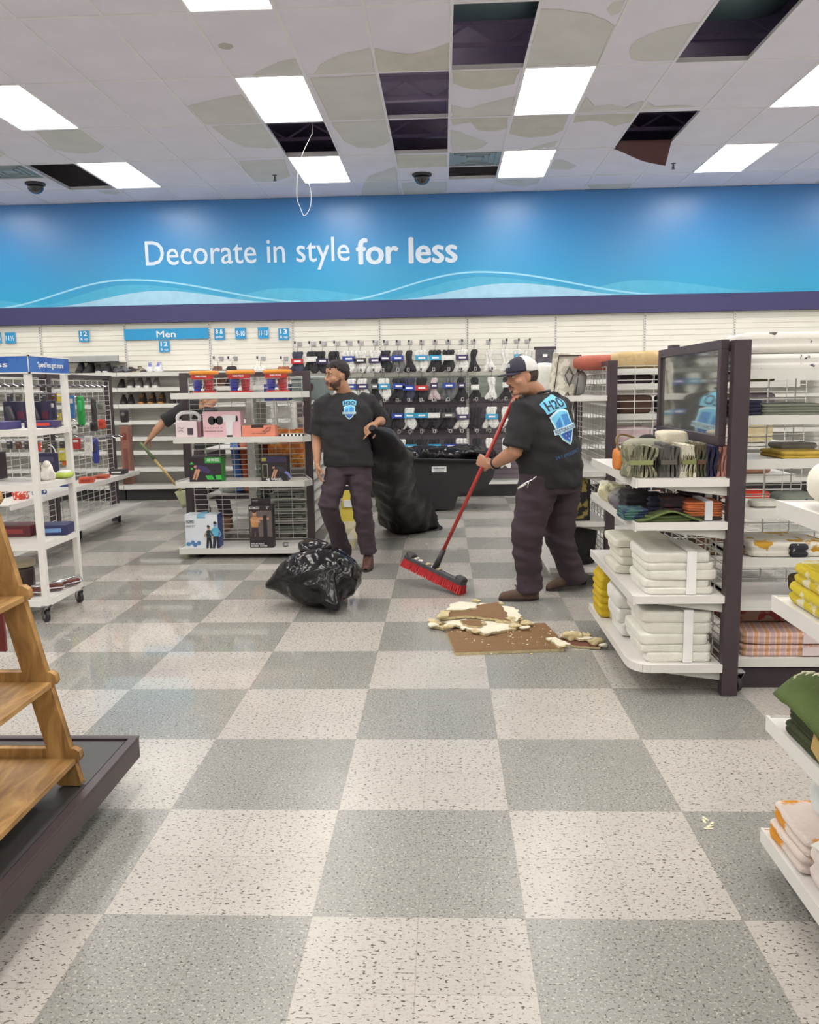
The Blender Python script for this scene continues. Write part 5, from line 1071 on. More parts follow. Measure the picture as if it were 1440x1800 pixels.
row_item('dotted_cloth', 'yellow, white and black spotted folded cloth on the fifth shelf', 'cloth', 1326, 1470, .655, .075, (222, 218, 210), (196, 150, 50), .57, vs=11); row_item('spotted_cloth', 'black cloth with white dots beside the yellow printed cloth', 'cloth', 1396, 1430, .655, .068, (44, 44, 52), (224, 222, 216), .62, d=.30, y=4.15, vs=30)
soft('dark_plush', 'dark grey plush lump at the left of the spotted cloth', 'plush', (1.50, 4.2, .656), (.06, .09, .035), (92, 86, 84), nz=.3, seed=9); soft('brown_plush', 'small brown plush on the sixth shelf near the yellow towels', 'plush', (1.80, 4.15, .441), (.07, .07, .05), (120, 96, 84), nz=.3, seed=10)
def striped(c1, c2, c3, sc_=(0, 0, 1)):
    m = bpy.data.materials.new('striped_cloth'); m.use_nodes = True; nt = m.node_tree; N = nt.nodes.new; K = nt.links.new; b = nt.nodes['Principled BSDF']
    tc = N('ShaderNodeTexCoord'); mp = N('ShaderNodeMapping'); K(tc.outputs['Object'], mp.inputs[0]); mp.inputs['Rotation'].default_value = (0, .0, .2)
    wv = N('ShaderNodeTexWave'); wv.inputs['Scale'].default_value = 6; wv.inputs['Distortion'].default_value = .6; wv.bands_direction = 'X'; K(mp.outputs[0], wv.inputs[0])
    r = N('ShaderNodeValToRGB'); K(wv.outputs[0], r.inputs[0]); e = r.color_ramp.elements; e[0].color = L(c1); e[0].position = .3; e[1].color = L(c2); e[1].position = .55; q = e.new(.85); q.color = L(c3)
    K(r.outputs[0], b.inputs['Base Color']); b.inputs['Roughness'].default_value = .95; return m
sm = striped((204, 170, 168), (218, 206, 198), (212, 160, 124))
for k, lab in enumerate(('pink and cream striped folded throw, lower of two on the bottom shelf', 'pink and orange striped folded throw, upper of two on the bottom shelf')):
    t = thing('striped_throw', lab, 'throw', (1.85, 4.17, .156 + .062 * k)); towel(.78, .30, .06, sm, 3 + k, 2, 'throw_fold', t); MB().box(-.10, -.158, .008, .08, -.150, .05, M((214, 198, 200), .6)).build('paper_band', t)
row_item('striped_cloth', 'dark red and grey striped cloth at the back of the bottom shelf', 'cloth', 1300, 1440, .282, .08, (150, 120, 110), (140, 60, 60), .55, d=.22, y=4.3)
# nearest right fixture ----------------------------------------------------------
nf = thing('near_fixture', 'white shelves of the nearest fixture cut off by the right edge of the photo', 'display rack', (1.4, 1.9, 0)); nx, ny = .97, 2.45
for z in (.125, .49, .865, 1.15):
    mb = MB(nf.location); mb.box(nx + .007, 1.0, z - .012, 1.4, ny - .005, z, white); mb.box(nx, 1.0, z - .042, nx + .008, ny + .001, z + .004, white); mb.box(nx + .009, ny - .006, z - .042, 1.4, ny, z + .003, white); mb.build('shelf', nf)
for y in (1.0, 2.45): mb = MB(nf.location); mb.box(1.4, y - .03, 0, 1.46, y + .03, 1.69, dark); mb.build('post', nf)
mb = MB(nf.location); wirex(mb, 1.41, 1.03, 2.42, .12, 1.66); mb.build('wire_grid', nf)
t = thing('pillow', 'cream pillow with small dark prints on the top near shelf at the right edge', 'pillow', (1.16, 2.2, 1.152)); MB().sq((0, 0, .07), (.17, .22, .075), M((232, 228, 214), .9, var=.03, bump=.2), (.75, .6), .05, 7, 2).build('pillow_body', t, True); MB().tube([(-.12, -.18, .02), (-.165, 0, .035), (-.12, .18, .03)], .004, M((52, 46, 44), .7), 5).build('seam', t)
ylm = M((206, 184, 46), .95, var=.05, vs=8, bump=.4, bs=200, rgb2=(222, 216, 186), thr=.54, key='yellow_floral')
for k in range(2):
    t = thing('bath_towel', 'yellow and cream floral folded towel, %s of two on the near shelf' % ('lower' if k == 0 else 'upper'), 'towel', (1.15 + .01 * k, 2.20 - .005 * k, .867 + .056 * k)); towel(.32, .42, .057, ylm, 5 + k, 2, 'towel_fold', t); towel(.29, .38, .012, ylm, 8 + k, 1, 'towel_edge', t, (0, 0, .052)) if k else None
gm_ = M((82, 98, 50), .95, var=.15, vs=10, bump=.5, bs=180, key='moss_towel'); crm = M((214, 210, 184), .95, bump=.4)
for k in range(2):
    t = thing('bath_mat', 'moss green towel, %s on the near shelf' % ('folded and lowest of its pile' if k == 0 else 'draped on its pile, with cream leaf motifs'), 'towel', (1.13, 2.14, .492 + .10 * k))
    if k == 0:
        for j in range(3): towel(.30, .44, .036, M((58, 66, 40), .95, var=.2, bump=.5), 4 + j, 2, 'towel_fold', t, (0.01 * j, 0, .034 * j))
        for yy in (-.12, -.02): MB().cbox((-.152, yy, .045), (.006, .06, .05), M((190, 160, 96), .6), Matrix.Rotation(.3, 3, 'X')).build('paper_label', t)
    else:
        mb = MB(); g = []
        for i in range(22):
            a = i / 21; row = []
            for j in range(16):
                b_ = j / 15; x = -.17 + .36 * a; y = -.26 + .52 * b_; z = .075 + .02 * math.sin(5 * a + 2 * b_) - .10 * max(0, .22 - a) / .22 - .03 * max(0, b_ - .75) / .25
                row.append(Vector((x - .015 + .03 * max(0, (b_ - .70) / .30) ** 2 * (1 - a) ** 2, y, z + .02 * max(0, .22 - a) / .22)))
            g.append(row)
        mb.surf(g, gm_); o = mb.build('towel_drape', t, True, solid=.022)
        for (x, y) in ((-.10, .20), (-.03, .21), (.05, .20), (-.11, .11), (-.045, .12), (.03, .11), (-.08, .02), (.0, -.06)):
            mb = MB(); c = Vector((x, y, 0)); 
            pts = []
            for i in range(24): q_ = i * math.pi / 12; rr = .025 * (1 + .28 * math.cos(6 * q_)); pts.append((rr * math.cos(q_), rr * math.sin(q_)))
            def zz(px, py): a = (px + .17) / .36; b_ = (py + .26) / .52; return .075 + .02 * math.sin(5 * a + 2 * b_) - .10 * max(0, .22 - a) / .22 - .03 * max(0, b_ - .75) / .25 + .02 * max(0, .22 - a) / .22 + .013
            mb.tube([(x + a, y + b_, zz(x + a, y + b_)) for a, b_ in pts], .005, crm, 5, closed=True); mb.tube([(x - .015, y, zz(x - .015, y)), (x + .02, y + .01, zz(x + .02, y + .01))], .004, crm, 5); mb.build('leaf_motif', t, True)
om = M((222, 208, 200), .95, var=.03, vs=6.5, bump=.4, bs=200, rgb2=(216, 146, 44), thr=.53, key='orange_motif'); pm_ = M((222, 210, 206), .95, var=.03, vs=5, bump=.4, bs=200, rgb2=(204, 160, 182), thr=.56)
for k, (m, lab) in enumerate(((om, 'lower'), (om, 'upper'))):
    t = thing('bath_towel', 'pink and cream towel with orange shapes, %s of two on the lowest near shelf' % lab, 'towel', (1.13, 2.31 - .005 * k, .127 + .055 * k)); towel(.30 - .02 * k, .24, .055, m, 15 + k, 2, 'towel_fold', t)
t = thing('towel_with_tag', 'pale rolled towel with white price tag beside the orange patterned towels', 'towel', (1.125, 2.085, .127)); towel(.27, .17, .13, pm_, 30, 2, 'towel_fold', t); MB().cbox((-.112, .02, .135), (.045, .08, .004), M((236, 234, 226), .5), Matrix.Rotation(-.3, 3, 'Y') @ Matrix.Rotation(.3, 3, 'Z')).build('price_tag', t)
t = soft('plastic_wrap', 'crumpled clear plastic wrapped white towel with green print at the right edge', 'towel', (1.17, 2.30, .24), (.10, .09, .05), (214, 218, 218), nz=.3, seed=4, col2=(110, 170, 160), thr=.66)
t = thing('floor_sticker', 'small worn white sticker scraps stuck on the floor at the right', 'sticker', P(1247, 1448, Z=.001)); mb = MB()
for k in range(5): mb.cbox((-.012 + .01 * (k % 3), .016 * (k - 2), .001), (.03, .009, .001), M((214, 210, 180), .6), Matrix.Rotation(.5 * k, 3, 'Z'))
mb.build('sticker_scrap', t)
# ---------------------------------------------------------------- bags, truck, debris, broom
def bagm(): 
    m = bpy.data.materials.get('black_plastic')
    if m: return m
    m = bpy.data.materials.new('black_plastic'); m.use_nodes = True; nt = m.node_tree; N = nt.nodes.new; K = nt.links.new; b = nt.nodes['Principled BSDF']
    b.inputs['Base Color'].default_value = L((22, 20, 24)); b.inputs['Roughness'].default_value = .16; b.inputs['Specular IOR Level'].default_value = .36
    tc = N('ShaderNodeTexCoord'); n = N('ShaderNodeTexNoise'); n.noise_type = 'RIDGED_MULTIFRACTAL'; n.inputs['Scale'].default_value = 7; n.inputs['Detail'].default_value = 3; n.inputs['Distortion'].default_value = .8; K(tc.outputs['Object'], n.inputs[0])
    bp = N('ShaderNodeBump'); bp.inputs['Strength'].default_value = .9; bp.inputs['Distance'].default_value = .03; K(n.outputs[0], bp.inputs['Height']); K(bp.outputs[0], b.inputs['Normal'])
    return m
def darkbag(): return M((20, 19, 22), .38, var=.1, spec=.22, bump=.25, bs=9, key='matt_black_plastic')
def ridg(q, s_, seed):
    v = 0; a = 1
    for k in range(4):
        n_ = noise.noise(q * s_ + Vector((seed, seed * 2, 3 * k))); v += a * (1 - abs(n_) * 2); a *= .5; s_ *= 1.9
    return v / 1.9
bag = thing('garbage_bag', 'full black plastic garbage bag sitting on the floor in front of the bearded man', 'garbage bag', (-.875, 5.67, 0))
mb = MB(); g = []
for i in range(61):
    a = -math.pi / 2 + math.pi * i / 60; row = []
    for j in range(90):
        b_ = 2 * math.pi * j / 90; d = Vector((math.cos(a) * math.cos(b_), math.cos(a) * math.sin(b_), math.sin(a)))
        k = ridg(d, 2.0, 4.2); k2 = noise.noise(d * 1.6 + Vector((9, 2, 1)))
        q = Vector((d.x * .285, d.y * .25, d.z * .215)) * (1 + .09 * k2 + .07 * (k - .6))
        q.z += .205; q.x += .05 * math.sin(b_ * 1) * 0
        q += Vector((-.10, 0, -.06)) * math.exp(-((d - Vector((-.97, -.2, .05))).length / .35) ** 2) + Vector((.05, -.09, -.09)) * math.exp(-((d - Vector((.35, -.85, -.4))).length / .3) ** 2)
        q.z = max(q.z, .003 + .004 * abs(k2)); row.append(q)
    g.append(row)
mb.surf(g, bagm(), cv=True); mb.build('bag_body', bag, True)
mb = MB(); mb.sq((-.02, .03, .405), (.12, .09, .05), bagm(), (.8, .8), .5, 9, 3, 20, 30); mb.build('gathered_top', bag, True)
b2 = thing('garbage_bag', 'big black garbage bag dragged behind the bearded man and trailing on the floor', 'garbage bag', (-.45, 7.8, 0))
path = [((654, 752), 6.80, .025, .02), ((662, 762), 6.90, .09, .06), ((674, 782), 7.08, .18, .12), ((682, 810), 7.35, .215, .15), ((688, 838), 7.7, .215, .17), ((694, 862), 8.05, .20, .18), ((706, 888), 8.4, .25, .20), ((716, 905), 8.65, .29, .20), ((722, 918), 8.80, .30, .16), ((728, 925), 8.88, .22, .10)]
mb = MB(b2.location); g = []; cen = smoothp([P(u, v_, Y=y) for (u, v_), y, a, b_ in path], 6); rad = smoothp([Vector((a, b_, 0)) for _, _, a, b_ in path], 6)
for i, (c, r_) in enumerate(zip(cen, rad)):
    row = []
    for j in range(56):
        a = 2 * math.pi * j / 56; d = Vector((math.cos(a) * r_.x, math.sin(a) * r_.y * .6, math.sin(a) * r_.y)); q = c + d
        k = ridg(q, 3.4, 1.5) - .6; q = c + d * (1 + .32 * k); 
        if q.z < .004: q.z = .004 + abs(k) * .004
        row.append(q)
    g.append(row)
mb.surf(g, darkbag(), cv=True); mb.add(g[-1], [tuple(range(56))], darkbag()); mb.add(g[0], [tuple(range(55, -1, -1))], darkbag()); mb.build('bag_body', b2, True)
mb = MB(b2.location); g = []           # torn flap on the floor
fl = [(664, 905), (668, 922), (690, 930), (735, 934), (777, 931), (768, 920), (752, 911), (720, 908), (690, 907)]
c = P(720, 915, Z=.0); ring = smoothp([P(u, v_, Z=.0) for u, v_ in fl] + [P(*fl[0], Z=.0)], 5)
for i in range(9):
    s_ = i / 8; g.append([c.lerp(p, s_) + Vector((0, 0, .006 + .16 * (1 - s_) ** 1.2 * (1 + .35 * noise.noise(p * 6 + Vector((s_ * 4, 0, 0)))))) for p in ring])
mb.surf(g, darkbag()); mb.build('bag_bottom', b2, True, solid=.004)
# black tilt truck
tt = thing('tilt_truck', 'large black plastic tilt truck with white label parked under the sock wall', 'tilt truck', (0, 10.4, 0)); tm = M((36, 35, 38), .5, var=.1); 
prof = [(-.80, .64), (.62, .60), (.58, .42), (.50, .30), (.16, .22), (.10, .04), (-.55, .04), (-.80, .35)]
mb = MB(tt.location)
mb.prism([(x, 10.12, z) for x, z in prof], (0, .62, 0), tm); mb.build('truck_body', tt, bevel=.02)
mb = MB(tt.location); mb.tube([(-.84, 10.08, .655), (.66, 10.08, .605), (.66, 10.78, .605), (-.84, 10.78, .655)], .022, tm, 8, closed=True); mb.build('truck_rim', tt, True)
lp = P(772, 825, Y=10.1); mb = MB(tt.location); mb.box(lp.x - .09, 10.112, lp.z - .035, lp.x + .09, 10.12, lp.z + .035, prt); mb.build('label', tt)
text('Rubbermaid', .022, bk, tt, (lp.x - tt.location.x, 10.108 - 10.4, lp.z + .002), width=.13, align='CENTER', bold=.02); text('COMMERCIAL', .014, bk, tt, (lp.x, 10.108 - 10.4, lp.z - .026), width=.12, align='CENTER')
for x, y in ((-.4, 10.2), (-.4, 10.65), (.05, 10.45)): mb = MB(tt.location); mb.tube([(x, y - .02, .05), (x, y + .02, .05)], .05, bk, 18); mb.build('wheel', tt)
ln = thing('bin_liner', 'crumpled black plastic liner heaped above the rim of the tilt truck', 'bin liner', (-.05, 10.42, .60)); MB().sq((0, 0, .05), (.60, .26, .11), bagm(), (.6, .7), .5, 6, 5, 30, 60).build('liner_heap', ln, True)
yb = thing('wet_floor_sign', 'yellow and white object glimpsed between the legs of the bearded man', 'floor sign', (P(612, 920, Y=9.4).x, 9.4, 0)); MB().prism([(-.12, 0, 0), (.12, 0, 0), (.05, .12, .34), (-.05, .12, .34)], (0, .012, 0), M((206, 186, 70), .5)).build('sign_face', yb); MB().prism([(-.12, .26, 0), (.12, .26, 0), (.05, .135, .34), (-.05, .135, .34)], (0, .012, 0), M((206, 186, 70), .5)).build('sign_back', yb); MB().box(-.05, .03, .16, .05, .05, .24, prt).build('sign_label', yb)
# debris
brown = M((122, 90, 58), .75, var=.12, vs=14, stretch=(1, 9, 1), key='tile_brown'); cream = M((222, 216, 196), .9, var=.06, vs=14, bump=.4, key='tile_white'); crumb = M((196, 180, 140), .95, var=.2, vs=40, bump=.6); dkb = M((104, 60, 44), .8, var=.15)
DG = 'broken ceiling tile pieces in the pile on the floor'
def piece(lab, px, z, th, top, tilt=(0, 0), rough=.016, seed=1):
    pts = [P(u, v_, Z=z) for u, v_ in px]; c = sum(pts, Vector()) / len(pts); t = thing('ceiling_tile_piece', lab, 'ceiling tile piece', (c.x, c.y, 0), 0, DG); out = []
    for a in range(len(pts)):
        p, q = pts[a], pts[(a + 1) % len(pts)]; n = max(2, int((q - p).length / .012))
        for k in range(n):
            r_ = p.lerp(q, k / n); j = (noise.noise(r_ * 30 + Vector((seed, 0, 0))) + .7 * noise.noise(r_ * 90 + Vector((0, seed, 0)))) * rough; out.append(r_ + (r_ - c).normalized() * j)
    lift = lambda p: Vector((p.x - c.x, p.y - c.y, z + tilt[0] * (p.x - c.x) + tilt[1] * (p.y - c.y)))
    lo = [lift(p) for p in out]; n = len(lo); mb = MB(); mb.add([v - Vector((0, 0, th)) for v in lo] + [v - Vector((0, 0, .001)) for v in lo], [tuple(range(n - 1, -1, -1))] + [(i, (i + 1) % n, n + (i + 1) % n, n + i) for i in range(n)], crumb)
    mb.build('torn_core', t); mb = MB(); mb.add(lo, [tuple(range(n))], top); mb.build('facing', t, solid=.001); return t
piece('large brown rectangular ceiling tile piece lying flat at the front of the pile', [(785, 1108), (800, 1147), (880, 1144), (992, 1140), (980, 1116), (958, 1095), (938, 1096), (860, 1100)], .018, .017, brown, rough=.002)
piece('cream white tile sheet lying across the brown piece', [(766, 1091), (800, 1098), (826, 1107), (852, 1114), (905, 1104), (918, 1100), (900, 1092), (840, 1088), (800, 1086)], .034, .014, cream, seed=3)
piece('brown torn tile piece on top of the pile', [(770, 1086), (782, 1074), (830, 1066), (876, 1060), (886, 1072), (896, 1090), (870, 1086), (820, 1081)], .060, .016, brown, (.0, .03), seed=5)
piece('rounded cream tile scrap at the back of the pile', [(785, 1072), (793, 1062), (812, 1057), (838, 1061), (838, 1068), (812, 1072)], .074, .012, cream, seed=6)
piece('jagged cream tile scrap at the right of the pile top', [(882, 1065), (903, 1067), (917, 1082), (909, 1092), (896, 1090)], .05, .014, cream, seed=8)
piece('small brown scrap between the cream sheets', [(811, 1091), (830, 1087), (852, 1093), (842, 1101), (822, 1099)], .048, .012, brown, seed=9)
piece('dark red brown tile strip at the right end of the pile', [(985, 1122), (1010, 1114), (1042, 1118), (1056, 1137), (1020, 1135), (996, 1130)], .018, .015, dkb, seed=10)
piece('cream scrap lying on the right end strip', [(959, 1121), (975, 1120), (1002, 1132), (984, 1136)], .03, .012, cream, seed=11)
piece('narrow cream scrap above the dark strip', [(1014, 1113), (1045, 1121), (1026, 1124), (1010, 1121)], .036, .012, cream, seed=12)
piece('torn cream edge piece at the far left of the pile', [(752, 1089), (763, 1087), (786, 1098), (780, 1104), (757, 1099)], .02, .016, crumb, seed=13)
piece('curled tan scrap at the left of the brown top piece', [(768, 1085), (776, 1073), (792, 1074), (786, 1083)], .072, .01, crumb, seed=14)
for k, (u, v_, r_) in enumerate(((900, 1094, .05), (925, 1098, .035), (1006, 1120, .055), (838, 1058, .03), (1048, 1130, .04), (880, 1095, .03), (790, 1104, .035))):
    t = thing('insulation_clump', 'tan crumbled insulation clump in the tile pile, %s' % ['right of the centre', 'on the brown sheet edge', 'on the right end', 'at the back', 'far right end', 'between the cream sheets', 'at the left front'][k], 'insulation clump', P(u, v_, Z=.03), 0, 'insulation clumps in the tile pile'); MB().sq((0, 0, r_ * .2), (r_, r_ * .7, r_ * .45), crumb, (.9, .9), .7, 26, k, 14, 22).build('clump', t, True)
for k in range(26):      # ragged torn fragments along the piece edges
    u, v_ = [(770, 1094), (790, 1100), (815, 1104), (838, 1110), (860, 1112), (885, 1106), (905, 1101), (920, 1097), (935, 1096), (880, 1062), (850, 1064), (905, 1075), (915, 1088), (990, 1118), (1005, 1113), (1030, 1116), (1050, 1124), (965, 1124), (990, 1136), (780, 1078), (800, 1084), (845, 1098), (1060, 1134), (760, 1098), (895, 1090), (925, 1103)][k]
    r_ = rnd.uniform(.010, .028); t = thing('tile_fragment', 'small torn cream fragment along the ragged edges of the broken tile pile', 'tile fragment', P(u, v_, Z=.035), 0, 'tile fragments in the pile'); MB().sq((0, 0, 0), (r_ * rnd.uniform(.8, 1.6), r_, r_ * .45), cream if k % 3 else crumb, (.9, .9), .9, 40, k, 10, 14).build('fragment', t, True)
mb = MB(P(900, 1120, Z=0))
for k in range(150):
    u = rnd.gauss(900, 75); v_ = rnd.gauss(1112, 24); on = 785 < u < 985 and 1100 < v_ < 1145
    z = .0185 if on else .001; r_ = rnd.uniform(.0015, .007); mb.sq(P(u, v_, Z=z) + Vector((0, 0, r_ * .4)), (r_, r_ * .8, r_ * .5), cream if k % 3 else crumb, (.8, .8), .3, 90, k, 4, 6)
tag(mb.build('tile_crumbs'), 'small white crumbs scattered over and around the broken tile pile', 'debris', kind='stuff')
# ---------------------------------------------------------------- people
from mathutils.bvhtree import BVHTree
def ell(mb, c, r, m, R=None, nu=12, nv=18): mb.sq(c, r, m, (1, 1), nu=nu, nv=nv, R=R)
def cap_(mb, pts, rad, m, n=16, flat=1.0, ends=True):
    pts = [Vector(p) for p in pts]
    if ends:
        d0 = (pts[0] - pts[1]).normalized() * rad[0]; d1 = (pts[-1] - pts[-2]).normalized() * rad[-1]
        P_ = [pts[0] + d0 * k for k in (.98, .85, .5)] + pts + [pts[-1] + d1 * k for k in (.5, .85, .98)]
        R_ = [rad[0] * .15, rad[0] * .5, rad[0] * .86] + list(rad) + [rad[-1] * .86, rad[-1] * .5, rad[-1] * .15]
    else: P_, R_ = pts, list(rad)
    mb.tube(P_, R_, m, n, flat=flat)
def loft(mb, rings, m, n=28, e=.8):
    """rings: (centre, half width, half depth, yaw, tilt-right vector ignored)"""
    g = []
    for c, a, b_, yw in rings:
        c = Vector(c); u = Vector((math.cos(yw), math.sin(yw), 0)); w_ = Vector((-math.sin(yw), math.cos(yw), 0)); row = []
        for j in range(n):
            q = 2 * math.pi * j / n; cx_, sy_ = math.cos(q), math.sin(q)
            row.append(c + u * math.copysign(abs(cx_) ** e, cx_) * a + w_ * math.copysign(abs(sy_) ** e, sy_) * b_)
        g.append(row)
    mb.surf(g, m, cv=True); mb.add(g[0], [tuple(range(n - 1, -1, -1))], m); mb.add(g[-1], [tuple(range(n))], m)
def remesh(mb, name, m, voxel, parent=None, org=None, smooth=3, wrinkle=None):
    o = mb.build('tmp', loc=(0, 0, 0)); o.location = (0, 0, 0)
    q = o.modifiers.new('r', 'REMESH'); q.mode = 'VOXEL'; q.voxel_size = voxel; q.adaptivity = 0
    if smooth: q = o.modifiers.new('s', 'SMOOTH'); q.iterations = smooth; q.factor = .5
    bpy.context.view_layer.update(); dg = bpy.context.evaluated_depsgraph_get()
    me = bpy.data.meshes.new_from_object(o.evaluated_get(dg)); bpy.data.objects.remove(o)
    if wrinkle:
        ns = [v.normal.copy() for v in me.vertices]
        for v, n_ in zip(me.vertices, ns): v.co += n_ * wrinkle(v.co)
    bvh = BVHTree.FromPolygons([v.co.copy() for v in me.vertices], [tuple(p.vertices) for p in me.polygons])
    off = Vector(org or (0, 0, 0))
    for v in me.vertices: v.co -= off
    me.materials.clear(); me.materials.append(m); me.polygons.foreach_set('use_smooth', [True] * len(me.polygons)); me.polygons.foreach_set('material_index', [0] * len(me.polygons))
    r = bpy.data.objects.new(name, me); C.objects.link(r)
    if parent: r.parent = parent
    else: r.location = off
    return r, bvh
def frame(fwd, up=(0, 0, 1)):
    f = Vector(fwd).normalized(); x = f.cross(Vector(up)).normalized(); z = x.cross(f).normalized()
    return Matrix((x, f, z)).transposed()        # columns: right, forward, up
def head(mb, c, F, m, fat=1.0, k=1.0):
    T = lambda p: Vector(c) + F @ (Vector(p) * k)
    E = lambda p, r: ell(mb, T(p), [q * k for q in r], m, F, 14, 20)
    E((0, -.012, .030), (.074, .094, .092)); E((0, .020, -.030), (.060 * fat, .066, .078)); E((0, .058, -.088), (.028 * fat, .026, .022)); E((0, .015, -.075), (.052 * fat, .055, .035))
    E((0, .055, .05), (.052, .034, .04))
    for s_ in (-1, 1):
        E((s_ * .029, .074, .030), (.024, .014, .0075)); E((s_ * .037 * fat, .056, -.022), (.025 * fat, .026, .024)); E((s_ * .075, -.008, -.004), (.008, .017, .028)); E((s_ * .080, -.012, .006), (.006, .012, .016)); E((s_ * .0105, .096, -.028), (.0085, .011, .0075))
    cap_(mb, [T((0, .084, .020)), T((0, .098, -.004)), T((0, .108, -.024))], [.007 * k, .0085 * k, .0105 * k], m, 12)
    E((0, .084, -.055), (.021, .012, .0055)); E((0, .083, -.066), (.018, .012, .0065)); E((0, .072, -.045), (.028, .018, .02))
def face_bits(par, c, F, k, eyebrow=(40, 30, 28), beard=None, org=(0, 0, 0)):
    T = lambda p: Vector(c) + F @ (Vector(p) * k) - Vector(org)
    for s_ in (-1, 1):
        mb = MB(); ell(mb, T((s_ * .029, .0775, .013)), (.0135 * k, .010 * k, .0075 * k), M((214, 206, 198), .3), F, 10, 14); o = mb.build('eye', par, True)
        mb = MB(); ell(mb, T((s_ * .029 + .002, .0850, .013)), (.0058 * k, .004 * k, .0058 * k), M((40, 26, 20), .2), F, 8, 12); mb.build('iris', o, True)
        mb = MB(); mb.tube([T((s_ * .013, .0875, .030)), T((s_ * .028, .0875, .036)), T((s_ * .046, .076, .030))], [.0035, .0042, .002], M(eyebrow, .9), 6); mb.build('eyebrow', par, True)
        mb = MB(); mb.tube([T((s_ * .015, .085, .015)), T((s_ * .028, .0885, .0215)), T((s_ * .044, .079, .014))], [.0016, .0026, .0015], M((70, 44, 36), .8), 6); mb.build('eyelid', par, True)
    mb = MB(); ell(mb, T((0, .0935, -.056)), (.0205 * k, .006 * k, .0045 * k), M((138, 82, 72), .5), F, 8, 14); ell(mb, T((0, .0925, -.065)), (.0175 * k, .006 * k, .005 * k), M((150, 92, 82), .5), F, 8, 14); mb.build('lips', par, True)
def shell(par, name, c, F, k, cc, r, keep, m, seed=0, rough=.02, org=(0, 0, 0), colour=None, mats=None, smooth=True, dense=(40, 60)):
    """hair / beard / cap shell: points not kept sink into the head"""
    mb = MB(); g = []; nu, nv = dense
    for i in range(nu + 1):
        a = -math.pi / 2 + math.pi * i / nu; row = []
        for j in range(nv):
            b_ = 2 * math.pi * j / nv; d = Vector((math.cos(a) * math.cos(b_), math.cos(a) * math.sin(b_), math.sin(a))); q = Vector(cc) + Vector((d.x * r[0], d.y * r[1], d.z * r[2]))
            kk = keep(q); q = Vector(cc) + (q - Vector(cc)) * ((1 + rough * noise.noise(q * 60 + Vector((seed, 0, 0)))) if kk >= 1 else .80 + .2 * max(0, kk)); row.append(q)
        g.append(row)
    vs = [[Vector(c) + F @ (q * k) - Vector(org) for q in row] for row in g]
    mb.surf(vs, m, cv=True); o = mb.build(name, par, smooth)
    if colour:
        for mm in mats: o.data.materials.append(mm)
        for p in o.data.polygons:
            i = p.index // nv; q = g[i][p.index % nv]; p.material_index = colour(q)
    return o
def hand(mb, wrist, d, n_, m, side=1, curl=.3, k=1.0, spread=.10, thumb=.5, curlv=None):
    """d: towards the fingers, n_: palm normal (the way the palm faces); side: +1 thumb on d x n"""
    d = Vector(d).normalized(); n_ = Vector(n_); n_ = (n_ - d * n_.dot(d)).normalized(); x = d.cross(n_).normalized() * side; w_ = Vector(wrist)
    R = Matrix((x, d, n_)).transposed()
    mb.sq(w_ + d * .048 * k, (.040 * k, .052 * k, .0155 * k), m, (.8, .7), nu=10, nv=18, R=R); cap_(mb, [w_ - d * .03, w_ + d * .02], [.026 * k, .024 * k], m, 14, .8)
    for i, (off, ln) in enumerate(((.030, .072), (.0098, .082), (-.0108, .076), (-.030, .060))):
        c_ = (curlv[i] if curlv else curl); p = w_ + d * .088 * k + x * off * k; ang = spread * (1 - i) * .6; dd = (d * math.cos(ang) + x * math.sin(ang)); nn = n_; pts = [p - dd * .02 * k, p]; a = c_ * .7
        for s_ in (.45, .31, .24):
            p = p + (dd * math.cos(a) + nn * math.sin(a)) * ln * s_ * k; pts.append(p); a += c_ * 1.15
        cap_(mb, pts, [.0098 * k, .0096 * k, .0088 * k, .0080 * k, .0072 * k], m, 10)
    p = w_ + d * .022 * k + x * .030 * k; a1 = (x * .75 + d * .75 + n_ * thumb * .5).normalized(); a2 = (x * .25 + d * .9 + n_ * thumb * 1.2).normalized()
    cap_(mb, [p - x * .012 * k, p + a1 * .036 * k, p + a1 * .036 * k + a2 * .030 * k, p + a1 * .036 * k + a2 * .054 * k], [.0155 * k, .0125 * k, .0102 * k, .0085 * k], m, 10)
def decal(par, bvh, O, U, V, D, shape, m, off=.004, name='print', org=(0, 0, 0), rings=6):
    """shape: list of closed 2-D outlines (metres) around a centre; laid on the cloth along D"""
    mb = MB(); O, U, V, D = Vector(O), Vector(U).normalized(), Vector(V).normalized(), Vector(D).normalized()
    def hit(a, b_):
        s_ = O + U * a + V * b_ - D * .5; h = bvh.ray_cast(s_, D, 1.2)
        return (h[0] - D * off if h[0] is not None else bvh.find_nearest(O + U * a + V * b_)[0] - D * off) - Vector(org)
    cx_ = sum(p[0] for p in shape) / len(shape); cy_ = sum(p[1] for p in shape) / len(shape); g = []; pts = []
    for a in range(len(shape)):
        p, q = shape[a], shape[(a + 1) % len(shape)]; n = max(1, int(math.hypot(q[0] - p[0], q[1] - p[1]) / .012))
        pts += [(p[0] + (q[0] - p[0]) * k / n, p[1] + (q[1] - p[1]) * k / n) for k in range(n)]
    for i in range(rings + 1): s_ = i / rings; g.append([hit(cx_ + (x - cx_) * s_, cy_ + (y - cy_) * s_) for x, y in pts])
    mb.surf(g, m, cv=True); return mb.build(name, par, True)
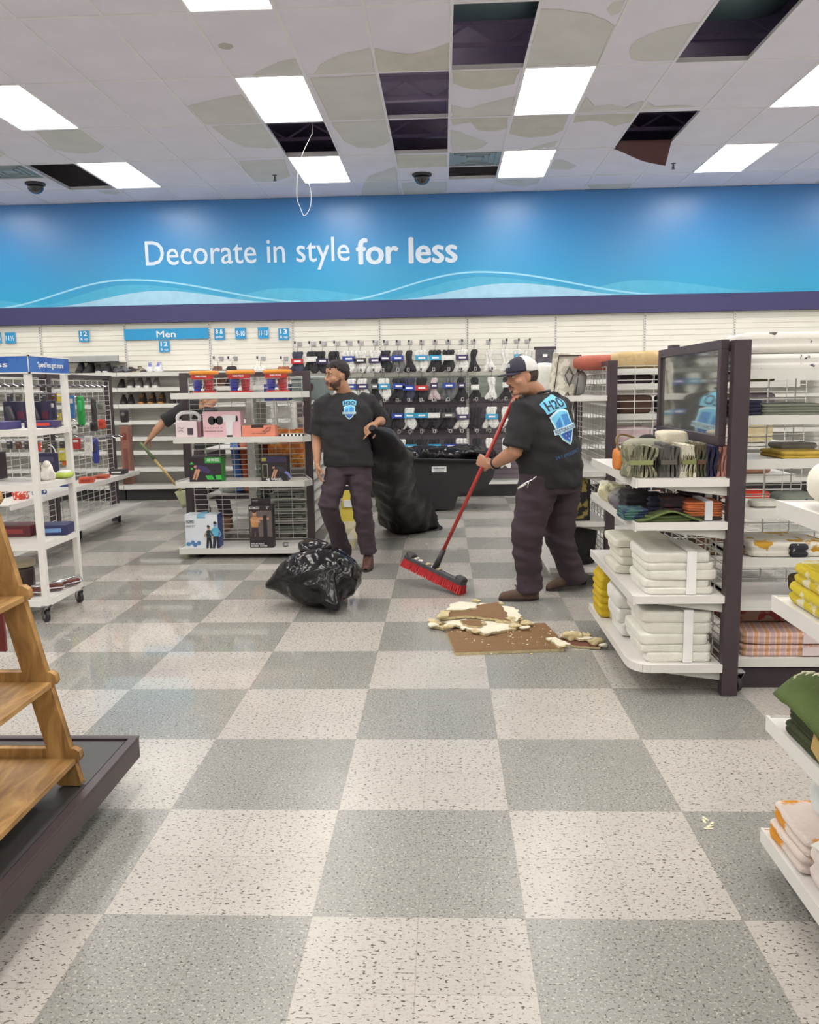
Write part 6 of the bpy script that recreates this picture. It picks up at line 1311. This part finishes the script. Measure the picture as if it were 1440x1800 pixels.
def decal_text(par, bvh, O, U, V, D, s, h, w_, m, off=.006, bold=.02, name='lettering', org=(0, 0, 0), arc=0):
    R = Matrix(((1, 0, 0), (0, 1, 0), (0, 0, 1))); q = text(s, h, m, par, (0, 0, 0), R, name, bold, w_, 0, 'CENTER'); O, U, V, D = Vector(O), Vector(U).normalized(), Vector(V).normalized(), Vector(D).normalized()
    q.modifiers.clear()
    for v in q.data.vertices:
        a, b_ = v.co.x, v.co.y + arc * v.co.x ** 2; s_ = O + U * a + V * b_ - D * .5; hh = bvh.ray_cast(s_, D, 1.2); v.co = (hh[0] - D * off if hh[0] is not None else bvh.find_nearest(O + U * a + V * b_)[0] - D * off) - Vector(org)
    return q
shirtm = M((41, 41, 44), .9, var=.06, vs=14, bump=.12, bs=300, key='black_cotton'); trom = M((62, 50, 58), .9, var=.06, vs=10, bump=.15, bs=260, key='dark_work_trousers')
def wr(a, s_, seed, z=2.2): 
    return lambda p: a * noise.noise(Vector((p.x * s_, p.y * s_, p.z * s_ * z + p.x * 4)) + Vector((seed, 0, 0))) + a * .5 * noise.noise(Vector((p.x * s_ * 2, p.y * s_ * 2, p.z * s_ * z * 1.5)) + Vector((0, seed, 0)))
def boot(par, ankle, toe, m, org, sole=(46, 36, 34), h=.12, w_=.046):
    """ankle joint and toe tip on the ground line"""
    a, t = Vector(ankle), Vector(toe); d = t - a; d.z = 0; L_ = d.length; d.normalize(); x = Vector((d.y, -d.x, 0)); mb = MB(); heel = a - d * .075; total = L_ + .075; g = []
    zb = lambda s_: (1 - s_) * (a.z - .09) + s_ * t.z
    for i in range(17):
        s_ = i / 16; c = heel + d * total * s_; hw = w_ * (.72 + .28 * math.sin(math.pi * min(1, s_ * 1.15 + .1))) * (1.0 if 0 < i < 16 else .5); top = .075 + (.10 - 0) * max(0, 1 - max(0, s_ - .28) / .30) * (s_ < .58) - .020 * max(0, s_ - .6) / .4; top = top if 0 < i < 16 else top * .6
        zz = zb(s_); row = []
        for k_ in range(14):
            an = math.pi * k_ / 13; row.append(Vector((c.x, c.y, 0)) + x * hw * math.cos(an) * (1 - .2 * abs(math.sin(an)) ** 3) + Vector((0, 0, zz + .018 + (top - .018) * abs(math.sin(an)) ** .7)))
        g.append(row)
    g = [[p - Vector(org) for p in row] for row in g]; mb.surf(g, m); o = mb.build('boot', par, True, sub=1)
    mb = MB(); rows_ = []
    for z in (0, .02):
        rows_.append([Vector((heel.x, heel.y, 0)) + d * total * (.5 + .515 * math.cos(q)) + x * (w_ * 1.06) * math.sin(q) * (1 - .12 * math.cos(q + 3.14) * .5) + Vector((0, 0, zb(.5 + .5 * math.cos(q)) + z)) - Vector(org) for q in [2 * math.pi * i / 24 for i in range(24)]])
    mb.surf(rows_, M(sole, .7), cv=True); mb.add(rows_[0], [tuple(range(23, -1, -1))], M(sole, .7)); mb.add(rows_[1], [tuple(range(24))], M(sole, .7)); mb.build('boot_sole', o)
    mb = MB()
    for q in range(3):
        c = a + d * (.045 + q * .022) - Vector(org); c.z = zb(.4) + .135 - q * .018; mb.tube([c + x * .028, c + Vector((0, 0, .01)), c - x * .028], .004, M((60, 46, 40), .8), 5)
    mb.build('boot_lace', o)
    return o
def logo(par, bvh, O, U, V, D, k, org, big=True):
    """pale blue shield crest with H2O lettering above a band of letters"""
    lb_ = M((110, 196, 232), .6, var=.05); mb_ = M((60, 130, 200), .6, var=.2, vs=30); wh_ = M((196, 228, 242), .6, var=.03); db_ = M((44, 84, 168), .6, var=.1)
    sh = [(-.5, .42), (-.3, .52), (0, .58), (.3, .52), (.5, .42), (.47, -.05), (.3, -.42), (0, -.66), (-.3, -.42), (-.47, -.05)]
    S = lambda pts, s_=1: [(x * k * s_, y * k * s_) for x, y in pts]
    decal(par, bvh, O, U, V, D, S(sh, 1.08), wh_, .003, 'crest_border', org); decal(par, bvh, O, U, V, D, S(sh, .96), lb_, .0045, 'crest', org)
    decal(par, bvh, O, U, V, D, S([(-.40, .2), (-.1, .36), (-.1, 0), (-.42, 0)]), mb_, .006, 'crest_field', org, 3); decal(par, bvh, O, U, V, D, S([(.02, .42), (.40, .36), (.42, 0), (.02, 0)]), mb_, .006, 'crest_field', org, 3); decal(par, bvh, O, U, V, D, S([(-.34, -.22), (.34, -.22), (.24, -.40), (0, -.58), (-.24, -.40)]), db_, .006, 'crest_field', org, 3)
    decal(par, bvh, O, U, V, D, S([(-.62, -.2), (.62, -.2), (.62, .0), (-.62, .0)]), wh_, .007, 'crest_band', org, 3)
    decal_text(par, bvh, Vector(O) + Vector(V).normalized() * -.17 * k, U, V, D, 'RESTORATION', .14 * k, 1.14 * k, M((40, 60, 110), .6), .0085, .01, 'lettering', org)
    for dx, dy in ((-.1, -.32), (.1, -.32), (0, -.45)): decal(par, bvh, O, U, V, D, S([(dx + .025 * math.cos(q), dy + .025 * math.sin(q)) for q in [i * math.pi / 4 for i in range(8)]]), wh_, .0075, 'crest_dot', org, 2)
    O2 = Vector(O) + Vector(V).normalized() * .56 * k
    decal(par, bvh, O2, U, V, D, S([(-.60, .0), (-.2, .06), (.6, .0), (.66, .40), (.3, .56), (-.3, .52), (-.66, .40)]), lb_, .0035, 'crest_top', org, 4)
    decal_text(par, bvh, O2 + Vector(V).normalized() * .10 * k, U, V, D, 'H2O', .34 * k, .98 * k, M((26, 40, 70), .6), .006, .035, 'lettering', org)
# --- bearded man -----------------------------------------------------------------
skin1 = M((178, 132, 104), .55, var=.06, vs=12, bump=.03, key='skin'); o1 = (-.79, 6.9, 0)
B = MB(); hc = Vector(P(592, 662, Y=6.88)); F1 = frame((-.80, -.60, -.02), (-.06, .0, 1))
head(B, hc, F1, skin1); nb = Vector((-.815, 6.95, 1.44))
cap_(B, [hc + F1 @ Vector((0, -.03, -.05)), nb + Vector((0, 0, .02)), nb - Vector((0, 0, .05))], [.056, .062, .072], skin1)
s_r, s_l = Vector((-.985, 6.93, 1.375)), Vector((-.640, 6.97, 1.385)); pel = Vector((-.795, 6.94, .90))
cap_(B, [nb - Vector((0, 0, .08)), Vector((-.80, 6.94, 1.2)), pel], [.09, .11, .10], skin1, 20); cap_(B, [s_r, nb - Vector((0, 0, .05)), s_l], [.05, .06, .05], skin1)
e_r = Vector(P(557, 772, Y=6.95)); w_r = Vector(P(558, 810, Y=6.86)); cap_(B, [s_r, e_r, w_r], [.048, .041, .029], skin1); cap_(B, [e_r, e_r.lerp(w_r, .35), w_r], [.040, .043, .028], skin1)
hand(B, w_r + (w_r - e_r).normalized() * .03, Vector((.10, -.12, -1)), Vector((1, .3, 0)), skin1, side=1, curl=.35)
e_l = Vector(P(671, 740, Y=7.12)); w_l = Vector(P(664, 742, Y=6.86)); cap_(B, [s_l, e_l, w_l], [.048, .042, .030], skin1); cap_(B, [e_l, e_l.lerp(w_l, .4), w_l], [.041, .044, .029], skin1)
hand(B, w_l + Vector((-.012, -.012, -.012)), Vector((-.72, -.30, -.52)), Vector((-.3, .55, -.6)), skin1, side=1, curl=.5, curlv=(.15, .75, .85, .95), thumb=.6)
h_r, h_l = Vector((-.875, 6.94, .87)), Vector((-.715, 6.95, .87)); k_r, a_r = Vector(P(577, 888, Y=6.80)), Vector(P(603, 968, Y=7.06)); k_l, a_l = Vector(P(637, 893, Y=6.86)), Vector(P(647, 965, Y=6.90))
for h_, k_, a_ in ((h_r, k_r, a_r), (h_l, k_l, a_l)): cap_(B, [h_, k_, a_], [.07, .05, .035], skin1)
p1, bv = remesh(B, 'person', skin1, .0052, None, o1, 2)
tag(p1, 'bearded man in a black t-shirt with blue chest logo, walking while gripping a black bag', 'person')
face_bits(p1, hc, F1, 1.0, org=o1)
hairm = M((40, 32, 36), .75, var=.3, vs=60, bump=.6, bs=160, stretch=(1, 1, .3), key='dark_hair')
def keep_hair(q):
    j = .010 * noise.noise(Vector((q.x * 70, q.y * 70, 0)))
    if q.y > .035: return 1 if q.z > .070 + j * 1.6 + .012 * math.sin(q.x * 60) else 0
    if q.y > -.045: return 1 if q.z > .016 + max(0, q.y + .02) * .75 + j else 0
    return 1 if q.z > -.045 + j else 0
shell(p1, 'hair', hc, F1, 1.0, (0, -.014, .040), (.083, .106, .099), keep_hair, hairm, 1, .09, o1)
beardm = M((84, 60, 50), .85, var=.3, vs=60, bump=.5, bs=200, key='beard')
def keep_beard(q):
    if abs(q.x) < .021 and -.074 < q.z < -.048 and q.y > .05: return 0
    line = -.046 if q.y > .07 else -.056 + (.07 - q.y) * .55 if q.y > .0 else -.0175
    j = .006 * noise.noise(q * 90)
    return 1 if q.z < line + j and q.z > -.112 and q.y > -.004 else 0
shell(p1, 'beard', hc, F1, 1.0, (0, .021, -.038), (.0625, .0715, .0745), keep_beard, beardm, 3, .02, o1)
mb = MB(); TT1 = lambda p: hc + F1 @ Vector(p) - Vector(o1); mb.tube([TT1((-.031, .078, -.060)), TT1((-.018, .092, -.0475)), TT1((0, .0962, -.0455)), TT1((.018, .092, -.0475)), TT1((.031, .078, -.060))], [.003, .0042, .004, .0042, .003], beardm, 8); mb.build('moustache', p1, True)
S1 = MB()
loft(S1, [((-.80, 6.94, .860), .205, .135, 0), ((-.80, 6.935, .90), .212, .142, 0), ((-.805, 6.93, 1.0), .208, .140, 0), ((-.81, 6.93, 1.12), .212, .140, 0), ((-.812, 6.935, 1.25), .225, .142, 0), ((-.812, 6.945, 1.35), .215, .128, 0), ((-.813, 6.95, 1.41), .185, .105, 0), ((-.814, 6.952, 1.44), .135, .09, 0), ((-.815, 6.952, 1.462), .09, .078, 0), ((-.815, 6.952, 1.475), .072, .068, 0)], shirtm, 36, .85)
cap_(S1, [s_r + Vector((.06, 0, .015)), s_r + Vector((-.005, 0, -.0)), s_r.lerp(e_r, .55), s_r.lerp(e_r, .88)], [.085, .088, .082, .078], shirtm, 20, 1, False)
cap_(S1, [s_l + Vector((-.06, 0, .015)), s_l + Vector((.005, 0, 0)), s_l.lerp(e_l, .55), s_l.lerp(e_l, 1.0)], [.085, .088, .080, .078], shirtm, 20, 1, False)
sh1, bvs1 = remesh(S1, 't_shirt', shirtm, .009, p1, o1, 4, wr(.010, 7, 3))
sh1['label'] = 'black t-shirt with blue crest on the chest'
O = P(614, 724, Y=6.80); logo(sh1, bvs1, O, (1, 0, 0), (0, 0, 1), (0, 1, 0), .088, o1)
MB(o1).tube([nb + Vector((.078 * math.cos(a), .072 * math.sin(a), .018 - .022 * (-math.sin(a) > 0) * abs(math.sin(a)))) for a in [i * math.pi / 12 for i in range(24)]], .008, shirtm, 6, closed=True).build('collar', p1, True)
T1 = MB()
loft(T1, [((-.797, 6.94, .80), .165, .125, 0), ((-.797, 6.94, .86), .178, .125, 0), ((-.797, 6.94, .93), .175, .12, 0), ((-.797, 6.94, .96), .165, .115, 0)], trom, 30)
for h_, k_, a_, sgn in ((h_r, k_r, a_r, -1), (h_l, k_l, a_l, 1)):
    cap_(T1, [h_ + Vector((0, 0, -.01)), h_.lerp(k_, .4), k_, k_.lerp(a_, .4), k_.lerp(a_, .8), a_ + (a_ - k_).normalized() * .035], [.108, .102, .084, .078, .074, .078], trom, 20, 1, False)
tr1, _ = remesh(T1, 'trousers', trom, .009, p1, o1, 3, wr(.012, 6, 8, 3))
bootm = M((84, 50, 44), .6, var=.15, vs=14, key='brown_boot')
boot(p1, (a_l.x, a_l.y, .09), Vector((a_l.x - .005, a_l.y - .20, .0)), bootm, o1); boot(p1, (a_r.x, a_r.y + .0, .15), Vector((a_r.x - .03, a_r.y - .19, .0)), bootm, o1)
# --- capped man -------------------------------------------------------------------
skin2 = M((182, 134, 108), .55, var=.06, vs=12, bump=.03, key='skin2'); o2 = (.70, 5.85, 0)
bhead = Vector((-.075, 6.13, .155)); btop = Vector(P(903, 702, Y=5.86))
def onh(v):     # point of the broom handle whose photo row is v
    best = None
    for i in range(200):
        p = bhead.lerp(btop, i / 199); c = CR @ (p - Vector((0, 0, EYE))); y = 900 + FPX * c.y / c.z
        if best is None or abs(y - v) < best[0]: best = (abs(y - v), p)
    return best[1]
grip = onh(818)
B = MB(); hc2 = Vector(P(917, 664, Y=5.72)); F2 = frame((-.90, -.42, -.10), (-.12, .0, 1)); head(B, hc2, F2, skin2, 1.22, 1.04)
nb2 = Vector((.645, 5.84, 1.43)); cap_(B, [hc2 + F2 @ Vector((0, -.03, -.05)), nb2 + Vector((-.01, 0, .03)), nb2 - Vector((0, 0, .06))], [.066, .07, .085], skin2)
s2l, s2r = Vector((.555, 5.70, 1.335)), Vector((.82, 5.97, 1.36)); pel2 = Vector((.755, 5.87, .88))
cap_(B, [nb2 - Vector((0, 0, .08)), Vector((.70, 5.85, 1.15)), pel2], [.11, .15, .13], skin2, 20); cap_(B, [s2l, nb2 - Vector((0, 0, .06)), s2r], [.06, .08, .06], skin2)
e2l = Vector(P(906, 793, Y=5.66)); w2l = grip + Vector((.075, -.040, .008)); cap_(B, [s2l, e2l, w2l], [.062, .052, .033], skin2); cap_(B, [e2l, e2l.lerp(w2l, .35), w2l], [.05, .052, .032], skin2)
ax = (btop - bhead).normalized()
gd_ = (grip - w2l); hand(B, w2l + gd_.normalized() * .015, (gd_ - ax * gd_.dot(ax)).normalized() + Vector((-.1, .0, -.15)), Vector((.1, 1, .1)), skin2, side=1, curl=1.0, thumb=1.3, k=1.08, spread=.03)
e2r = Vector((.64, 6.08, 1.17)); w2r = btop + Vector((.07, .06, -.06)); cap_(B, [s2r, e2r, w2r], [.06, .05, .034], skin2)
hand(B, w2r, (btop - w2r) + Vector((0, 0, .02)), Vector((0, -1, 0)), skin2, side=1, curl=.9, k=1.05, thumb=1.0)
h2l, h2r = Vector((.665, 5.80, .86)), Vector((.835, 5.94, .86)); k2l, a2l = Vector(P(926, 942, Y=5.74)), Vector(P(931, 1028, Y=5.78)); k2r, a2r = Vector(P(983, 945, Y=5.98)), Vector(P(1008, 1012, Y=6.06))
for h_, k_, a_ in ((h2l, k2l, a2l), (h2r, k2r, a2r)): cap_(B, [h_, k_, a_], [.09, .06, .04], skin2)
p2, _ = remesh(B, 'person', skin2, .0052, None, o2, 2)
tag(p2, 'heavy man in a navy and white cap and black t-shirt sweeping with a red broom', 'person')
face_bits(p2, hc2, F2, 1.04, org=o2)
mb = MB(); TT = lambda p: hc2 + F2 @ (Vector(p) * 1.04) - Vector(o2)
mb.tube([TT((-.030, .080, -.058)), TT((-.018, .0925, -.0475)), TT((0, .0965, -.0455)), TT((.018, .0925, -.0475)), TT((.030, .080, -.058))], [.0025, .0042, .0045, .0042, .0025], beardm, 8)
mb.build('moustache', p2, True); mb = MB(); ell(mb, TT((0, .083, -.083)), (.015, .008, .010), beardm, F2, 8, 12); mb.build('chin_beard', p2, True)
shell(p2, 'hair', hc2, F2, 1.04, (0, -.020, .022), (.0795, .099, .092), lambda q: 1 if q.y < -.012 and -.035 < q.z < .07 else 0, M((66, 50, 46), .85, var=.3, vs=60), 6, .02, o2)
navy = M((46, 44, 62), .7, var=.05, bump=.1, bs=300); mesh_w = M((222, 220, 218), .8, var=.05, vs=150, bump=.5, bs=400)
cap = shell(p2, 'cap', hc2, F2, 1.04, (0, -.010, .048), (.090, .110, .094), lambda q: 1 if q.z > .036 - .22 * max(0, -q.y) * .25 else 0, navy, 7, .003, o2, colour=lambda q: 0 if q.y > .012 + .03 * 0 else 1, mats=[mesh_w], dense=(48, 72))
cap['label'] = 'trucker cap with navy front and bill and white mesh back'
mb = MB(); T2 = lambda p: hc2 + F2 @ (Vector(p) * 1.04) - Vector(o2); g = []
for i in range(15):
    s_ = -1 + 2 * i / 14; row = []
    for j in range(8):
        r_ = j / 7; x = s_ * .076 * (1 - .08 * r_); y0 = .096 * math.sqrt(max(.02, 1 - (s_ * .80) ** 2)) - .012; y = y0 + r_ * .085 * math.sqrt(max(0, 1 - s_ ** 4) + .0001); z = .040 - .10 * x * x / .01 * .12 - r_ * .010; row.append(T2((x, y, z)))
    g.append(row)
mb.surf(g, navy); mb.build('cap_bill', cap, True, solid=.005)
mb = MB(); mb.sq(T2((0, -.008, .146)), (.01, .01, .006), navy, (1, 1)); mb.build('cap_button', cap, True)
mb = MB()
for q in range(3): mb.cbox(T2((-.018 + .018 * q, .094 - .002 * abs(q - 1), .085)), (.012, .004, .026), M((214, 216, 224), .6), F2)
mb.build('cap_lettering', cap)
S2 = MB(); yw = -.70
yw = math.atan2(.8, .6) - math.pi / 2 * 0        # width axis of the torso
yw = math.atan2(.75, .66)
loft(S2, [((.765, 5.87, .800), .225, .185, yw), ((.76, 5.87, .85), .235, .195, yw), ((.74, 5.87, .98), .245, .21, yw), ((.72, 5.86, 1.10), .245, .205, yw), ((.705, 5.855, 1.22), .25, .185, yw), ((.695, 5.85, 1.32), .245, .16, yw), ((.68, 5.845, 1.385), .20, .13, yw), ((.66, 5.84, 1.425), .13, .105, yw), ((.648, 5.84, 1.45), .09, .085, yw)], shirtm, 36, .85)
cap_(S2, [s2l + Vector((.06, .06, .02)), s2l, s2l.lerp(e2l, .5), s2l.lerp(e2l, .92)], [.095, .105, .100, .096], shirtm, 20, 1, False)
cap_(S2, [s2r + Vector((-.06, -.06, .02)), s2r, s2r.lerp(e2r, .5), s2r.lerp(e2r, .92)], [.09, .098, .092, .09], shirtm, 20, 1, False)
sh2, bvs2 = remesh(S2, 't_shirt', shirtm, .009, p2, o2, 5, wr(.011, 6, 13))
sh2['label'] = 'black t-shirt with large blue crest on the back'
nrm = Vector((.60, -.80, 0)); O = Vector(P(994, 749, Y=5.70)); Vv = Vector((-.30, -.05, 1)).normalized(); Uu = Vector((.80, .60, .20))
logo(sh2, bvs2, O, Uu, Vv, -nrm, .19, o2)
decal_text(sh2, bvs2, O + Vv * -.20 + Uu * -.03, Uu, Vv, -nrm, '24/7 EMERGENCY', .022, .25, M((70, 110, 160), .6), .005, .0, 'lettering', o2)
MB(o2).tube([nb2 + Vector((-.0, 0, .02)) + Vector((.09 * math.cos(a), .085 * math.sin(a), .014 * math.cos(a))) for a in [i * math.pi / 12 for i in range(24)]], .009, shirtm, 6, closed=True).build('collar', p2, True)
T_ = MB()
loft(T_, [((.755, 5.87, .76), .205, .165, yw), ((.755, 5.87, .84), .215, .175, yw), ((.755, 5.87, .90), .205, .17, yw)], trom, 30)
for h_, k_, a_ in ((h2l, k2l, a2l), (h2r, k2r, a2r)):
    cap_(T_, [h_, h_.lerp(k_, .4), k_, k_.lerp(a_, .4), k_.lerp(a_, .8), a_ + (a_ - k_).normalized() * .04], [.145, .135, .108, .098, .092, .098], trom, 22, 1, False)
remesh(T_, 'trousers', trom, .009, p2, o2, 3, wr(.014, 5.5, 21, 3))
bm2 = M((92, 68, 54), .65, var=.15, vs=14, key='tan_boot')
boot(p2, (a2l.x - .01, a2l.y, .09), Vector((a2l.x - .215, a2l.y - .015, 0)), bm2, o2, w_=.052); boot(p2, (a2r.x - .01, a2r.y, .16), Vector((a2r.x - .20, a2r.y - .02, .0)), bm2, o2, w_=.052)
mb = MB(o2); fd = (w2l - e2l).normalized(); u_ = fd.orthogonal().normalized(); v2 = fd.cross(u_); wc = e2l.lerp(w2l, .90)
mb.tube([wc + (u_ * math.cos(a) + v2 * math.sin(a)) * .036 for a in [i * math.pi / 10 for i in range(20)]], .007, bk, 6, closed=True, flat=1.6); mb.build('wristwatch', p2, True)
c = P(930, 845, Y=5.62); kt = MB(); kt.tube([c + Vector((.05, .0, .03)), c + Vector((.02, 0, .005)), c + Vector((-.03, 0, -.02)), c + Vector((-.07, .01, -.045))], .006, chrome, 8); kt.tube([c + Vector((0, 0, 0)), c + Vector((-.01, 0, -.05))], .005, chrome, 6); kt.tube([c + Vector((-.02, 0, -.02)), c + Vector((-.075, 0, -.055))], .007, M((210, 208, 204), .4), 8)
kk = MB(o2); kk.v = [v - Vector(o2) for v in kt.v]; kk.f = kt.f; kk.m = kt.m; kk.mats = kt.mats; kk.build('key_ring', p2, True)
# --- broom ---------------------------------------------------------------------
red = M((178, 58, 54), .4, var=.04, key='red_handle'); br = thing('push_broom', 'red handled push broom with red bristles swept by the capped man', 'broom', (-.08, 6.13, 0)); ob = br.location
mb = MB(ob); mb.tube([bhead.lerp(btop, .09), bhead.lerp(btop, 1.02)], .0135, red, 14); mb.build('handle', br, True)
mb = MB(ob); mb.tube([bhead - ax * .01, bhead.lerp(btop, .12)], [.026, .018], M((54, 50, 54), .5), 14); mb.build('ferrule', br, True)
Lp, Rp_ = Vector((-.31, 6.33, .135)), Vector((.135, 5.93, .0)); bd = (Rp_ - Lp); bl = bd.length; bdn = bd.normalized(); upv = (ax - bdn * ax.dot(bdn)).normalized(); sd = bdn.cross(upv)
Rb = Matrix((bdn, sd, upv)).transposed(); hcn = bhead - upv * .012
mb = MB(ob); mb.cbox(hcn, (bl * .96, .07, .028), M((72, 70, 74), .5, var=.25, vs=24), Rb)
for s_ in (-1, 1): mb.sq(hcn + bdn * s_ * bl * .42 + upv * .02, (.045, .036, .026), M((60, 58, 60), .6), (.6, .6), .3, 30, 2, 12, 20, Rb)
mb.build('broom_head', br, bevel=.006)
rb = M((190, 44, 50), .6, var=.1, vs=40); mb = MB(ob)
for i in range(46):
    for j in range(5):
        x = (-.48 + .96 * i / 45) * bl; y = (-.028 + .014 * j); base = hcn + bdn * x + sd * y - upv * .012; tip = base - upv * .068 + bdn * (rnd.uniform(-.006, .006) + .02 * (i - 22) / 23 * .5) + sd * (y * .5 + rnd.uniform(-.004, .004))
        mb.tube([base, tip], [.0048, .0056], rb, 5)
mb.build('bristles', br)
for q in range(5):
    x = (-.25, -.12, -.02, .06, -.32)[q] * bl; t_ = thing('dust_clump', 'pale dust and tile scrap clinging to the broom head, %s piece from the left' % ordn[q], 'dust clump', hcn + bdn * x + upv * .018); MB().sq((0, 0, 0), (.02, .014, .010), crumb if q % 2 else M((214, 208, 196), .9), (.9, .9), .6, 50, q, 10, 14).build('clump', t_, True)
# --- third worker behind the endcap ------------------------------------------------
o3 = (-2.74, 9.3, 0); B = MB(); F3 = frame((-.9, -.2, -.4), (-.35, 0, 1)); hc3 = Vector((-2.66, 9.42, 1.43)); head(B, hc3, F3, skin1); nb3 = Vector((-2.68, 9.40, 1.33))
cap_(B, [hc3 + F3 @ Vector((0, -.03, -.05)), nb3, nb3 - Vector((-.02, 0, .08))], [.052, .06, .07], skin1); s3l = Vector(P(334, 712, Y=9.25)); s3r = Vector((-2.70, 9.55, 1.30)); pel3 = Vector((-2.68, 9.42, .86))
cap_(B, [nb3 - Vector((0, 0, .05)), Vector((-2.68, 9.4, 1.1)), pel3], [.09, .11, .10], skin1, 18); cap_(B, [s3l, nb3 - Vector((0, 0, .04)), s3r], [.05, .06, .05], skin1)
e3 = Vector(P(287, 742, Y=9.18)); w3 = Vector(P(264, 770, Y=9.12)); cap_(B, [s3l, e3, w3], [.05, .042, .028], skin1); cap_(B, [e3, e3.lerp(w3, .4), w3], [.042, .044, .028], skin1)
hand(B, w3, Vector((-.5, -.1, -.6)), Vector((.6, .0, -.6)), skin1, side=-1, curl=.8, thumb=1.0); e3r = Vector((-2.72, 9.62, 1.05)); w3r = Vector((-2.88, 9.5, .95)); cap_(B, [s3r, e3r, w3r], [.05, .042, .028], skin1); hand(B, w3r, Vector((-.6, -.3, -.5)), Vector((.5, 0, -.6)), skin1, curl=.7)
L3 = [(Vector((-2.72, 9.34, .84)), Vector((-2.80, 9.30, .47)), Vector((-2.74, 9.32, .10))), (Vector((-2.62, 9.5, .84)), Vector((-2.64, 9.52, .47)), Vector((-2.56, 9.55, .10)))]
for q in L3: cap_(B, q, [.07, .05, .035], skin1)
p3, _ = remesh(B, 'person', skin1, .007, None, o3, 2); tag(p3, 'worker mostly hidden behind the endcap, black sleeved arm reaching out to a long handle', 'person')
face_bits(p3, hc3, F3, 1.0, org=o3); shell(p3, 'hair', hc3, F3, 1.0, (0, -.014, .040), (.083, .106, .099), keep_hair, hairm, 1, .05, o3)
S = MB(); loft(S, [((-2.67, 9.42, .84), .20, .14, 1.2), ((-2.67, 9.42, 1.0), .20, .145, 1.2), ((-2.68, 9.41, 1.18), .215, .14, 1.2), ((-2.68, 9.40, 1.28), .17, .11, 1.2), ((-2.68, 9.40, 1.33), .08, .08, 1.2)], shirtm, 30, .85)
cap_(S, [s3l + Vector((.08, .04, 0)), s3l, s3l.lerp(e3, .5), s3l.lerp(e3, .98)], [.08, .085, .078, .072], shirtm, 18, 1, False); cap_(S, [s3r, s3r.lerp(e3r, .85)], [.085, .078], shirtm, 18, 1, False); remesh(S, 't_shirt', shirtm, .011, p3, o3, 4, wr(.01, 7, 31))
T_ = MB(); loft(T_, [((-2.67, 9.42, .76), .16, .13, 1.2), ((-2.67, 9.42, .88), .17, .13, 1.2)], trom, 26)
for h_, k_, a_ in L3: cap_(T_, [h_, h_.lerp(k_, .4), k_, k_.lerp(a_, .8), a_ + Vector((0, 0, -.03))], [.11, .10, .083, .075, .078], trom, 18, 1, False)
remesh(T_, 'trousers', trom, .011, p3, o3, 3, wr(.012, 6, 38, 3))
for h_, k_, a_ in L3: boot(p3, (a_.x, a_.y, .09), Vector((a_.x - .2, a_.y - .04, 0)), bootm, o3)
dp = thing('lobby_dustpan', 'pale green long handled dustpan held out beyond the left side of the endcap', 'dustpan', (P(322, 890, Y=9.0).x, 9.0, 0)); od = dp.location
ha, hb = Vector(P(247, 779, Y=9.06)), Vector(P(318, 862, Y=8.98)); mb = MB(od); mb.tube([ha, ha.lerp(hb, .35)], .017, M((92, 112, 74), .6), 10); mb.build('grip', dp, True); mb = MB(od); mb.tube([ha.lerp(hb, .33), hb], .014, M((176, 150, 96), .6, var=.15), 10); mb.build('handle', dp, True)
mb = MB(od); c = Vector(P(322, 880, Y=9.0)); g = []
for i in range(13):
    a = i / 12 * math.pi; g.append([c + Vector((-.075 * math.cos(a) + .02 * j, .05 * math.sin(a) - .04, .10 - .045 * j + .015 * math.sin(a))) * 1.0 for j in range(5)])
mb.surf(g, M((170, 176, 140), .5)); mb.build('pan', dp, True, solid=.006)
